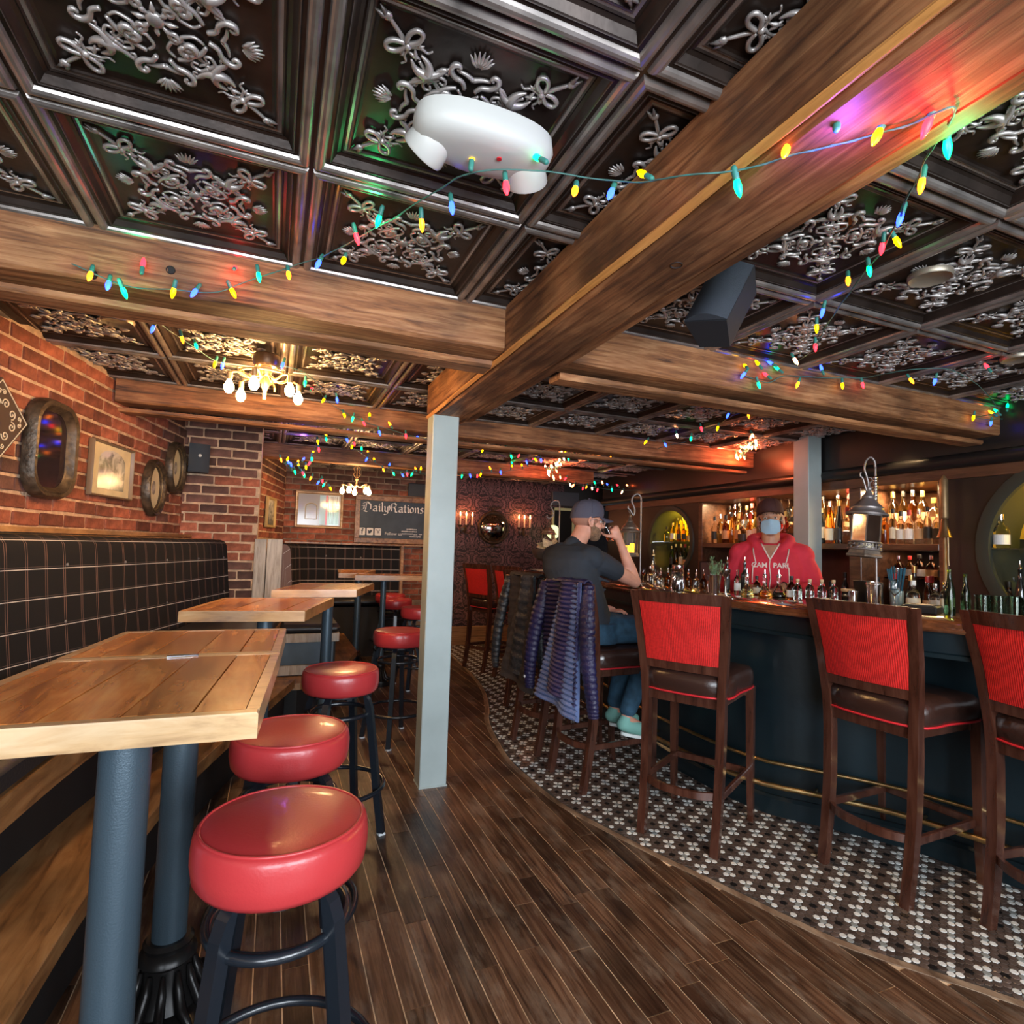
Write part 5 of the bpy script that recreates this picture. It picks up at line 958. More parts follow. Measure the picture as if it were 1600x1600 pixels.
# local frame of the art: x along the wall, z up, -y towards the room
def art(name, lb, cat, loc, rz, outline, depth, fr_mt, inner, in_mt, bead=None, mount=None):
    t = thing(name, lb, cat, loc, rz); n = len(outline); cx = 0
    def ring(s, y, add=0): return [(x * s[0], y, z * s[1]) for x, z in outline]
    s_in = inner; m_ = MB(); hx = max(p[0] for p in outline); hz = max(p[1] for p in outline)
    def off(e): return ((hx - e) / hx, (hz - e) / hz)
    w_ = inner; m_.loft([ring(off(0), 0), ring(off(0), -depth * .6), ring(off(w_ * .2), -depth), ring(off(w_ * .45), -depth * .85), ring(off(w_ * .6), -depth * .95), ring(off(w_ * .9), -depth * .45), ring(off(w_), -depth * .35), ring(off(w_), -.002)], cap=False); fixn(m_.build('frame', fr_mt, t, smooth=45))
    m_ = MB(); q = ring(off(w_ * .98), -depth * .30); m_.add(q + ring(off(w_ * .98), -.001), [tuple(range(n)), tuple(range(n, 2 * n))[::-1]] + [(i, (i + 1) % n, n + (i + 1) % n, n + i) for i in range(n)]); pic = fixn(m_.build('glass' if 'mirror' in name else 'picture', in_mt, t))
    return t, pic
def rrect(hx, hz, r, k=6):
    out = []
    for cx, cz, a0 in ((hx - r, hz - r, 0), (-hx + r, hz - r, PI / 2), (-hx + r, -hz + r, PI), (hx - r, -hz + r, 1.5 * PI)):
        for i in range(k + 1): a = a0 + i / k * PI / 2; out.append((cx + r * math.cos(a), cz + r * math.sin(a)))
    return out
def ell(a, b, k=36): return [(a * math.cos(2 * PI * i / k), b * math.sin(2 * PI * i / k)) for i in range(k)]
art('wall_mirror', 'tall dark framed old mirror with rounded ends, leftmost on the brick wall', 'mirror', on_left(3.57, 1.80, .012), AL, rrect(.190, .250, .135, 8), .055, M['frame_dark'], .058, M['mirrorglass'])
t, pic = art('framed_print', 'framed engraving of figures in a landscape on the brick wall beside the old mirror', 'picture', on_left(4.19, 1.77, .012), AL, rrect(.250, .165, .006, 2), .03, mat('thin_brown_frame', (.20, .13, .075), .4), .014, M['passe'])
m_ = MB(); ar = [(-.155, -.115), (.165, -.115), (.165, .05)] + [(.165 - .16 + .16 * math.cos(a * PI / 12), .05 + .075 * math.sin(a * PI / 12)) for a in range(1, 12)] + [(-.155, .05)]
m_.add([(x, -.011, z) for x, z in ar], [tuple(range(len(ar)))]); fixn(m_.build('engraving', M['engraving'], pic))
for y, z, lb in ((4.765, 1.725, 'lower of the two oval gilt portrait frames on the brick wall'), (5.12, 1.915, 'upper of the two oval gilt portrait frames, nearest the pier')):
    t, pic = art('oval_frame', lb, 'picture', on_left(y, z, .012), AL, ell(.155, .205), .05, M['frame_dark'], .055, M['passe'])
    m_ = MB(); m_.ball((0, -.0175, .0), (.030, .002, .05), 14, 8); m_.build('portrait', M['sepia'], pic, smooth=True); t2 = m_ = MB(); q = ell(.112, .158); m_.tube([(x, -.030, z_) for x, z_ in q], .005, 6, closed=True); m_.build('gilt_slip', M['frame_gilt'], t, smooth=True)
# hanging sign at the left edge
sg = thing('scroll_sign', 'dark diamond sign with a pale scroll border, cut by the left frame edge', 'sign', on_left(3.19, 1.875, .02), AL)
M['signdark'] = mat('sign_dark', (.05, .03, .022), .5); M['signline'] = mat('sign_line', (.62, .52, .36), .5)
T_ = TR(ry=math.radians(42)); m_ = MB(); m_.box((-.13, -.02, -.13), (.13, 0, .13), T=T_); m_.build('board', M['signdark'], sg)
m_ = MB(); q = [(-.122, -.122), (.122, -.122), (.122, .122), (-.122, .122)]; m_.tube([T_ @ Vector((x, -.021, z)) for x, z in q], .003, 4, closed=True); m_.build('border_line', M['signline'], sg)
m_ = MB()
for k_ in range(4):
    T2 = T_ @ TR(ry=k_ * PI / 2)
    for s_ in (-1, 1):
        m_.tube([T2 @ Vector((.07 + x * 1, -.021, s_ * .03 + y)) for x, y in spiral(0, 0, .004, .024, 0, 1.4 * s_, 14)], .003, 4)
        m_.tube([T2 @ Vector((.095 + x * 1, -.021, s_ * .075 + y)) for x, y in spiral(0, 0, .002, .013, 0, 1.3 * s_, 10)], .0025, 4)
m_.build('scrollwork', M['signline'], sg)
# small pictures on the back left wall
def on_bl(y, z, off=.02): return (wall_x2(y) + uL[1] * off, y - uL[0] * off, z)
for y, z, hw, hh, lb, cf in ((5.75, 1.84, .12, .12, 'small white framed picture, nearest on the booth\'s side wall', (.62, .60, .5)), (6.15, 1.77, .11, .11, 'small framed picture in the middle of the booth\'s side wall', (.48, .42, .26)), (6.95, 1.69, .20, .17, 'gilt framed landscape nearest the booth corner', (.50, .36, .14))):
    art('small_picture', lb, 'picture', on_bl(y, z), AL, rrect(hw, hh, .004, 1), .03, mat('frame_%d' % int(y * 10), cf, .5), .03, M['engraving'])
# back wall: framed print with a window reflection painted on as coloured panes, chalkboard
t, pic = art('framed_print', 'pale wooden framed picture of a brick arch with painted window glare, left of the chalkboard', 'picture', (.52, YB - .012, 1.79), 0, rrect(.295, .235, .004, 1), .03, M['tableedge'], .035, mat('print_ground', (.30, .30, .31), .4, coat=1))
m_ = MB(); q = [(-.17, -.12), (-.03, -.12), (-.03, .03)] + [(-.10 + .07 * math.cos(a * PI / 10), .03 + .05 * math.sin(a * PI / 10)) for a in range(1, 10)] + [(-.17, .03)]; m_.tube([(x, -.012, z) for x, z in q], .006, 4, closed=True); m_.build('printed_arch', M['passe'], pic)
glare = [((.45, .75, .9), (0, -.19, .075, .19)), ((.8, .2, .3), (.075, -.19, .10, .19)), ((.35, .8, .75), (.10, -.19, .24, -.02)), ((.3, .7, .45), (.10, -.02, .24, .06)), ((.75, .85, .9), (.10, .06, .24, .19))]
m_ = MB()
for i, (c, q) in enumerate(glare): m_.add([(q[0], -.0125, q[1]), (q[2], -.0125, q[1]), (q[2], -.0125, q[3]), (q[0], -.0125, q[3])], [(0, 1, 2, 3)], i)
m_.build('painted_window_glare', [mat('glare_colour_%d' % i, c, .4, coat=1) for i, (c, q) in enumerate(glare)], pic)
m_ = MB()
for i in range(7): x = .115 + i * .018; m_.tube([(x, -.0135, -.18), (x + .01 * math.sin(i), -.0135, 0), (x - .01 * math.cos(i * 2), -.0135, .18)], .0018, 4)
m_.build('glare_lines', M['ink'], pic)
M['slate'] = mat('chalkboard_slate', (.042, .062, .085), .55, var=.25, vscale=6); M['chalk'] = mat('white_chalk', (.78, .78, .76), .9)
cbd = thing('chalkboard', 'big wooden framed menu chalkboard headed Daily Rations on the back wall', 'chalkboard', (1.50, YB - .02, 1.70))
m_ = MB(); m_.box((-.47, -.012, -.25), (.47, .0, .25)); m_.build('slate', M['slate'], cbd)
for a, b in (((-.535, -.035, -.315), (.535, 0, -.25)), ((-.535, -.035, .25), (.535, 0, .315)), ((-.535, -.035, -.25), (-.47, 0, .25)), ((.47, -.035, -.25), (.535, 0, .25))): m_ = MB(); m_.box(a, b, bev=.004); m_.build('frame_board', M['oldpine'], cbd)
m_ = MB()
# blackletter heading drawn as broad-nib strokes
def nib(m_, pts, w1=.011, th=math.radians(40)):
    dx, dz = w1 * math.cos(th), w1 * math.sin(th)
    for (x0, z0), (x1, z1) in zip(pts, pts[1:]): m_.add([(x0 - dx, -.0135, z0 - dz), (x0 + dx, -.0135, z0 + dz), (x1 + dx, -.0135, z1 + dz), (x1 - dx, -.0135, z1 - dz)], [(0, 1, 2, 3)]); 
GL = {'D': [[(.0, .08), (.05, .10), (.09, .07), (.09, .02), (.05, -.01), (.01, .0)], [(.04, .085), (.03, .01)], [(-.01, .055), (.015, .06), (.01, .02), (-.012, .01)]], 'a': [[(.005, .05), (.03, .06), (.045, .05), (.045, .005), (.055, .0)], [(.04, .032), (.008, .025), (.008, .008), (.03, .0), (.042, .012)]],
      'i': [[(.008, .06), (.015, .05), (.015, .008), (.025, .0)], [(.012, .082), (.018, .078)]], 'l': [[(.008, .10), (.015, .09), (.015, .008), (.027, .0)]], 'y': [[(.005, .06), (.012, .05), (.012, .012), (.03, .0), (.045, .01)], [(.045, .06), (.045, -.02), (.02, -.035), (.0, -.03)]],
      'R': [[(.02, .095), (.02, .01), (.0, -.005)], [(.02, .09), (.055, .10), (.075, .08), (.065, .06), (.035, .052)], [(.05, .052), (.065, .03), (.065, .005), (.085, -.002)], [(-.01, .07), (.0, .04), (-.008, .015)]], 't': [[(.015, .085), (.015, .01), (.03, .0)], [(.002, .06), (.03, .06)]],
      'o': [[(.025, .062), (.008, .048), (.008, .012), (.025, .0), (.045, .012), (.045, .048), (.025, .062)]], 'n': [[(.005, .06), (.012, .05), (.012, .0)], [(.015, .048), (.035, .062), (.047, .048), (.047, .008), (.056, .0)]], 's': [[(.042, .055), (.022, .062), (.008, .048), (.038, .022), (.035, .006), (.015, .0), (.004, .008)]]}
x = -.435; wd_ = {'D': .112, 'a': .062, 'i': .032, 'l': .034, 'y': .064, 'R': .098, 't': .040, 'o': .058, 'n': .064, 's': .055}
for c in 'DailyRations':
    for s_ in GL[c]: nib(m_, [(x + p[0] * 1.13, .110 + p[1] * 1.2) for p in s_], .0098)
    x += wd_[c] * 1.155 + (.006 if c == 'y' else 0)
o = m_.build('chalk_heading', M['chalk'], cbd)
lw = [(-.02, -.185, 'Follow us', .060)]
for x0_, x1_, z_ in ((.16, .29, -.115), (.09, .30, -.145), (.10, .24, -.178), (.25, .31, -.185), (.33, .37, -.18), (.20, .36, -.215)):
    m_ = MB(); xx_ = x0_
    while xx_ < x1_: w_ = R_.uniform(.006, .014); m_.box((xx_, -.0138, z_ - .007 + R_.uniform(-.002, .002)), (xx_ + w_, -.0128, z_ + .006 + R_.uniform(-.003, .003))); xx_ += w_ + .004
    m_.build('faint_chalk_line', M['chalk'], cbd)
for x, z, s_, sz in lw: text_mesh('chalk_text', s_, sz, M['chalk'], cbd, (x, -.0135, z), (PI / 2, 0, 0), .0005)
for i in range(3):
    xx = -.435 + i * .105; m_ = MB(); q = rrect(.043, .048, .012, 3); n = len(q); m_.add([(xx + x, -.0135, -.165 + z) for x, z in q], [tuple(range(n))]); ic = m_.build('chalk_icon', M['chalk'], cbd)
    m_ = MB()
    if i == 0: text_mesh('icon_mark', 'f', .10, M['slate'], ic, (xx + .004, -.0142, -.165), (PI / 2, 0, 0), .0003, bold=.002)
    elif i == 1:
        q = [(-.030, -.02), (-.012, -.026), (.012, -.018), (.024, .006), (.032, .018), (.022, .018), (.016, .026), (.004, .024), (.0, .012), (-.014, .014), (-.028, .024), (-.028, .008), (-.018, -.006), (-.030, -.008), (-.016, -.016)]; m_.add([(xx + x, -.0142, -.165 + z) for x, z in q], [tuple(range(len(q)))]); m_.build('icon_mark', M['slate'], ic)
    else:
        m_.tube([(xx + .011 * math.cos(a * PI / 6), -.014, -.168 + .011 * math.sin(a * PI / 6)) for a in range(12)], .0035, 4, closed=True); m_.box((xx - .030, -.0146, -.146), (xx - .016, -.0138, -.134)); m_.box((xx + .016, -.0146, -.146), (xx + .030, -.0138, -.134)); m_.box((xx - .016, -.0146, -.150), (xx + .016, -.0138, -.147)); m_.build('icon_mark', M['slate'], ic)
# convex mirror with eagle crest, two candle sconces on the damask wall
cm = thing('convex_mirror', 'round convex mirror in a dark gilt frame on the damask wall', 'mirror', (2.905, YB - .06, 1.655))
q = 40; m_ = MB(); m_.lathe([(.205, 0), (.240, .0), (.242, .03), (.225, .05), (.210, .035), (.205, .015)], n=q, T=TR(rx=PI / 2)); m_.tube([(.222 * math.cos(2 * PI * a / 40), -.045, .222 * math.sin(2 * PI * a / 40)) for a in range(40)], .007, 5, closed=True)
for a in range(24): m_.ball((.222 * math.cos(2 * PI * a / 24), -.054, .222 * math.sin(2 * PI * a / 24)), .010, 6, 4)
m_.build('frame', M['frame_dark'], cm, smooth=45)
m_ = MB(); m_.lathe([(.208, .01), (.18, .035), (.14, .058), (.10, .073), (.05, .083), (0, .087)], n=40, T=TR(rx=PI / 2)); m_.build('glass', mat('convex_glass', (.75, .72, .66), .02, metal=1), cm, smooth=True)
for s_, nm in ((1, 'crest'), (-1, 'pendant')):
    m_ = MB()
    for k_ in range(5): m_.tube(spline([(0, -.02, s_ * .24), ((k_ - 2) * .03, -.03, s_ * .28), ((k_ - 2) * .055, -.02, s_ * (.30 if s_ > 0 else .27)), ((k_ - 2) * .06, -.02, s_ * (.33 - abs(k_ - 2) * .02 if s_ > 0 else .29))], 3), [.008] * 9 + [.003], 5)
    m_.ball((0, -.03, s_ * .27), .018, 8, 6); m_.build(nm, M['frame_dark'], cm, smooth=True)
M['candle'] = mat('ivory_candle', (.72, .62, .45), .5); M['flame'] = glow('flame_lamp', (1, .30, .08), 45)
for x, lb in ((2.47, 'candle wall sconce left of the convex mirror, mostly behind the pale post'), (3.36, 'candle wall sconce right of the convex mirror')):
    s_ = thing('wall_sconce', lb, 'wall lamp', (x, YB - .055, 0)); m_ = MB(); m_.lathe([(0, 0), (.04, .0), (.045, .01), (.02, .02), (0, .022)], n=16, T=TR((0, 0, 1.62), rx=PI / 2)); m_.build('backplate', M['frame_dark'], s_, smooth=40)
    for k_ in (-1, 0, 1):
        m_ = MB(); m_.tube(spline([(0, -.015, 1.62), (k_ * .05, -.05, 1.56), (k_ * .085, -.09, 1.59), (k_ * .088, -.09, 1.66)], 5), .007, 6); m_.lathe([(.007, 1.655), (.024, 1.665), (.026, 1.675), (.010, 1.672)], loc=(k_ * .088, -.09, 0), n=12); m_.build('arm', M['frame_dark'], s_, smooth=40)
        m_ = MB(); m_.lathe([(.010, 1.672), (.010, 1.80), (0, 1.802)], loc=(k_ * .088, -.09, 0), n=12); cd = m_.build('candle', M['candle'], s_, smooth=40)
        m_ = MB(); m_.lathe([(0, 1.80), (.008, 1.812), (.010, 1.825), (.005, 1.845), (0, 1.862)], loc=(k_ * .088, -.09, 0), n=10); m_.build('flame', M['flame'], cd, smooth=True)
    plight('sconce_light', (x, YB - .22, 1.86), 1.4, (1, .32, .12), .03)
# lit door frame and disc sign at the end of the room
M['glowyellow'] = glow('backlit_yellow', (.80, .85, .42), .9)
df = thing('lit_doorway', 'narrow doorway with a pale yellow-green frame at the far end of the room', 'doorway', (4.02, YB - .09, 0))
for a, b in (((-.18, 0, 0), (-.145, .03, 2.0)), ((.16, 0, 0), (.20, .03, 2.0)), ((-.18, 0, 1.96), (.20, .03, 2.0))): m_ = MB(); m_.box(a, b, bev=.003); m_.build('frame_board', mat('pale_green_paint', (.52, .56, .30), .5), df)
m_ = MB(); m_.box((-.145, .01, 0), (.16, .02, 1.96)); m_.build('door_panel', M['black'], df)
m_ = MB(); m_.box((-.2, -.03, 2.03), (.25, .02, 2.24), bev=.004); m_.build('header_box', mat('slate_grey', (.07, .075, .09), .5), df)
ds = thing('disc_lamp', 'round pale yellow disc behind the capped man\'s shoulder, by the far door', 'sign', (3.72, YB - .35, 1.62)); m_ = MB(); m_.lathe([(0, 0), (.10, 0), (.10, .03), (0, .035)], n=28, T=TR(rx=PI / 2)); m_.build('disc', M['glowyellow'], ds, smooth=40)
m_ = MB(); m_.box((-.01, .0, -.02), (.01, .30, .02)); m_.build('wall_arm', M['black'], ds)
# =================== BACK BAR ===================
M['bbwood'] = wood('back_bar_wood', (.030, .012, .007), (.085, .035, .018), (.16, .075, .04), rough=.35, grain=(9, 1.2, 9), coat=.3, rnd=.1)
M['bbpanel'] = mat('black_brown_panel', (.020, .013, .011), .4, var=.4, vscale=3)
M['plumwall'] = mat('plum_wall', (.10, .030, .035), .6, var=.3, vscale=5)
M['glowwall'] = mat('amber_glow_paint', (.80, .50, .05), .45); M['nichedark'] = mat('green_black_niche', (.030, .036, .028), .5)
def glassm(name, col, rough=.03, ior=1.45, trans=1.0): return mat(name, col, rough, trans=trans, ior=ior, spec=.6)
M['g_clear'] = glassm('clear_glass', (.95, .97, .96)); M['g_amber'] = glassm('amber_liquor', (.85, .38, .05)); M['g_brown'] = glassm('brown_glass', (.28, .09, .02)); M['g_green'] = glassm('green_glass', (.10, .22, .10)); M['g_red'] = glassm('red_liquor', (.55, .03, .02)); M['g_yellow'] = glassm('pale_yellow_liquor', (.85, .75, .25)); M['g_dark'] = mat('dark_bottle', (.012, .014, .012), .06, coat=1)
M['lab_cream'] = mat('cream_label', (.70, .63, .48), .6, rnd=.1); M['lab_white'] = mat('white_label', (.75, .75, .72), .6, rnd=.1); M['lab_tan'] = mat('tan_label', (.52, .32, .16), .6); M['lab_black'] = mat('black_label', (.03, .03, .03), .5)
M['cap_gold'] = mat('gold_cap', (.65, .45, .15), .3, metal=.9); M['cap_black'] = mat('black_cap', (.015, .015, .015), .35); M['cap_red'] = mat('red_cap', (.4, .03, .03), .4); M['steel'] = mat('polished_steel', (.78, .78, .80), .14, metal=1); M['cork'] = mat('cork', (.55, .38, .22), .8, var=.3, vscale=40)
bb = thing('back_bar', 'dark wooden back bar with lit shelf bays and round niches', 'shelving', (4.6, 4, 0)); BO = Vector((-4.6, -4, 0))
def BB(o): o.location = BO; return o
XF, XB = 4.25, 4.93
def bbx(name, a, b, mt, bev=.003): m_ = MB(); m_.box(a, b, bev=bev); return BB(m_.build(name, mt, bb))
bbx('cornice', (XF - .02, -.6, 1.925), (XB, 6.85, 2.0), M['bbwood']); bbx('counter', (4.12, -.6, .90), (XB, 6.85, .94), M['bar_top'])
bbx('cupboard', (4.17, -.6, 0), (XB, 6.85, .90), M['bbpanel'])
for y0, y1 in ((4.92, 4.98), (3.11, 3.21), (2.48, 2.54)): bbx('upright', (XF, y0, .94), (XB, y1, 1.925), M['bbwood'])
bbx('upright', (XF + .02, 4.15, 1.46), (XB, 4.19, 1.925), M['bbwood'])
for y0, y1 in ((2.54, 3.11), (3.21, 4.92)):
    bbx('shelf', (XF, y0, 1.44), (XB, y1, 1.485), M['bbwood']); bbx('raised_step', (XF + .20, y0 + .01, 1.485), (XB, y1 - .01, 1.60), M['bbwood'])
    bbx('back_board', (XB - .02, y0, 1.485), (XB - .001, y1, 1.925), mat('shelf_back', (.20, .09, .04), .35)); bbx('back_board', (XB - .02, y0, .94), (XB - .001, y1, 1.44), M['plumwall'] if y0 > 3 else M['bbpanel'])
bbx('glass_shelf', (XF + .25, 2.55, 1.22), (XB - .02, 3.10, 1.228), M['g_clear'])
def niche(yc, zc, r, y0, y1, lb):
    XN = XF + .34; k_ = 48; z0, z1 = .94, 1.925
    def rect_pt(a):
        c, s_ = math.cos(a), math.sin(a); hy1, hy0, hz1, hz0 = y1 - yc, yc - y0, z1 - zc, zc - z0
        ty = (hy1 if c > 0 else hy0) / max(abs(c), 1e-6); tz = (hz1 if s_ > 0 else hz0) / max(abs(s_), 1e-6); t = min(ty, tz); return yc + c * t, zc + s_ * t
    m_ = MB(); A = [2 * PI * i / k_ for i in range(k_)]; rc = []
    for i, a in enumerate(A):
        rc.append(rect_pt(a))
    for cy, cz in ((y0, z0), (y0, z1), (y1, z0), (y1, z1)):
        j = min(range(k_), key=lambda i: (rc[i][0] - cy) ** 2 + (rc[i][1] - cz) ** 2); rc[j] = (cy, cz)
    ci = [(yc + r * math.cos(a), zc + r * math.sin(a)) for a in A]
    vs = [(XF, y, z) for y, z in rc] + [(XF, y, z) for y, z in ci]
    m_.add(vs, [(i, (i + 1) % k_, k_ + (i + 1) % k_, k_ + i) for i in range(k_)]); BB(fixn(m_.build('niche_panel', M['bbpanel'], bb)))
    m_ = MB(); m_.loft([[(x, yc + q * math.cos(a), zc + q * math.sin(a)) for a in A] for x, q in ((XF + .004, r * 1.15), (XF - .018, r * 1.13), (XF - .024, r * 1.06), (XF - .016, r * .99), (XF + .01, r * .98))], cap=False); BB(fixn(m_.build('niche_rim', M['nichedark'], bb, smooth=50)))
    m_ = MB(); m_.loft([[(x, yc + r * math.cos(a), zc + r * math.sin(a)) for a in A] for x in (XF, XN + .004)], cap=False); BB(fixn(m_.build('niche_lining', M['nichedark'], bb, smooth=60)))
    m_ = MB(); h = zc + .03; up = [(yc + r * math.cos(a), zc + r * math.sin(a)) for a in A if zc + r * math.sin(a) >= h]; m_.add([(XN - .004, y, z) for y, z in up] , [tuple(range(len(up)))]); BB(fixn(m_.build('lit_back', M['glowwall'], bb)))  # yellow lamp glow painted into the colour of the upper back
    m_ = MB(); m_.add([(XN, yc + r * math.cos(a), zc + r * math.sin(a)) for a in A], [tuple(range(k_))]); BB(fixn(m_.build('niche_back', M['nichedark'], bb)))
    hy = math.sqrt(max(0, r * r - .0009)) - .003; m_ = MB(); m_.box((XF + .02, yc - hy, zc - .006), (XN - .006, yc + hy, zc + .002)); BB(m_.build('glass_shelf', M['g_clear'], bb))
    plight('niche_lamp', (XN - .10, yc, zc + r * .86), 9 if r < .4 else 15, (1, .66, .05), .04)
niche(5.46, 1.50, .365, 4.98, 6.80, '')
niche(1.72, 1.46, .52, .90, 2.48, '')
for y, p in ((4.52, 14), (3.62, 17), (2.82, 14)):
    alight('shelf_strip_light', (XF + .22, y, 1.915), (0, 0, 0), (.05, .42), p, (1, .66, .34))
alight('shelf_strip_light', (XF + .45, 3.4, 1.43), (0, 0, 0), (.1, .3), 0.6, (1, .5, .3)); alight('shelf_strip_light', (XF + .35, 2.82, 1.43), (0, 0, 0), (.1, .4), 1.2, (1, .62, .35))
# ---- bottles and glasses ----
BP = {'round': [(0, 0), (.036, 0), (.038, .006), (.038, .17), (.034, .195), (.018, .22), (.0145, .235), (.0140, .285), (.016, .288), (.016, .296), (0, .296)],
      'squat': [(0, 0), (.046, 0), (.049, .008), (.049, .11), (.043, .14), (.020, .165), (.016, .18), (.0155, .215), (.018, .218), (.018, .226), (0, .226)],
      'slim': [(0, 0), (.029, 0), (.031, .006), (.031, .19), (.026, .22), (.014, .25), (.0125, .30), (.0145, .304), (.0145, .312), (0, .312)],
      'tall': [(0, 0), (.034, 0), (.035, .006), (.036, .14), (.030, .20), (.017, .26), (.0135, .30), (.0135, .33), (.0155, .333), (.0155, .34), (0, .34)]}
CAPS = {'round': (.0165, .258, .305), 'squat': (.019, .20, .24), 'slim': (.0155, .28, .322), 'tall': (.0165, .305, .352)}
LABS = {'round': (.0388, .045, .135), 'squat': (.0498, .025, .095), 'slim': (.0318, .05, .15), 'tall': (.0368, .03, .125)}
cache = {}
def cm_(key, fn):
    if key not in cache: cache[key] = fn()
    return cache[key]
def bottle(x, y, z, kind, gm, lm, cap, lb, grp, s=1.0, rz=0, pour=False, cat='bottle'):
    me = cm_(('b', kind, gm), lambda: MB().lathe(BP[kind], n=16).mesh('bottle', M[gm], 50)); t = link('bottle', me, None, (x, y, z), (0, 0, rz), (s, s, s)); tag(t, lb, cat, grp)
    if lm:
        r, z0, z1 = LABS[kind]
        def lab():
            m_ = MB(); m_.loft([[(r * math.cos(a), r * math.sin(a), zz) for a in [i / 16 * PI * 1.3 - PI * .65 + PI for i in range(17)]] for zz in (z0, z1)], cap=False, closed=False); return m_.mesh('label', M[lm])
        link('label', cm_(('l', kind, lm), lab), t)
    if cap:
        r, z0, z1 = CAPS[kind]
        if pour: me = cm_(('p', kind, cap), lambda: MB().lathe([(r * .9, z1 - .02), (r, z1 - .005), (r * .5, z1 + .004), (.004, z1 + .03), (.0035, z1 + .055), (0, z1 + .056)], n=10).mesh('pourer', M[cap], 45)); link('pourer', me, t)
        else: me = cm_(('c', kind, cap), lambda: MB().lathe([(r, z0), (r * 1.03, z0 + .003), (r, z1), (0, z1 + .001)], n=12).mesh('cap', M[cap], 45)); link('cap', me, t)
    return t
ORD = ['first', 'second', 'third', 'fourth', 'fifth', 'sixth', 'seventh', 'eighth', 'ninth', 'tenth', 'eleventh', 'twelfth']
GD = {'g_clear': 'clear', 'g_amber': 'amber', 'g_brown': 'brown', 'g_green': 'green', 'g_red': 'red', 'g_yellow': 'pale yellow', 'g_dark': 'dark'}
KD = {'round': 'bottle', 'squat': 'squat bottle', 'slim': 'slim bottle', 'tall': 'tall tapering bottle'}
def row(y_far, y_near, x, z, n, pal, where, grp, kinds=('round', 'squat', 'slim', 'tall'), seed=1, s=1.0):
    r = random.Random(seed)
    for i in range(n):
        y = lerp(y_far, y_near, (i + .5) / n) + r.uniform(-.006, .006); k_ = r.choice(kinds); g_ = r.choice(pal); l_ = r.choice(['lab_cream', 'lab_white', 'lab_tan', 'lab_black', None]); c = r.choice(['cap_gold', 'cap_black', 'cap_black', 'cap_red', 'steel'])
        bottle(x + r.uniform(-.012, .012), y, z, k_, g_, l_, c, '%s %s, %s from left %s' % (GD[g_], KD[k_], ORD[i], where), grp, s=s * r.uniform(.93, 1.04), rz=r.uniform(-.4, .4))
G1 = 'bottles on the back bar shelves'
row(4.86, 4.22, XF + .09, 1.486, 8, ['g_amber', 'g_yellow', 'g_brown', 'g_clear', 'g_yellow'], 'in front row left of bartender', G1, seed=4)
row(4.88, 4.22, XF + .30, 1.601, 8, ['g_yellow', 'g_amber', 'g_clear'], 'on raised step left of bartender', G1, seed=9, s=.98)
row(4.12, 3.25, XF + .09, 1.486, 11, ['g_amber', 'g_red', 'g_clear', 'g_yellow', 'g_dark'], 'in front row behind the bar post', G1, seed=7)
row(4.12, 3.25, XF + .30, 1.601, 11, ['g_amber', 'g_amber', 'g_yellow'], 'on raised step behind the bar post', G1, seed=13, s=.98)
row(3.08, 2.57, XF + .09, 1.486, 8, ['g_red', 'g_clear', 'g_clear', 'g_amber'], 'in front row right of big lantern', G1, kinds=('round', 'slim'), seed=5, s=.85)
row(3.08, 2.57, XF + .30, 1.601, 7, ['g_amber', 'g_yellow', 'g_clear'], 'on raised step right of big lantern', G1, seed=6)
row(3.08, 2.60, XF + .34, 1.229, 6, ['g_brown', 'g_amber'], 'on low glass shelf beside brass post', G1, kinds=('squat',), seed=26, s=.75)
row(3.95, 3.25, XF + .10, .941, 5, ['g_dark', 'g_brown'], 'on back counter under plum wall', 'dark bottles on the back counter', seed=33)
row(3.08, 2.10, XF + .06, .941, 8, ['g_clear', 'g_dark', 'g_brown', 'g_green', 'g_clear'], 'on back counter below right bay', 'mixed bottles on the back counter', seed=44)
row(3.02, 2.15, XF + .20, .941, 7, ['g_clear', 'g_amber', 'g_dark'], 'in second row of back counter', 'mixed bottles on the back counter', seed=47, s=1.05)
for yc, zc, w_, nm in ((5.46, 1.50, .26, 'left'), (1.72, 1.46, .38, 'right')):
    row(yc + w_, yc - w_, XF + .12, zc + .003, 5, ['g_amber', 'g_yellow', 'g_brown', 'g_clear'], 'on shelf of %s round niche' % nm, 'bottles in the %s niche' % nm, kinds=('squat', 'round'), seed=int(yc * 10), s=.72)
    row(yc + w_ * .9, yc - w_ * .9, XF + .245, zc + .003, 5, ['g_yellow', 'g_yellow'], 'in back row of %s round niche' % nm, 'bottles in the %s niche' % nm, kinds=('squat', 'tall'), seed=int(yc * 10) + 5, s=.82)
    row(yc + w_ * .75, yc - w_ * .75, XF + .15, zc - (.305 if nm == 'left' else .40), 5, ['g_dark', 'g_green', 'g_brown'], 'low in %s round niche' % nm, 'dark bottles low in the niches', seed=int(yc * 10) + 9, s=.85)
bottle(XF + .06, 2.20, 1.463, 'squat', 'g_clear', 'lab_white', 'steel', 'clear squat bottle with white label at left end of right niche', 'bottles in the right niche', s=.9)
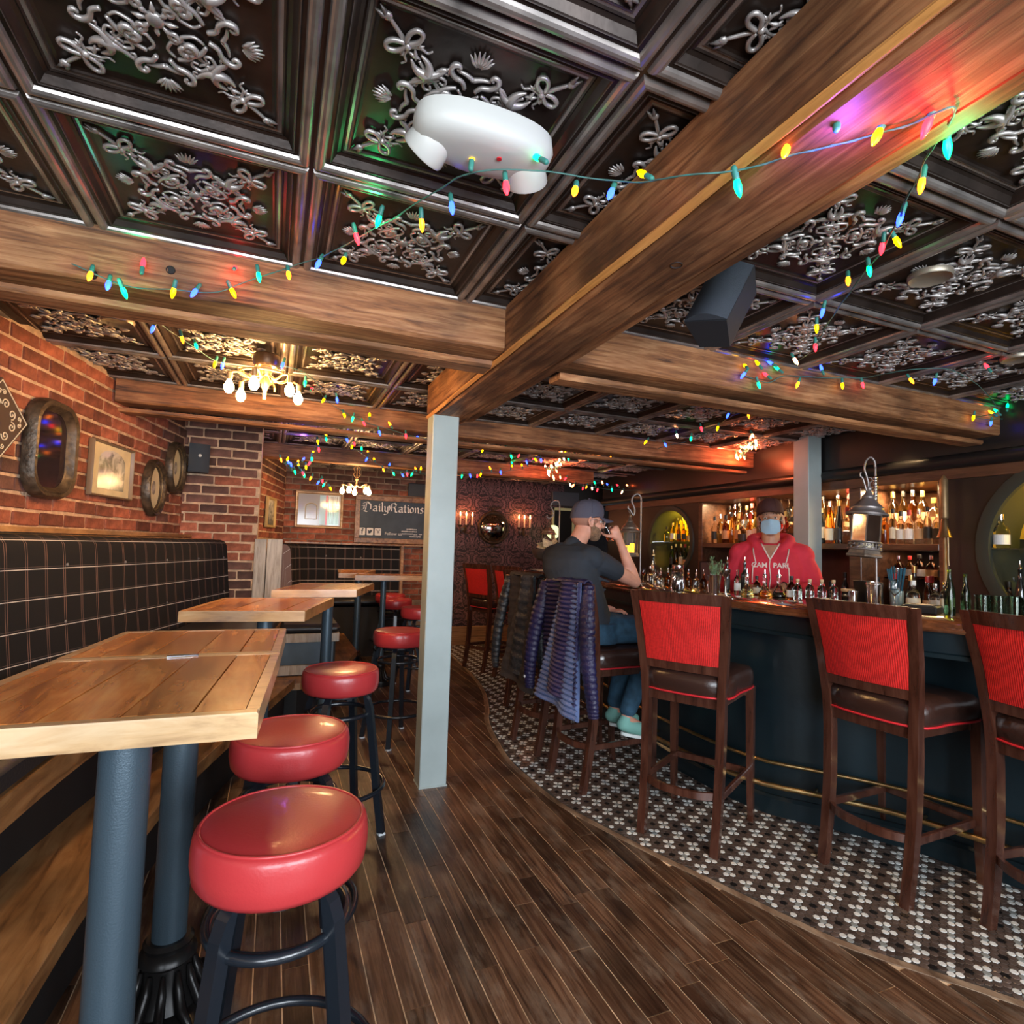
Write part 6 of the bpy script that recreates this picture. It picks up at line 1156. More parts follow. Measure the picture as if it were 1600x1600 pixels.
# hanging stem glasses behind the bartender
def wineglass(x, y, z, lb, s=1, flip=False, cat='glass', grp=None, liquid=None):
    t = thing('wine_glass', lb, cat, (x, y, z), group=grp); t.scale = (s, s, s * (-1 if flip else 1))
    me = cm_(('wg',), lambda: MB().lathe([(.034, 0), (.034, .002), (.006, .006), (.004, .02), (.004, .085), (.012, .095), (.032, .118), (.038, .145), (.036, .175), (.031, .20), (.0298, .20), (.0345, .175), (.0365, .145), (.031, .12), (.010, .098), (0, .096)], n=20).mesh('glass_body', M['g_clear'], 60)); link('glass_body', me, t)
    if liquid: link('drink', cm_(('lq', liquid), lambda: MB().lathe([(0, .098), (.0095, .100), (.0303, .121), (.0355, .145), (0, .145)], n=16).mesh('drink', M[liquid])), t)
    return t
for i in range(4): wineglass(XF + .10, 4.05 - i * .085, 1.90, 'upside-down stem glass, %s from left in rack behind bartender' % ORD[i], .85, True, grp='hanging stem glasses')
# brass beer post with bell, till screen
t = thing('brass_bell_post', 'tall brass post with a bell and pull cord in front of the back bar', 'bell', (4.13, 2.43, .94)); m_ = MB(); m_.lathe([(.022, 0), (.024, .01), (.011, .03), (.0105, .71), (.022, .715), (.024, .72), (.024, .97), (.018, .98), (.008, 1.0), (0, 1.01)], n=16); m_.build('pole', mat('aged_brass', (.34, .22, .11), .5, metal=.75, var=.3, vscale=12), t, smooth=50)
m_ = MB(); m_.lathe([(.012, .72), (.020, .70), (.026, .65), (.040, .60), (.046, .585), (.043, .585), (.03, .62), (0, .66)], n=20); m_.build('bell', mat('dark_brass', (.22, .13, .06), .35, metal=.8), t, smooth=60)
m_ = MB(); m_.tube(spline([(-.02, -.03, .60), (-.025, -.035, .52), (-.018, -.03, .45), (-.03, -.04, .40)], 4), .004, 5); m_.build('pull_cord', M['signline'], t, smooth=True)
t = thing('till_screen', 'dark till screen behind the herb pot', 'monitor', (4.22, 4.66, .941), math.radians(-41)); m_ = MB(); m_.box((-.17, -.012, .12), (.17, .012, .36), bev=.006, T=TR(rx=-.25)); m_.build('screen_case', M['black'], t)
m_ = MB(); m_.box((-.155, -.0145, .135), (.155, -.0125, .345), T=TR(rx=-.25)); m_.build('screen', mat('dim_screen', (.10, .075, .07), .25), t); m_ = MB(); m_.box((-.08, -.06, 0), (.08, .08, .02), bev=.004); m_.box((-.02, -.01, .02), (.02, .03, .14)); m_.build('stand', M['black'], t)
# =================== ON THE BAR TOP ===================
ZB = 1.1215
def simple(name, lb, cat, x, y, z, parts, rz=0, grp=None, s=1):
    t = thing(name, lb, cat, (x, y, z), rz, grp); t.scale = (s, s, s)
    for pn, mb_, mt, sm in parts: mb_.build(pn, M[mt] if isinstance(mt, str) else mt, t, smooth=sm)
    return t
wineglass(2.47, 3.33, ZB, 'stemmed glass on the bar under the capped man\'s elbow', .62)
wineglass(2.86, 4.02, ZB, 'glass with a pink drink just beyond the man\'s elbow', .55, liquid='g_red')
bottle(2.93, 4.02, ZB, 'squat', 'g_brown', 'lab_white', 'steel', 'small bottle with a white label and dropper beside the man\'s elbow', 'bottles on the bar top', s=.55)
bottle(3.02, 4.10, ZB, 'slim', 'g_dark', 'lab_black', 'steel', 'tall dark bottle with metal pourer behind the small white-labelled one', 'bottles on the bar top', s=.72, pour=True)
bottle(2.72, 3.70, ZB, 'squat', 'g_clear', None, 'steel', 'small clear steel-topped bottle between the elbow and lidded jar', 'bottles on the bar top', s=.62, pour=True)
for i, (x, y) in enumerate([(2.66, 3.52), (2.71, 3.50), (2.76, 3.42), (2.80, 3.38), (2.82, 3.32), (2.85, 3.28), (2.88, 3.24)]):
    bottle(x, y, ZB, 'squat', 'g_brown' if i % 2 else 'g_clear', None, 'steel', 'little dash bottle with steel dropper, %s from left by lidded jar' % ORD[i], 'little dropper bottles on the bar', s=.46, pour=True)
m1 = MB(); m1.lathe([(0, 0), (.038, 0), (.042, .006), (.044, .02), (.041, .135), (.036, .142), (.036, .150)], n=24); m2 = MB(); m2.lathe([(0, .145), (.037, .145), (.039, .149), (.039, .168), (.035, .172), (0, .172)], n=24); m3 = MB()
for i in range(14): a = i * 2.4; m3.tube([(.022 * math.cos(a), .022 * math.sin(a), .01), (.026 * math.cos(a + .5), .026 * math.sin(a + .5), .06 + .02 * math.sin(i)), (.020 * math.cos(a + 1), .020 * math.sin(a + 1), .12)], .005, 5)
simple('lidded_jar', 'glass jar with a metal lid full of metal picks, above the central chair', 'jar', 2.44, 3.05, ZB, [('jar_body', m1, 'g_clear', 50), ('lid', m2, 'steel', 40), ('metal_picks', m3, 'steel', True)])
# herb pot
M['leaf'] = mat('herb_leaf', (.16, .26, .13), .5, var=.4, vscale=20, rnd=.2)
m1 = MB(); m1.lathe([(0, 0), (.030, 0), (.032, .004), (.040, .115), (.042, .118), (.038, .118), (.030, .01), (0, .01)], n=28)
t = simple('herb_pot', 'steel tin cup holding green herb sprigs on the bar', 'plant pot', 2.57, 2.86, ZB, [('tin_cup', m1, 'steel', 50)])
r = random.Random(5)
for i in range(11):
    a, l_ = r.uniform(0, 2 * PI), r.uniform(.06, .13); m_ = MB(); tip = Vector((math.cos(a) * r.uniform(.03, .075), math.sin(a) * r.uniform(.02, .055), .11 + l_)); b0 = Vector((math.cos(a) * .015, math.sin(a) * .015, .09)); pts = [b0.lerp(tip, k_ / 5) + Vector((0, 0, .01 * math.sin(k_))) for k_ in range(6)]; m_.tube(pts, .0015, 4)
    for p in pts[1:]:
        for s_ in range(2):
            b_ = a + s_ * PI + r.random() * 2; d = Vector((math.cos(b_), math.sin(b_), 1.5)).normalized() * .030; sd = d.cross(Vector((0, 0, 1))).normalized() * .0035
            m_.add([p, p + d * .5 + sd, p + d, p + d * .5 - sd], [(0, 1, 2, 3)])
    m_.build('sprig', M['leaf'], t)
m1 = MB(); m1.lathe([(0, 0), (.030, .0), (.030, .004), (.006, .01), (.006, .10), (.03, .13), (.034, .155), (.032, .155), (.004, .12)], n=20); simple('steel_jigger', 'white-footed steel measure standing right of the herb pot', 'jigger', 2.66, 2.86, ZB, [('jigger_body', m1, 'steel', 50)])
for x, y, k_, g_, l_, c, s_, lb in [(2.74, 2.93, 'slim', 'g_dark', 'lab_black', 'steel', .62, 'slim dark bottle with a pourer, leftmost in front of the bartender'), (2.72, 2.82, 'round', 'g_clear', 'lab_white', None, .52, 'clear bottle with a white label in front of the bartender\'s arm'),
                                 (2.80, 2.84, 'round', 'g_dark', None, 'steel', .66, 'round dark bottle with a pourer in front of the bartender'), (2.82, 2.76, 'squat', 'g_brown', 'lab_cream', 'cap_black', .5, 'short brown bottle with a cream label in front of the hooded bartender')]:
    bottle(x, y, ZB, k_, g_, l_, c, lb, 'bottles on the bar top', s=s_, pour=(c == 'steel'))
def decanter(x, y, lq, lb):
    m1 = MB(); m1.lathe([(0, 0), (.036, 0), (.042, .008), (.040, .02), (.018, .055), (.012, .075), (.0115, .12), (.015, .125)], n=22); m2 = MB(); m2.lathe([(0, .002), (.035, .003), (.040, .009), (.038, .020), (.027, .034), (0, .034)], n=18); m3 = MB(); m3.lathe([(.012, .118), (.0135, .135), (.006, .14), (.005, .165), (0, .166)], n=12)
    simple('oil_decanter', lb, 'decanter', x, y, ZB, [('decanter_glass', m1, 'g_clear', 50), ('liquor', m2, lq, 50), ('pourer', m3, 'steel', 50)], grp='small flared decanters')
for x, y, lq, lb in [(2.66, 2.68, 'g_yellow', 'flared decanter with pale liquor, leftmost of three before bartender'), (2.72, 2.60, 'g_amber', 'flared decanter with amber liquor, middle of three before bartender'), (2.80, 2.57, 'g_dark', 'flared decanter with dark liquor, rightmost of three before bartender')]: decanter(x, y, lq, lb)
bottle(2.80, 2.48, ZB, 'squat', 'g_brown', 'lab_white', 'cap_black', 'brown bottle with a large white label by the bartender\'s hand', 'bottles on the bar top', s=.56)
for i, (x, y) in enumerate([(2.78, 2.42), (2.84, 2.39), (2.88, 2.345), (2.93, 2.31)]):
    m1 = MB(); m1.lathe([(0, 0), (.022, 0), (.023, .004), (.023, .072), (.017, .084), (.009, .09), (.009, .105), (.012, .107)], n=18); m2 = MB(); m2.lathe([(0, .098), (.0085, .098), (.010, .115), (.010, .122), (0, .123)], n=12); m3 = MB(); m3.lathe([(0, .003), (.021, .004), (.021, .055), (0, .055)], n=14)
    simple('corked_bottle', 'small clear corked bottle, %s from the left in the row of four' % ORD[i], 'bottle', x, y, ZB, [('bottle_glass', m1, 'g_clear', 50), ('cork', m2, 'cork', 40), ('liquid', m3, 'g_clear', 40)], grp='row of small corked bottles')
m1 = MB(); m1.lathe([(0, 0), (.032, 0), (.034, .005), (.034, .062), (.031, .066)], n=22); m2 = MB(); m2.lathe([(0, .062), (.035, .062), (.035, .076), (0, .077)], n=22); m3 = MB(); m3.lathe([(0, .004), (.031, .004), (.031, .04), (0, .04)], n=16); simple('cork_jar', 'short glass jar with a cork lid and dark contents, left of the black bucket', 'jar', 2.98, 2.26, ZB, [('jar_body', m1, 'g_clear', 50), ('cork_lid', m2, 'cork', 40), ('contents', m3, 'g_dark', 40)])
m1 = MB(); m1.loft([[(x * s_, y * s_, z) for x, y in superell(.052, .052, 4, 24)] for z, s_ in ((0, .74), (.05, .86), (.125, 1.0), (.125, .93), (.02, .72))]); simple('black_bucket', 'black square tapering caddy left of the steel shaker', 'bucket', 3.04, 2.20, ZB, [('bucket_body', fixn(m1.mesh('tmp', M['black'])) and m1, 'black', 40)])
m1 = MB(); m1.lathe([(0, 0), (.021, 0), (.022, .004), (.026, .07), (.024, .07), (.02, .008), (0, .008)], n=22); simple('steel_cup', 'small polished steel cup in front of the black caddy', 'cup', 2.93, 2.19, ZB, [('cup_body', m1, 'steel', 50)])
m1 = MB(); m1.lathe([(0, 0), (.028, 0), (.030, .004), (.038, .125), (.039, .128), (.036, .128), (.027, .01), (0, .01)], n=28); m2 = MB(); m2.lathe([(.0385, .112), (.0398, .115), (.0398, .119), (.0385, .122)], n=28); simple('shaker_tin', 'brushed steel shaker tin under the big lantern', 'shaker', 2.90, 2.05, ZB, [('tin_body', m1, 'steel', 50), ('rim_band', m2, 'steel', 50)])
wineglass(2.93, 1.965, ZB, 'large empty wine glass between the shaker tin and the straws', .72)
M['straw'] = mat('blue_black_straws', (.02, .09, .14), .3)
m1 = MB(); m1.lathe([(0, 0), (.028, 0), (.030, .004), (.032, .085), (.030, .085), (.027, .008), (0, .008)], n=22)
t = simple('straw_cup', 'pale iridescent cup of long dark blue straws', 'cup', 3.03, 2.02, ZB, [('cup_body', m1, mat('iridescent_cup', (.45, .60, .62), .12, metal=.6), 50)])
r = random.Random(8)
for i in range(16): a = r.uniform(0, 2 * PI); m_ = MB(); m_.tube([(.012 * math.cos(a), .012 * math.sin(a), .01), (.045 * math.cos(a) * r.uniform(.5, 1.1), .045 * math.sin(a), .20 + r.uniform(-.01, .012))], .0026, 5); m_.build('straw', M['straw'], t)
m1 = MB(); m1.box((-.10, -.07, 0), (.10, .07, .035), bev=.005); m2 = MB(); m2.box((-.085, -.055, .035), (.02, .055, .04)); simple('bar_caddy', 'low black napkin caddy right of the wine glass', 'caddy', 2.88, 1.80, ZB, [('caddy_body', m1, 'black', False), ('napkin_stack', m2, 'lab_black', False)], rz=.4)
for x, y, k_, g_, l_, c, s_, lb in [(3.02, 1.93, 'squat', 'g_clear', 'lab_cream', 'lab_white', .60, 'cream-labelled decanter bottle right of the straws'), (3.08, 1.86, 'squat', 'g_clear', 'lab_white', 'steel', .55, 'clear bottle with a white label near the black caddy'), (3.0, 1.77, 'round', 'g_clear', 'lab_cream', None, .5, 'small bottle with a curled cream label by the dark green bottle'),
                                 (2.90, 1.69, 'tall', 'g_green', None, None, .62, 'dark green swing-top bottle above the second chair\'s corner'), (3.0, 1.68, 'tall', 'g_green', None, None, .56, 'dark green bottle just behind the swing-top one')]: bottle(x, y, ZB, k_, g_, l_, c, lb, 'bottles on the bar top', s=s_)
for i, (x, y) in enumerate([(2.98, 1.60), (2.99, 1.545), (3.0, 1.49), (3.01, 1.435), (3.02, 1.385), (3.06, 1.52)]):
    m1 = MB(); m1.lathe([(0, 0), (.027, 0), (.028, .003), (.029, .10), (.0275, .10), (.026, .008), (0, .008)], n=20); simple('highball_glass', 'dark green highball glass, %s of the row above the rightmost chair' % ORD[i], 'glass', x, y, ZB, [('glass_body', m1, mat('tinted_glass', (.42, .52, .42), .03, trans=1) if i == 0 else bpy.data.materials['tinted_glass'], 50)], grp='row of green highball glasses')
bottle(2.83, 1.30, ZB, 'squat', 'g_dark', 'lab_tan', 'cap_black', 'squat bottle with a large tan label on the bar at the right frame edge', 'bottles on the bar top', s=.62)
bottle(4.22, 2.06, 1.06, 'tall', 'g_dark', 'lab_tan', 'steel', 'dark bottle with a tan label standing high before the right niche', 'bottles on the bar top', s=.80, pour=True)
t = thing('bottle_riser', 'dark block under the tan-labelled bottle before the right niche', 'riser', (4.22, 2.06, .941)); m_ = MB(); m_.box((-.06, -.08, 0), (.06, .08, .118), bev=.003); m_.build('block', M['bbpanel'], t)
# =================== LANTERNS, WINE BUCKET ===================
M['lanternmetal'] = mat('weathered_lantern_metal', (.20, .155, .12), .4, metal=.6, var=.4, vscale=30); M['ironrod'] = mat('grey_iron_rod', (.22, .19, .18), .35, metal=.6); M['lanternglass'] = glassm('lantern_glass', (1, 1, 1), .0, ior=1.1); M['led'] = glow('yellow_led_candle', (1, .62, .02), 1.6); M['silverglass'] = mat('mirrored_lantern_glass', (.85, .85, .85), .06, metal=1)
def lantern(lb, x, y, z, s, hook_h, hook_dx, rz, led=True, mirror=False, gut=None):
    t = thing('hanging_lantern', lb, 'lantern', (x, y, z), rz); t.scale = (s, s, s); n = 6 if not mirror else 6
    m_ = MB(); m_.lathe([(0, .0), (.085, .0), (.088, .008), (.080, .014), (.074, .03), (.07, .034), (0, .034)], n=n); m_.build('base', M['lanternmetal'], t)
    for i in range(n): a = 2 * PI * i / n; m_ = MB(); m_.tube([(.070 * math.cos(a), .070 * math.sin(a), .03), (.070 * math.cos(a), .070 * math.sin(a), .215)], .0035, 4); m_.build('glazing_bar', M['lanternmetal'], t)
    for i in range(n):
        a0, a1 = 2 * PI * i / n, 2 * PI * (i + 1) / n; m_ = MB(); q = [(.068 * math.cos(a), .068 * math.sin(a)) for a in (a0 + .03, a1 - .03)]
        z0_ = .034 if not mirror else .075
        m_.add([(q[0][0], q[0][1], z0_), (q[1][0], q[1][1], z0_), (q[1][0], q[1][1], .21), (q[0][0], q[0][1], .21)], [(0, 1, 2, 3)]); m_.build('pane', M['silverglass'] if mirror and i in (3, 4) else M['lanternglass'], t)
    if mirror:
        m_ = MB()
        for i in range(12):
            for k_ in range(2): a = 2 * PI * (i + .5 * k_) / 12; m_.tube([(.071 * math.cos(a + .02 * t_), .071 * math.sin(a + .02 * t_), .045 + k_ * .014 + .006 * math.sin(t_ * 1.3)) for t_ in range(-6, 7, 2)], .0035, 5)
        m_.lathe([(.074, .034), (.076, .038), (.072, .042)], n=24); m_.lathe([(.072, .068), (.075, .072), (.072, .076)], n=24); m_.build('pierced_band', M['ironrod'], t, smooth=True)
    m_ = MB(); m_.lathe([(.068, .205), (.092, .208), (.094, .216), (.078, .224), (.070, .238), (.072, .246), (.055, .262), (.034, .285), (.028, .292), (.030, .30), (.018, .312), (.010, .33), (.014, .338), (.014, .346), (.005, .356), (.003, .375)], n=24 if not mirror else 24); m_.build('roof', M['lanternmetal'] if not mirror else M['ironrod'], t, smooth=45)
    m_ = MB(); m_.tube([(.012 * math.cos(a * PI / 8), 0, .385 + .012 * math.sin(a * PI / 8)) for a in range(16)], .0025, 5, closed=True); m_.build('ring', M['ironrod'], t, smooth=True)
    for i in (-1, 1):
        if led: m_ = MB(); m_.lathe([(0, .035), (.018, .035), (.019, .10 + .01 * i), (.012, .102 + .01 * i), (0, .10 + .01 * i)], loc=(i * .020, 0, 0), n=14); m_.build('candle', M['led'], t, smooth=40)
    if not led: m_ = MB(); m_.lathe([(0, .035), (.040, .035), (.040, .13), (.034, .134), (0, .13)], n=20); m_.build('candle', M['candle'], t, smooth=40)
    # crook stand: pole with a shepherd's hook
    hx, hz = hook_dx / s, hook_h / s; r0 = .040
    st_ = thing('lantern_stand', lb.replace('lantern', 'lantern stand').replace('hexagonal ', '').replace('with yellow candles ', '')[:90], 'stand', (x, y, ZB), rz); zt = z - ZB
    return t, st_, zt
def crook(st_, hx, htop, hring, r=.0075, rope=False):
    """pole at +hx beside the lantern, hooks over to x=0"""
    P = [(hx, 0, .0), (hx, 0, htop - .10), (hx, 0, htop - .045), (hx * .93, 0, htop - .01), (hx * .62, 0, htop + .008), (hx * .26, 0, htop - .012), (hx * .12, 0, htop - .05), (hx * .28, 0, htop - .085), (hx * .42, 0, htop - .125), (hx * .30, 0, htop - .162), (0, 0, hring - .004), (-hx * .22, 0, hring + .012), (-hx * .18, 0, hring + .030)]
    m_ = MB(); m_.tube(spline(P, 5), r, 8); m_.build('crook', M['ironrod'], st_, smooth=True)
    m_ = MB(); m_.lathe([(0, 0), (.045, 0), (.045, .006), (.012, .012), (.010, .03)], loc=(hx, 0, 0), n=20); m_.build('foot_plate', M['ironrod'], st_, smooth=40)
    if rope:
        for k_ in range(9): m_ = MB(); m_.ball((hx, 0, htop - .19 + k_ * .0145 - .02), .0105, 8, 5); m_.build('twist_bead', M['steel'], st_, smooth=True)
VA = math.atan2(-math.sin(.39), math.cos(.39))
t, s_, zt = lantern('bronze lantern with yellow candles hanging over the bar beyond the man\'s elbow', 2.60, 3.84, 1.332, .93, .5, .07, VA); s_['label'] = 'iron crook stand holding the lantern beyond the man\'s elbow'; crook(s_, .085, .70, zt + .385 * .93 + .012)
t, s_, zt = lantern('small bronze lantern with yellow candles beside the wine bucket at the bar\'s far end', 2.70, 5.50, 1.335, .93, .5, .08, VA); s_['label'] = 'iron crook stand holding the far lantern by the wine bucket'; crook(s_, .11, .76, zt + .385 * .93 + .012)
t, s_, zt = lantern('large grey lantern with mirrored panes and cream candle above the shaker tin', 2.69, 1.955, 1.378, 1.0, .5, .05, VA, led=False, mirror=True); t.rotation_euler = (0, math.radians(5), VA); s_['label'] = 'tall looped iron stand with twisted beads holding the large grey lantern'; crook(s_, .062, .745, zt + .39, .005, rope=True)
t = thing('wine_bucket', 'pewter pedestal wine bucket full of crumpled paper at the far end of the bar', 'bucket', (2.50, 5.12, ZB - .02)); t.location.z = ZB
m_ = MB(); m_.lathe([(0, 0), (.06, 0), (.062, .008), (.016, .03), (.013, .10), (.03, .125), (.085, .14), (.125, .165), (.15, .22), (.155, .25), (.150, .25), (.12, .175), (0, .15)], n=32); m_.build('bowl', mat('pewter', (.26, .24, .22), .3, metal=.8), t, smooth=50)
M['paper2'] = mat('cream_paper', (.68, .62, .42), .7, var=.3, vscale=30)
for i in range(6):
    a = i * 1.1; m_ = MB(); m_.box((-.05, -.05, -.002), (.05, .05, .002)); 
    vs = [(x + R_.uniform(-.01, .01), y + R_.uniform(-.01, .01), z) for x, y, z in m_.v]; T_ = TR((.06 * math.cos(a), .06 * math.sin(a), .25 + .012 * i), rx=R_.uniform(-.9, .9), ry=R_.uniform(-.9, .9), rz=a); m_.v = [tuple(T_ @ Vector(v)) for v in vs]; m_.build('crumpled_paper', M['paper2'], t)
# two saucers and a red cup near the bucket
for x, y, lb in ((2.78, 5.95, 'small white saucer on the far end of the bar left of the bucket'), (2.72, 5.65, 'second small white saucer on the far end of the bar')): simple('saucer', lb, 'plate', x, y, ZB, [('dish', MB().lathe([(0, .002), (.03, 0), (.05, .006), (.075, .014), (.076, .017), (.05, .010), (0, .006)], n=24), 'whiteplastic', 50)])
# =================== PEOPLE ===================
from mathutils.bvhtree import BVHTree
M['skin'] = mat('skin_pink', (.62, .29, .20), .5, var=.12, vscale=14, bump=.06, bscale=120); M['skin2'] = mat('skin_tan', (.52, .26, .165), .5, var=.15, vscale=14, bump=.06, bscale=120)
for k_ in ('skin', 'skin2'):
    p_ = M[k_].node_tree.nodes['Principled BSDF']; p_.inputs['Subsurface Weight'].default_value = .12; p_.inputs['Subsurface Radius'].default_value = (.02, .008, .005); p_.inputs['Subsurface Scale'].default_value = .5
M['tee'] = mat('charcoal_tshirt', (.022, .027, .037), .85, var=.15, vscale=10, bump=.25, bscale=16); M['jeans'] = mat('blue_jeans', (.022, .065, .11), .85, var=.35, vscale=22, bump=.35, bscale=30); M['hoodie'] = mat('red_hoodie', (.62, .030, .055), .85, var=.12, vscale=9, bump=.35, bscale=14)
M['capnavy'] = mat('slate_purple_cap', (.070, .066, .095), .8, bump=.2, bscale=90); M['capmaroon'] = mat('maroon_cap', (.060, .018, .016), .8, bump=.2, bscale=90); M['hair'] = mat('dark_hair', (.018, .012, .009), .6, bump=.6, bscale=160); M['beard'] = mat('brown_beard', (.27, .15, .085), .85, var=.35, vscale=60, bump=1, bscale=220)
M['mask'] = mat('pale_blue_mask', (.34, .50, .64), .7, var=.08, vscale=14); M['cordwhite'] = mat('cream_cord', (.80, .66, .60), .7); M['shoe'] = mat('sea_green_canvas', (.19, .42, .36), .8, bump=.2, bscale=200); M['sole'] = mat('white_rubber', (.66, .70, .68), .5); M['eyew'] = mat('eye_white', (.46, .43, .40), .25); M['iris'] = mat('eye_iris', (.03, .018, .012), .15); M['lens'] = mat('spectacle_lens', (.9, .92, .95), .0, trans=1, ior=1.1); M['lip'] = mat('lip', (.42, .14, .11), .5)
def cap_(m_, a, b, ra, rb, n=14):
    """tapered capsule"""
    a, b = Vector(a), Vector(b); d = (b - a).normalized(); pts = []; rr = []
    for k_ in range(5): t = k_ / 5 * PI / 2; pts.append(a - d * ra * math.cos(t)); rr.append(max(ra * math.sin(t), ra * .02))
    pts.append(a); rr.append(ra); pts.append(b); rr.append(rb)
    for k_ in range(1, 6): t = k_ / 5 * PI / 2; pts.append(b + d * rb * math.sin(t)); rr.append(max(rb * math.cos(t), rb * .02))
    m_.tube(pts, rr, n)
def chain(m_, pts, rs, n=14):
    for i in range(len(pts) - 1): cap_(m_, pts[i], pts[i + 1], rs[i], rs[i + 1], n)
def fuse(m_, name, mt, parent, voxel=.007, smooth=4, origin=Vector((0, 0, 0)), dec=None):
    me = m_.mesh('tmp', mt); o = link('tmp', me); md = o.modifiers.new('r', 'REMESH'); md.mode = 'VOXEL'; md.voxel_size = voxel; s_ = o.modifiers.new('s', 'SMOOTH'); s_.iterations = smooth; s_.factor = .6
    if dec: d_ = o.modifiers.new('d', 'DECIMATE'); d_.ratio = dec
    dg = bpy.context.evaluated_depsgraph_get(); me2 = bpy.data.meshes.new_from_object(o.evaluated_get(dg)); bpy.data.objects.remove(o); bpy.data.meshes.remove(me)
    me2.name = name; me2.transform(Matrix.Translation(-origin)); me2.materials.clear(); me2.materials.append(mt); me2.polygons.foreach_set('use_smooth', [True] * len(me2.polygons)); return link(name, me2, parent)
def ring_e(c, fx, fy, rx, ry, z, n=24, tilt=0):
    return [(c[0] + fx[0] * rx * math.cos(a) + fy[0] * ry * math.sin(a), c[1] + fx[1] * rx * math.cos(a) + fy[1] * ry * math.sin(a), z + tilt * rx * math.cos(a)) for a in [2 * PI * i / n for i in range(n)]]
def head_parts(m_, T, ears=True):
    def B(c, r, nu=16, nv=12): m_.ball(T @ Vector(c), r, nu, nv, T=T.to_3x3().to_4x4())
    B((-.012, 0, .040), (.100, .078, .098)); B((.022, 0, -.030), (.072, .060, .080)); B((.050, 0, -.085), (.034, .030, .026)); B((.0, 0, -.06), (.062, .058, .045))
    B((.070, 0, .030), (.026, .052, .014)); 
    for s_ in (-1, 1): B((.060, s_ * .036, -.022), (.028, .022, .020))
    cap_(m_, T @ Vector((.084, 0, .016)), T @ Vector((.106, 0, -.020)), .009, .0135); 
    for s_ in (-1, 1): B((.096, s_ * .011, -.024), (.011, .009, .008), 8, 6)
    if ears:
        for s_ in (-1, 1):
            pts = [T @ Vector((-.008 + .020 * math.cos(a) * (1 if math.sin(a) > 0 else .7), s_ * (.079 + .008 * (1 - math.cos(a)) * .5), -.004 + .032 * math.sin(a))) for a in [i / 10 * 2 * PI for i in range(10)]]
            m_.tube(pts, .0065, 6, closed=True); B((-.006, s_ * .077, -.004), (.016, .006, .026), 8, 6); B((.004, s_ * .078, -.030), (.010, .006, .010), 8, 6)
def face_details(parent, T, brow_m):
    for s_ in (-1, 1):
        m_ = MB(); c = T @ Vector((.0715, s_ * .031, .008)); m_.ball(c, .0118, 12, 8); e_ = m_.build('eye', M['eyew'], parent, smooth=True); m_ = MB(); m_.ball(T @ Vector((.0790, s_ * .031, .008)), .0062, 8, 6); m_.build('iris', M['iris'], e_, smooth=True)
        m_ = MB(); m_.tube([T @ Vector((.081 - .010 * abs(k_ - 1), s_ * (.014 + .016 * k_), .0165 + .002 * (1 - abs(k_ - 1)))) for k_ in (0, .5, 1, 1.5, 2)], [.003, .0052, .0056, .0052, .003], 6); m_.tube([T @ Vector((.0805 - .009 * abs(k_ - 1), s_ * (.016 + .015 * k_), -.0025)) for k_ in (0, .5, 1, 1.5, 2)], [.002, .0038, .0042, .0038, .002], 6); m_.build('eyelid', M['skin'] if parent['label'].startswith('seated') else M['skin2'], parent, smooth=True)
        m_ = MB(); m_.tube([T @ Vector((.090 - .012 * k_ * k_, s_ * (.012 + .018 * k_), .031 + .004 * math.sin(k_ * 1.5))) for k_ in (0, .5, 1, 1.5, 2)], [.003, .0045, .0045, .0035, .002], 6); m_.build('eyebrow', brow_m, parent, smooth=True)
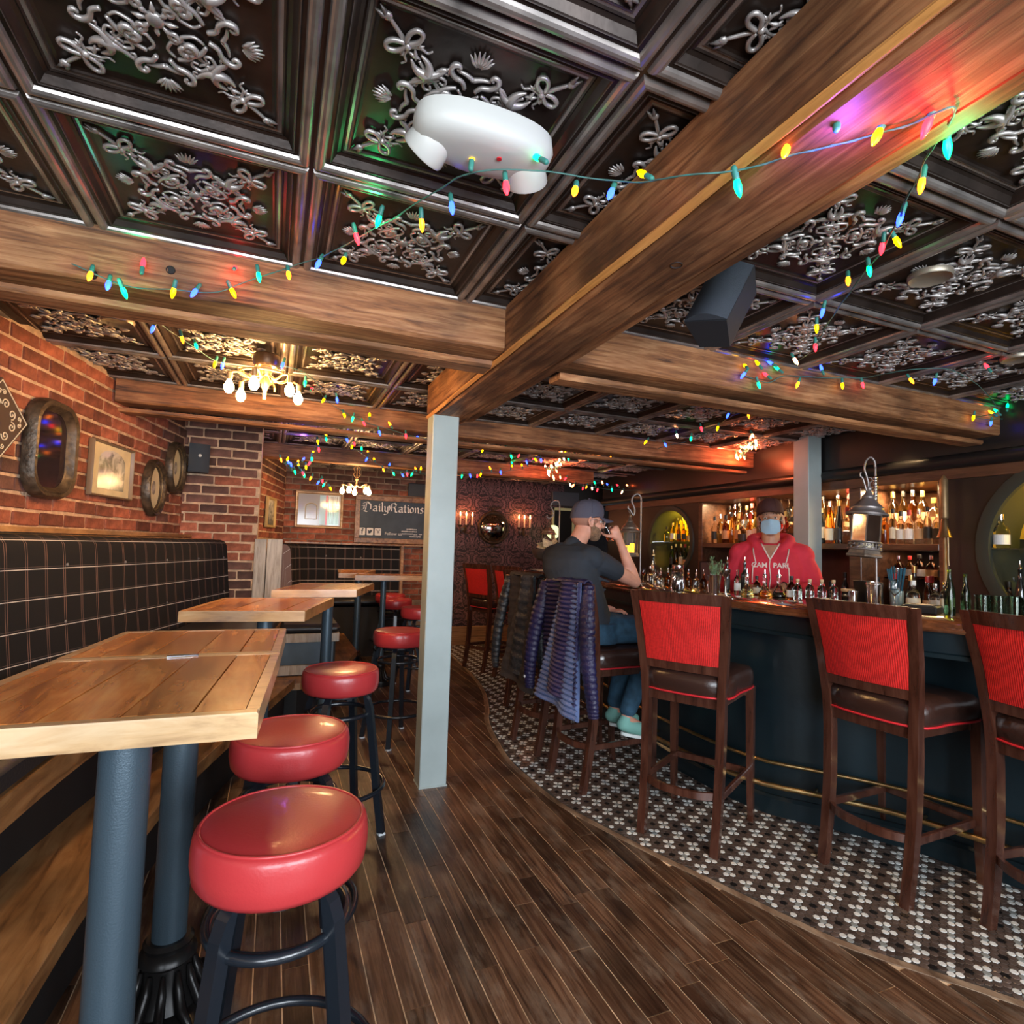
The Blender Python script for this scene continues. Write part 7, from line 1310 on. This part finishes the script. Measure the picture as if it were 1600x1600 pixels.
def baseball_cap(parent, T, mt, brim_dn=.25):
    m_ = MB(); rings = []
    for z, k_ in ((.022, 1.055), (.050, 1.06), (.080, 1.01), (.108, .88), (.128, .66), (.140, .36), (.145, .05)):
        rings.append([T @ Vector((-.010 + .100 * k_ * math.cos(a) * (1.02 if math.cos(a) > 0 else 1.04), .083 * k_ * math.sin(a), z + .012 * math.cos(a) * (1 - (z - .02) * 5) + (.006 if math.cos(a) > 0 else -.004) * (1 if z < .06 else 0))) for a in [2 * PI * i / 32 for i in range(32)]])
    m_.loft(rings); c_ = fixn(m_.build('cap', mt, parent, smooth=70))
    m_ = MB(); up = []; 
    for j in range(5):
        t = j / 4; up.append([T @ Vector((.075 * math.cos(a) * (1) + t * .078 * math.cos(a) ** .6 + .018, .078 * math.sin(a) * (1 - .12 * t), .040 - brim_dn * .06 * t - .030 * math.sin(a) ** 2 * (.3 + t * .6))) for a in [math.radians(-62 + 124 * i / 14) for i in range(15)]])
    th = T.to_3x3() @ Vector((0, 0, -.004)); low = [[p + th for p in r_] for r_ in up]
    n = 15; vs = [p for r_ in up for p in r_] + [p for r_ in low for p in r_]; o_ = 5 * n; fs = []
    for j in range(4):
        for i in range(n - 1): a = j * n + i; fs += [(a, a + 1, a + n + 1, a + n), (o_ + a, o_ + a + n, o_ + a + n + 1, o_ + a + 1)]
    for i in range(n - 1): fs += [(i, o_ + i, o_ + i + 1, i + 1), (4 * n + i, 4 * n + i + 1, o_ + 4 * n + i + 1, o_ + 4 * n + i)]
    for j in range(4): fs += [(j * n, (j + 1) * n, o_ + (j + 1) * n, o_ + j * n), (j * n + n - 1, o_ + j * n + n - 1, o_ + (j + 1) * n + n - 1, (j + 1) * n + n - 1)]
    m_.add(vs, fs); fixn(m_.build('brim', mt, c_, smooth=50)); m_ = MB(); m_.ball(T @ Vector((-.01, 0, .145)), .007, 8, 5); m_.build('cap_button', mt, c_, smooth=True)
    for k_ in range(6):
        a = k_ * PI / 3 + .5; m_ = MB(); m_.tube([T @ Vector((-.010 + .101 * k2 * math.cos(a) * 1.035, .0835 * k2 * math.sin(a), z + .001 + .012 * math.cos(a) * (1 - (z - .02) * 5))) for z, k2 in ((.05, 1.06), (.080, 1.01), (.108, .885), (.128, .665), (.142, .3))], .0015, 4); m_.build('seam', mt, c_, smooth=True)
    return c_
def headT(c, fwd, tilt=0, side=0): a = math.atan2(fwd[1], fwd[0]); return Matrix.Translation(c) @ Matrix.Rotation(a, 4, 'Z') @ Matrix.Rotation(tilt, 4, 'Y') @ Matrix.Rotation(side, 4, 'X')
# ---------- seated man ----------
hip = Vector((1.80, 3.10, 0)); man = thing('person', 'seated man in a dark T-shirt and slate cap raising a glass at the bar', 'person', (1.80, 3.10, 0))
OFF = Vector((1.80, 3.10, 0)); H_ = headT((1.857, 3.215, 1.555), (1, -.16), math.radians(6), math.radians(0))
fx = Vector((.97, .20, 0)).normalized(); fy = Vector((-fx.y, fx.x, 0))
def torso(m_, e=0, z0=.86, top=True):
    C_ = [(.84, (1.82, 3.10), .145, .185), (.92, (1.80, 3.11), .150, .185), (1.02, (1.775, 3.13), .140, .172), (1.14, (1.745, 3.16), .138, .180), (1.24, (1.720, 3.19), .135, .198), (1.31, (1.718, 3.20), .120, .205), (1.36, (1.728, 3.205), .095, .180), (1.395, (1.742, 3.208), .070, .110)]
    m_.loft([ring_e(c, fx, fy, rx + e, ry + e, z, 28, tilt=-.06) for z, c, rx, ry in C_ if z >= z0])
Rs, Re, Rw = Vector((1.785, 3.035, 1.325)), Vector((2.185, 3.165, 1.175)), Vector((2.060, 3.135, 1.405))
Ls, Le, Lw = Vector((1.700, 3.385, 1.325)), Vector((1.86, 3.46, 1.06)), Vector((2.02, 3.30, 1.00))
RK, RA = Vector((2.235, 2.985, .885)), Vector((2.0, 2.955, .415)); LK, LA = Vector((2.23, 3.25, .885)), Vector((2.06, 3.18, .40))
G = Vector((1.995, 3.175, 1.482)); gax = Vector((-.42, .05, .90)).normalized()
def bone(m_, e=0):
    torso(m_, e - .012, .84)
b_ = MB(); torso(b_, -.014, .84); cap_(b_, (1.745, 3.207, 1.36), H_ @ Vector((-.02, 0, -.05)), .060, .056); head_parts(b_, H_)
chain(b_, [Rs, Rs.lerp(Re, .5), Re], [.056, .050, .041]); chain(b_, [Re, Re.lerp(Rw, .35), Rw], [.041, .041, .026]); chain(b_, [Ls, Le], [.055, .042]); chain(b_, [Le, Le.lerp(Lw, .35), Lw], [.042, .040, .026])
for K_, A_, y in ((RK, RA, 3.02), (LK, LA, 3.20)): chain(b_, [Vector((1.86, y, .90)), K_], [.080, .058]); chain(b_, [K_, K_.lerp(A_, .35), A_], [.052, .054, .034])
for A_, tp_ in ((RA, Vector((2.10, 2.93, .315))), (LA, Vector((2.17, 3.16, .31)))): chain(b_, [A_, A_ + Vector((.0, 0, -.05)), tp_], [.034, .036, .028])
# right hand closed round the glass
u1 = gax.cross(Vector((0, 0, 1))).normalized(); side_ = Vector((.35, -.92, .1)); side_ = (side_ - gax * side_.dot(gax)).normalized(); fr_ = gax.cross(side_).normalized()
if fr_.x < 0: fr_ = -fr_
def gp(ang, r, h): return G + side_ * (r * math.cos(ang)) + fr_ * (r * math.sin(ang)) + gax * h
palm = gp(math.radians(-5), .058, -.008); q_ = (palm - Rw)
cap_(b_, Rw, palm + gax * .008, .025, .026); cap_(b_, gp(math.radians(0), .058, .022), gp(0, .056, -.034), .019, .019); cap_(b_, gp(math.radians(25), .056, .024), gp(math.radians(25), .055, -.03), .015, .015); cap_(b_, gp(math.radians(-28), .056, .018), gp(math.radians(-25), .056, -.028), .016, .016)
for i, (h, ln) in enumerate(((.028, 118), (.009, 130), (-.011, 124), (-.030, 108))):
    A0 = [20, 55, 55 + (ln - 20) * .45, ln]; chain(b_, [gp(math.radians(a), .0485 + (.006 if k_ == 1 else 0), h) for k_, a in enumerate(A0)], [.0098, .0098, .0088, .0075], 8)
chain(b_, [gp(math.radians(-30), .060, -.020), gp(math.radians(-70), .054, -.002), gp(math.radians(-105), .048, .014), gp(math.radians(-128), .045, .024)], [.013, .011, .0095, .008], 8)
# left hand resting on the thigh
lp = Lw + Vector((.055, -.045, -.018)); cap_(b_, Lw, lp, .025, .026); fd = Vector((.85, -.5, -.05)).normalized(); pd = Vector((.5, .85, 0)).normalized()
for i in range(4): s0 = lp + pd * (.030 - i * .019) + fd * .02; L_ = (.070, .078, .074, .058)[i]; chain(b_, [s0, s0 + fd * L_ * .5 + Vector((0, 0, .006)), s0 + fd * L_ * .85 + Vector((0, 0, -.006)), s0 + fd * L_ + Vector((0, 0, -.016))], [.0095, .009, .008, .007], 8)
chain(b_, [lp + pd * -.02, lp + pd * -.045 + fd * .03, lp + pd * -.05 + fd * .055], [.012, .010, .008], 8)
body = fuse(b_, 'body', M['skin'], man, .0058, 3, OFF)
def shf(o): o.location = -OFF; return o
s_ = MB(); torso(s_, .012, .90); cap_(s_, (1.744, 3.208, 1.37), (1.752, 3.209, 1.395), .072, .066); chain(s_, [Rs + Vector((-.01, .01, 0)), Rs.lerp(Re, .25), Rs.lerp(Re, .50)], [.076, .072, .066]); chain(s_, [Ls + Vector((0, -.01, 0)), Ls.lerp(Le, .25), Ls.lerp(Le, .58)], [.076, .070, .064])
cap_(s_, Rs + Vector((-.03, .12, .02)), Rs, .075, .075); cap_(s_, Ls + Vector((0, -.12, .02)), Ls, .075, .075)
for i in range(7): a = 2.2 + i * .5; cap_(s_, (1.80 + .158 * math.cos(a) * .9, 3.12 + .185 * math.sin(a), .925 + i % 2 * .02), (1.78 + .15 * math.cos(a + .3), 3.13 + .185 * math.sin(a + .3), .955 + i % 3 * .03), .012, .008, 8)
for i in range(4): cap_(s_, Rs + Vector((-.06 - i * .012, -.01 + i * .045, -.09 - i * .06)), Rs + Vector((.10 - i * .01, -.035 + i * .02, -.14 - i * .05)), .016, .008, 8)
shirt = fuse(s_, 't_shirt', M['tee'], man, .007, 3, OFF)
j_ = MB(); torso(j_, .004, .84); j_.loft([ring_e((1.82, 3.10), fx, fy, .158, .195, z, 24) for z in (.82, .90, .94)])
for K_, A_, y in ((RK, RA, 3.02), (LK, LA, 3.20)):
    chain(j_, [Vector((1.84, y, .905)), Vector((1.84, y, .905)).lerp(K_, .5), K_], [.096, .085, .068]); chain(j_, [K_, K_.lerp(A_, .4), A_ + (K_ - A_) * .04], [.066, .064, .054])
    for i in range(6): p_ = Vector((1.9 + i * .05, y - .075 + .01 * (i % 2), .93 - .01 * i)); cap_(j_, p_, p_ + Vector((.05, .02, -.075)), .012, .006, 8)
fuse(j_, 'jeans', M['jeans'], man, .007, 2, OFF)
for nm, A_, tp_ in (('shoe', RA, Vector((2.12, 2.925, .305))), ('shoe', LA, Vector((2.19, 3.155, .305)))):
    sh = MB(); hl = A_ + Vector((-.025, 0, -.085)); dr = (tp_ - hl).normalized(); chain(sh, [hl + Vector((0, 0, .015)), hl.lerp(tp_, .5) + Vector((0, 0, .008)), tp_], [.040, .042, .034]); cap_(sh, hl + Vector((.01, 0, .03)), hl + Vector((.03, 0, .065)), .038, .034)
    so = fuse(sh, nm, M['shoe'], man, .006, 3, OFF)
    so2 = MB(); nrm = Vector((dr.z, 0, -dr.x)); nrm = -nrm if nrm.z > 0 else nrm; sdv = dr.cross(nrm).normalized(); out = []
    for a in [2 * PI * i / 24 for i in range(24)]: ln = .5 + .56 * math.cos(a); out.append(hl.lerp(tp_, ln) + sdv * (.041 + .004 * math.cos(a)) * math.sin(a) + nrm * .030)
    so2.loft([[tuple(p) for p in out], [tuple(p + nrm * .018) for p in out]]); o2 = fixn(so2.build('sole', M['sole'], so, smooth=40)); o2.location = -OFF
# beard, cap, glasses, eyes
bd = MB(); Bp = lambda c, r: bd.ball(H_ @ Vector(c), r, 14, 10, T=H_.to_3x3().to_4x4())
Bp((.052, 0, -.088), (.040, .044, .034)); Bp((.034, 0, -.078), (.050, .056, .030)); Bp((.034, .046, -.058), (.036, .018, .036)); Bp((.034, -.046, -.058), (.036, .018, .036)); Bp((.060, .030, -.070), (.028, .020, .030)); Bp((.060, -.030, -.070), (.028, .020, .030)); Bp((.084, 0, -.048), (.012, .028, .010)); Bp((.014, .0615, -.030), (.016, .010, .036)); Bp((.014, -.0615, -.030), (.016, .010, .036))
fuse(bd, 'beard', M['beard'], man, .005, 2, OFF)
hb = MB(); hb.ball(H_ @ Vector((-.020, 0, .014)), (.096, .081, .062), 18, 12, T=H_.to_3x3().to_4x4()); shf(hb.build('hair', mat('cropped_hair', (.36, .17, .115), .8, bump=.5, bscale=250), man, smooth=True))
shf(baseball_cap(man, H_, M['capnavy'], .2)); 
for o in man.children:
    if o.name.startswith('cap'): pass
n0 = set(man.children); face_details(man, H_, M['beard'])
for o in set(man.children) - n0: shf(o)
g_ = MB()
for s1 in (-1, 1):
    g_.tube([H_ @ Vector((.104 - .006 * abs(math.cos(a)), s1 * (.034 + .024 * math.cos(a)), .006 + .018 * math.sin(a))) for a in [i * PI / 8 for i in range(16)]], .0015, 5, closed=True); g_.tube([H_ @ Vector(p) for p in ((.098, s1 * .058, .010), (.05, s1 * .074, .012), (-.005, s1 * .086, .012), (-.02, s1 * .086, -.008))], .0014, 5)
g_.tube([H_ @ Vector((.106, y, .010)) for y in (-.011, 0, .011)], .0014, 5); gl_ = shf(g_.build('eyeglasses', M['ironrod'], man, smooth=True))
for s1 in (-1, 1): m_ = MB(); m_.add([H_ @ Vector((.101, s1 * .034 + .022 * math.cos(a), .006 + .017 * math.sin(a))) for a in [i * PI / 8 for i in range(16)]], [tuple(range(16))]); m_.build('lens', M['lens'], gl_)
gq = Vector((0, 0, 1)).rotation_difference(gax).to_matrix().to_4x4(); t = thing('whisky_glass', 'tumbler of amber drink in the seated man\'s raised hand', 'glass', G)
m_ = MB(); m_.lathe([(0, -.045), (.030, -.045), (.032, -.040), (.036, .045), (.0345, .045), (.029, -.034), (0, -.035)], n=24, T=gq); m_.build('glass_body', M['g_clear'], t, smooth=50); m_ = MB(); m_.lathe([(0, -.034), (.0285, -.033), (.031, .0), (0, .0)], n=20, T=gq); m_.build('drink', M['g_amber'], t, smooth=40)
# ---------- bartender ----------
bt = thing('person', 'masked bartender in a red hoodie and maroon cap behind the bar', 'person', (3.22, 3.02, 0)); OB = Vector((3.22, 3.02, 0))
fw = Vector((-.74, -.67, 0)).normalized(); lf = Vector((-fw.y, fw.x, 0)); c0 = Vector((3.20, 3.01, 0))
def P(f, l, z): return c0 + fw * f + lf * l + Vector((0, 0, z))
HB = headT(P(.03, .0, 1.615), fw, math.radians(-3), math.radians(3))
def tor2(m_, e=0, z0=.9):
    C_ = [(.70, 0, .12, .17), (.90, 0, .135, .185), (1.05, .0, .145, .19), (1.18, .005, .150, .20), (1.30, .0, .145, .215), (1.38, -.01, .12, .205), (1.43, -.01, .09, .15), (1.455, -.005, .07, .10)]
    m_.loft([ring_e(P(f, 0, 0), fw, lf, rx + e, ry + e, z, 28) for z, f, rx, ry in C_ if z >= z0])
S = {s1: P(-.005, s1 * .19, 1.375) for s1 in (-1, 1)}; E_ = {1: P(.04, .275, 1.13), -1: P(.02, -.265, 1.13)}; W_ = {1: P(.235, .085, 1.17), -1: P(.25, -.075, 1.15)}
b_ = MB(); tor2(b_, -.014, .7); cap_(b_, P(-.005, 0, 1.42), HB @ Vector((-.02, 0, -.05)), .062, .058); head_parts(b_, HB)
for s1 in (-1, 1):
    chain(b_, [S[s1], E_[s1]], [.058, .043]); chain(b_, [E_[s1], E_[s1].lerp(W_[s1], .4), W_[s1]], [.043, .042, .028])
    chain(b_, [P(0, s1 * .10, .78), P(0, s1 * .11, .45), P(0, s1 * .11, .09)], [.088, .058, .042]); chain(b_, [P(0, s1 * .11, .06), P(.14, s1 * .125, .045)], [.044, .034])
    hd = (P(.30, s1 * .02, 1.145) - W_[s1]).normalized(); pl_ = W_[s1] + hd * .05; cap_(b_, W_[s1], pl_, .026, .027); pv = hd.cross(Vector((0, 0, 1))).normalized()
    for i in range(4): s0 = pl_ + pv * (.028 - i * .0185) + hd * .022; L_ = (.066, .075, .07, .055)[i]; chain(b_, [s0, s0 + hd * L_ * .45 + Vector((0, 0, .0)), s0 + hd * L_ * .75 + Vector((0, 0, -.016)), s0 + hd * L_ * .8 + Vector((0, 0, -.034))], [.0098, .0092, .0082, .007], 8)
    tb = pl_ - pv * s1 * 0 + pv * (-.035 if s1 > 0 else .035); chain(b_, [W_[s1] + hd * .02, tb + hd * .0, tb + hd * .035 + Vector((0, 0, -.012))], [.014, .011, .0085], 8)
fuse(b_, 'body', M['skin2'], bt, .0065, 3, OB)
def shb(o): o.location = -OB; return o
h_ = MB(); tor2(h_, .024, .88)
for s1 in (-1, 1):
    chain(h_, [S[s1] - lf * s1 * .03, S[s1].lerp(E_[s1], .5), E_[s1]], [.092, .080, .068]); chain(h_, [E_[s1], E_[s1].lerp(W_[s1], .22), E_[s1].lerp(W_[s1], .50 if s1 > 0 else .6)], [.070, .064, .050])
    cap_(h_, P(-.01, s1 * .05, 1.42), S[s1], .07, .085)
    for i in range(6): p_ = S[s1].lerp(E_[s1], .35 + i * .1) + fw * .06 - lf * s1 * .02; cap_(h_, p_, p_ + lf * s1 * .06 + Vector((0, 0, -.02)), .014, .008, 8)
    for i in range(5): p_ = P(.150, s1 * (.05 + i * .028), 1.30 - i * .05); cap_(h_, p_, p_ + Vector((0, 0, -.10)) - lf * s1 * .03, .012, .006, 8)
# hood bunched round the neck
hp = [P(.075, s1 * .045, 1.415) if k_ == 0 else None for k_ in range(1) for s1 in (1,)]
pts = [P(.095, .045, 1.385), P(.06, .092, 1.44), P(-.02, .118, 1.482), P(-.085, .075, 1.495), P(-.11, 0, 1.49), P(-.085, -.075, 1.495), P(-.02, -.118, 1.482), P(.06, -.092, 1.44), P(.095, -.045, 1.385)]
chain(h_, spline(pts, 2), [.026, .03, .034, .037, .038, .038, .04, .042, .044, .042, .04, .038, .038, .037, .034, .03, .026]); chain(h_, [P(-.12, 0, 1.47), P(-.15, 0, 1.38), P(-.15, 0, 1.30)], [.06, .07, .04])
hoodie = fuse(h_, 'hoodie', M['hoodie'], bt, .007, 3, OB)
# neckline opening (skin V) and printed/lace details projected onto the cloth
bm_ = bmesh.new(); bm_.from_mesh(hoodie.data); bvh = BVHTree.FromBMesh(bm_); bm_.free()
def proj(p, off=.003):
    q = p - OB; hit = bvh.ray_cast(q + fw * .5, -fw); 
    return (hit[0] + fw * off + OB) if hit[0] is not None else p
m_ = MB(); vv = [P(.2, .052, 1.40), P(.2, .035, 1.36), P(.2, 0.0, 1.305), P(.2, -.035, 1.36), P(.2, -.052, 1.40)]; g1 = []
for j in range(9):
    t_ = j / 8; z = 1.455 - t_ * .11; hw_ = .058 * (1 - t_) + .002; g1.append([proj(P(.2, lerp(-hw_, hw_, i / 8), z), .0025) for i in range(9)])
m_.loft(g1, cap=False, closed=False); shb(m_.build('open_neckline', M['skin2'], bt, smooth=True))
for s1 in (-1, 1): m_ = MB(); m_.tube([proj(P(.2, s1 * .058 * (1 - t_ / 6), 1.455 - .11 * t_ / 6), .005) for t_ in range(7)], .0055, 6); shb(m_.build('zip_edge', M['cordwhite'], bt, smooth=True))
m_ = MB(); m_.tube([proj(P(.2, -.004 * math.sin(t_), 1.345 - t_ * .025), .004) for t_ in range(14)], .004, 6); shb(m_.build('zip', M['cordwhite'], bt, smooth=True))
for s1, l0 in ((1, .115), (-1, .108)): m_ = MB(); m_.tube([proj(P(.2, s1 * (l0 - .008 * t_ * (.6 if t_ < 5 else 0) + .002 * math.sin(t_)), 1.42 - t_ * .026), .006) for t_ in range(10)], .0042, 6); shb(m_.build('drawstring', M['cordwhite'], bt, smooth=True))
for body_, l0 in (('CAM', -.066), ('PARI', .066)):
    cu = text_mesh('hoodie_lettering', body_, .047, M['cordwhite'], bt, (0, 0, 0), (0, 0, 0), .0, bold=.001); me = cu.data; bmt = bmesh.new(); bmt.from_mesh(me); bmesh.ops.triangulate(bmt, faces=bmt.faces[:]); bmesh.ops.subdivide_edges(bmt, edges=[e for e in bmt.edges if e.calc_length() > .012], cuts=2); bmt.to_mesh(me); bmt.free()
    for v in me.vertices: q = P(.2, (v.co.x + l0), 1.305 + v.co.y); v.co = proj(q, .004)
    cu.location = -OB
# mask, hair, cap
def hproj(y, z, k_=1.0): return HB @ Vector((.056 + .052 * k_ * math.cos(y / .07 * 1.15) + .016 * math.exp(-(z + .03) ** 2 / .0008) * math.exp(-y * y / .0006), y, z))
m_ = MB(); g1 = []
for j in range(13):
    t_ = j / 12; z = -.012 - t_ * .092; hw_ = .062 - .012 * (abs(t_ - .45) * 2) ** 2 - (.012 if t_ > .9 else 0)
    g1.append([hproj(lerp(-hw_, hw_, i / 14), z + (.010 * (1 - abs(i - 7) / 7) if j < 2 else 0), 1.0 + (.03 if j % 3 == 1 else 0) - (.28 * max(0, t_ - .75) * 4 * .5)) for i in range(15)])
m_.loft(g1, cap=False, closed=False); mk = shb(m_.build('face_mask', M['mask'], bt, smooth=True))
for s1 in (-1, 1):
    for z in (-.008, -.085): m_ = MB(); m_.tube([HB @ Vector((.062, s1 * .056, z)), HB @ Vector((.03, s1 * .074, z * .7)), HB @ Vector((-.014, s1 * .084, .01 if z > -.05 else -.03))], .0014, 4); m_.build('ear_loop', M['paper'], mk, smooth=True)
hh = MB(); hh.ball(HB @ Vector((-.022, 0, .018)), (.094, .0825, .066), 18, 12, T=HB.to_3x3().to_4x4()); shb(hh.build('hair', M['hair'], bt, smooth=True))
shb(baseball_cap(bt, HB @ Matrix.Translation((0, 0, .012)), M['capmaroon'], .05)); n0 = set(bt.children); face_details(bt, HB, M['hair'])
for o in set(bt.children) - n0: shb(o)
wv = MB(); wv.tube([W_[1] + Vector((.0, 0, 0)) + (W_[1] - E_[1]).normalized().orthogonal().normalized() * 0 + (Vector((0, 0, 1)) * math.sin(a) + (W_[1] - E_[1]).normalized().cross(Vector((0, 0, 1))).normalized() * math.cos(a)) * .030 for a in [i * PI / 8 for i in range(16)]], .005, 6, closed=True); shb(wv.build('wristband', M['black'], bt, smooth=True))
tr = MB()
for s1 in (-1, 1): chain(tr, [P(0, s1 * .09, .86), P(0, s1 * .11, .47), P(0, s1 * .11, .10)], [.12, .078, .066])
tr.loft([ring_e(P(0, 0, 0), fw, lf, .15, .19, z, 24) for z in (.80, .90, .96)]); fuse(tr, 'trousers', M['blackmatte'], bt, .012, 2, OB)
# =================== JACKETS ON THE CHAIRS ===================
def quiltmat(name, c1, c2, rough):
    m, nt, p = _nt(name); L = nt.links; tc = nt.nodes.new('ShaderNodeTexCoord'); n = nt.nodes.new('ShaderNodeTexNoise'); n.inputs['Scale'].default_value = 5; L.new(tc.outputs['Object'], n.inputs['Vector']); r = _ramp(nt, [(.35, c1), (.7, c2)]); L.new(n.outputs['Fac'], r.inputs['Fac']); L.new(r.outputs[0], p.inputs['Base Color']); p.inputs['Roughness'].default_value = rough; pass
    n2 = nt.nodes.new('ShaderNodeTexNoise'); n2.inputs['Scale'].default_value = 55; n2.inputs['Detail'].default_value = 5; n2.inputs['Distortion'].default_value = 1.5; L.new(tc.outputs['Object'], n2.inputs['Vector']); b = nt.nodes.new('ShaderNodeBump'); b.inputs['Strength'].default_value = .6; b.inputs['Distance'].default_value = .01; L.new(n2.outputs['Fac'], b.inputs['Height']); L.new(b.outputs[0], p.inputs['Normal']); return m
M['navyquilt'] = quiltmat('navy_quilted_nylon', (.010, .008, .035), (.026, .022, .075), .34); M['bluequilt'] = quiltmat('steel_blue_lining', (.06, .09, .20), (.12, .17, .34), .32); M['leather'] = quiltmat('black_leather', (.012, .013, .015), (.028, .030, .034), .28); M['felt'] = mat('dark_brown_lining', (.030, .022, .019), .8, bump=.3, bscale=60)
def sheet(name, mt, parent, fn, nu=14, nv=150, th=.012):
    """closed quilt sheet from fn(u,v)->(x,y,z); the outer side faces -x"""
    A = [[Vector(fn(i / nu, j / nv, 0)) for i in range(nu + 1)] for j in range(nv + 1)]; B = [[Vector(fn(i / nu, j / nv, th)) for i in range(nu + 1)] for j in range(nv + 1)]
    m_ = MB(); m_.loft([a + b[::-1] for a, b in zip(A, B)]); return fixn(m_.build(name, mt, parent, smooth=60))
def quilt(v, n): return .014 * abs(math.sin(PI * v * n)) ** .6
def jacket(lb, cat_, mx, my, ang, quilted):
    t = thing('puffer_jacket' if quilted else 'leather_jacket', lb, 'jacket', (mx + .262 * math.cos(ang), my + .262 * math.sin(ang), 0), ang)
    n = 25; q = (lambda v: quilt(v, n)) if quilted else (lambda v: .003 * math.sin(v * 31) + .002 * math.sin(v * 77)); m1, m2 = (M['navyquilt'], M['bluequilt']) if quilted else (M['felt'], M['leather'])
    def back(u, v, th):
        y = lerp(.185 - .05 * v, -.10 + .04 * v, u); z = 1.19 - v * .68 + .03 * u * v; x = -.318 - .02 * v - (q(v) if th == 0 else -th) - .012 * math.sin(u * 7 + v * 2); return (x, y, z)
    sheet('back_panel', m1, t, back)
    def flap(u, v, th):
        y0 = lerp(-.045, .135, v ** 1.1); y1 = lerp(-.215, -.255, v); y = lerp(y0, y1, u); z = 1.185 - v * (.70 - .0 * u) - .06 * u * v; x = -.335 - .055 * v * (1 - .4 * u) - .020 * math.sin(u * 9 + 1) * v - (q(v) if th == 0 else -th); return (x, y, z)
    sheet('front_panel', m2 if quilted else m1, t, flap)
    def flap2(u, v, th):
        y = lerp(-.06 + .055 * v, -.225 - .02 * v, u); z = 1.19 - v * .64 - .05 * u * v; x = -.352 - .05 * v + .03 * u * v - .018 * math.sin(u * 6) - (q(v) if th == 0 else -th); return (x, y, z)
    sheet('outer_panel', m1 if quilted else M['leather'], t, flap2, nu=10)
    def top(u, v, th):
        a = v * PI * 1.05; y = lerp(.20, -.225, u); r = .030 + (0 if th == 0 else -.008); x0 = -.285 - .03 * (1 - (2 * u - 1) ** 2); return (x0 + .0 - r * math.cos(a) * -1 * -1 + .002, y, 1.182 + r * math.sin(a) * .8 + .004 * math.sin(u * 30))
    sheet('collar_fold', m1, t, top, nv=10)
    for nm, pts, rr in (('sleeve', [(-.315, .195, 1.17), (-.345, .225, .98), (-.37, .255, .78), (-.375, .275, .60), (-.37, .272, .50)], (.040, .056, .052, .046, .036)), ('sleeve', [(-.285, -.225, 1.17), (-.315, -.265, .98), (-.325, -.295, .78), (-.31, -.315, .58), (-.30, -.325, .46)], (.040, .055, .052, .044, .034))):
        cp = spline(pts, 28); k_ = len(cp); rad = []
        for i in range(k_):
            t_ = i / (k_ - 1) * (len(rr) - 1); a = min(int(t_), len(rr) - 2); r0 = lerp(rr[a], rr[a + 1], t_ - a); rad.append(r0 + (.009 * abs(math.sin(PI * i / (k_ - 1) * 23)) ** .6 if quilted else .003 * math.sin(i * .9) + .002 * math.sin(i * 2.3)) - (.006))
        m_ = MB(); m_.tube(cp, rad, 16, flat=.72); m_.build(nm, m1 if quilted else M['leather'], t, smooth=60)
    if quilted:
        m_ = MB(); m_.tube([(-.372, .274, .512), (-.372, .274, .498)], .037, 14, flat=.72); m_.build('cuff', m1, t, smooth=40); m_ = MB(); m_.box((-.417, .262, .565), (-.412, .276, .579)); m_.build('logo_tag', M['paper'], t)
    return t
jacket('navy quilted puffer jacket hung over the seated man\'s chair back', 'jacket', 1.665, 3.08, math.radians(4), True)
jacket('black leather jacket hung over the chair back behind the puffer jacket', 'jacket', 1.67, 3.70, math.radians(4), False)
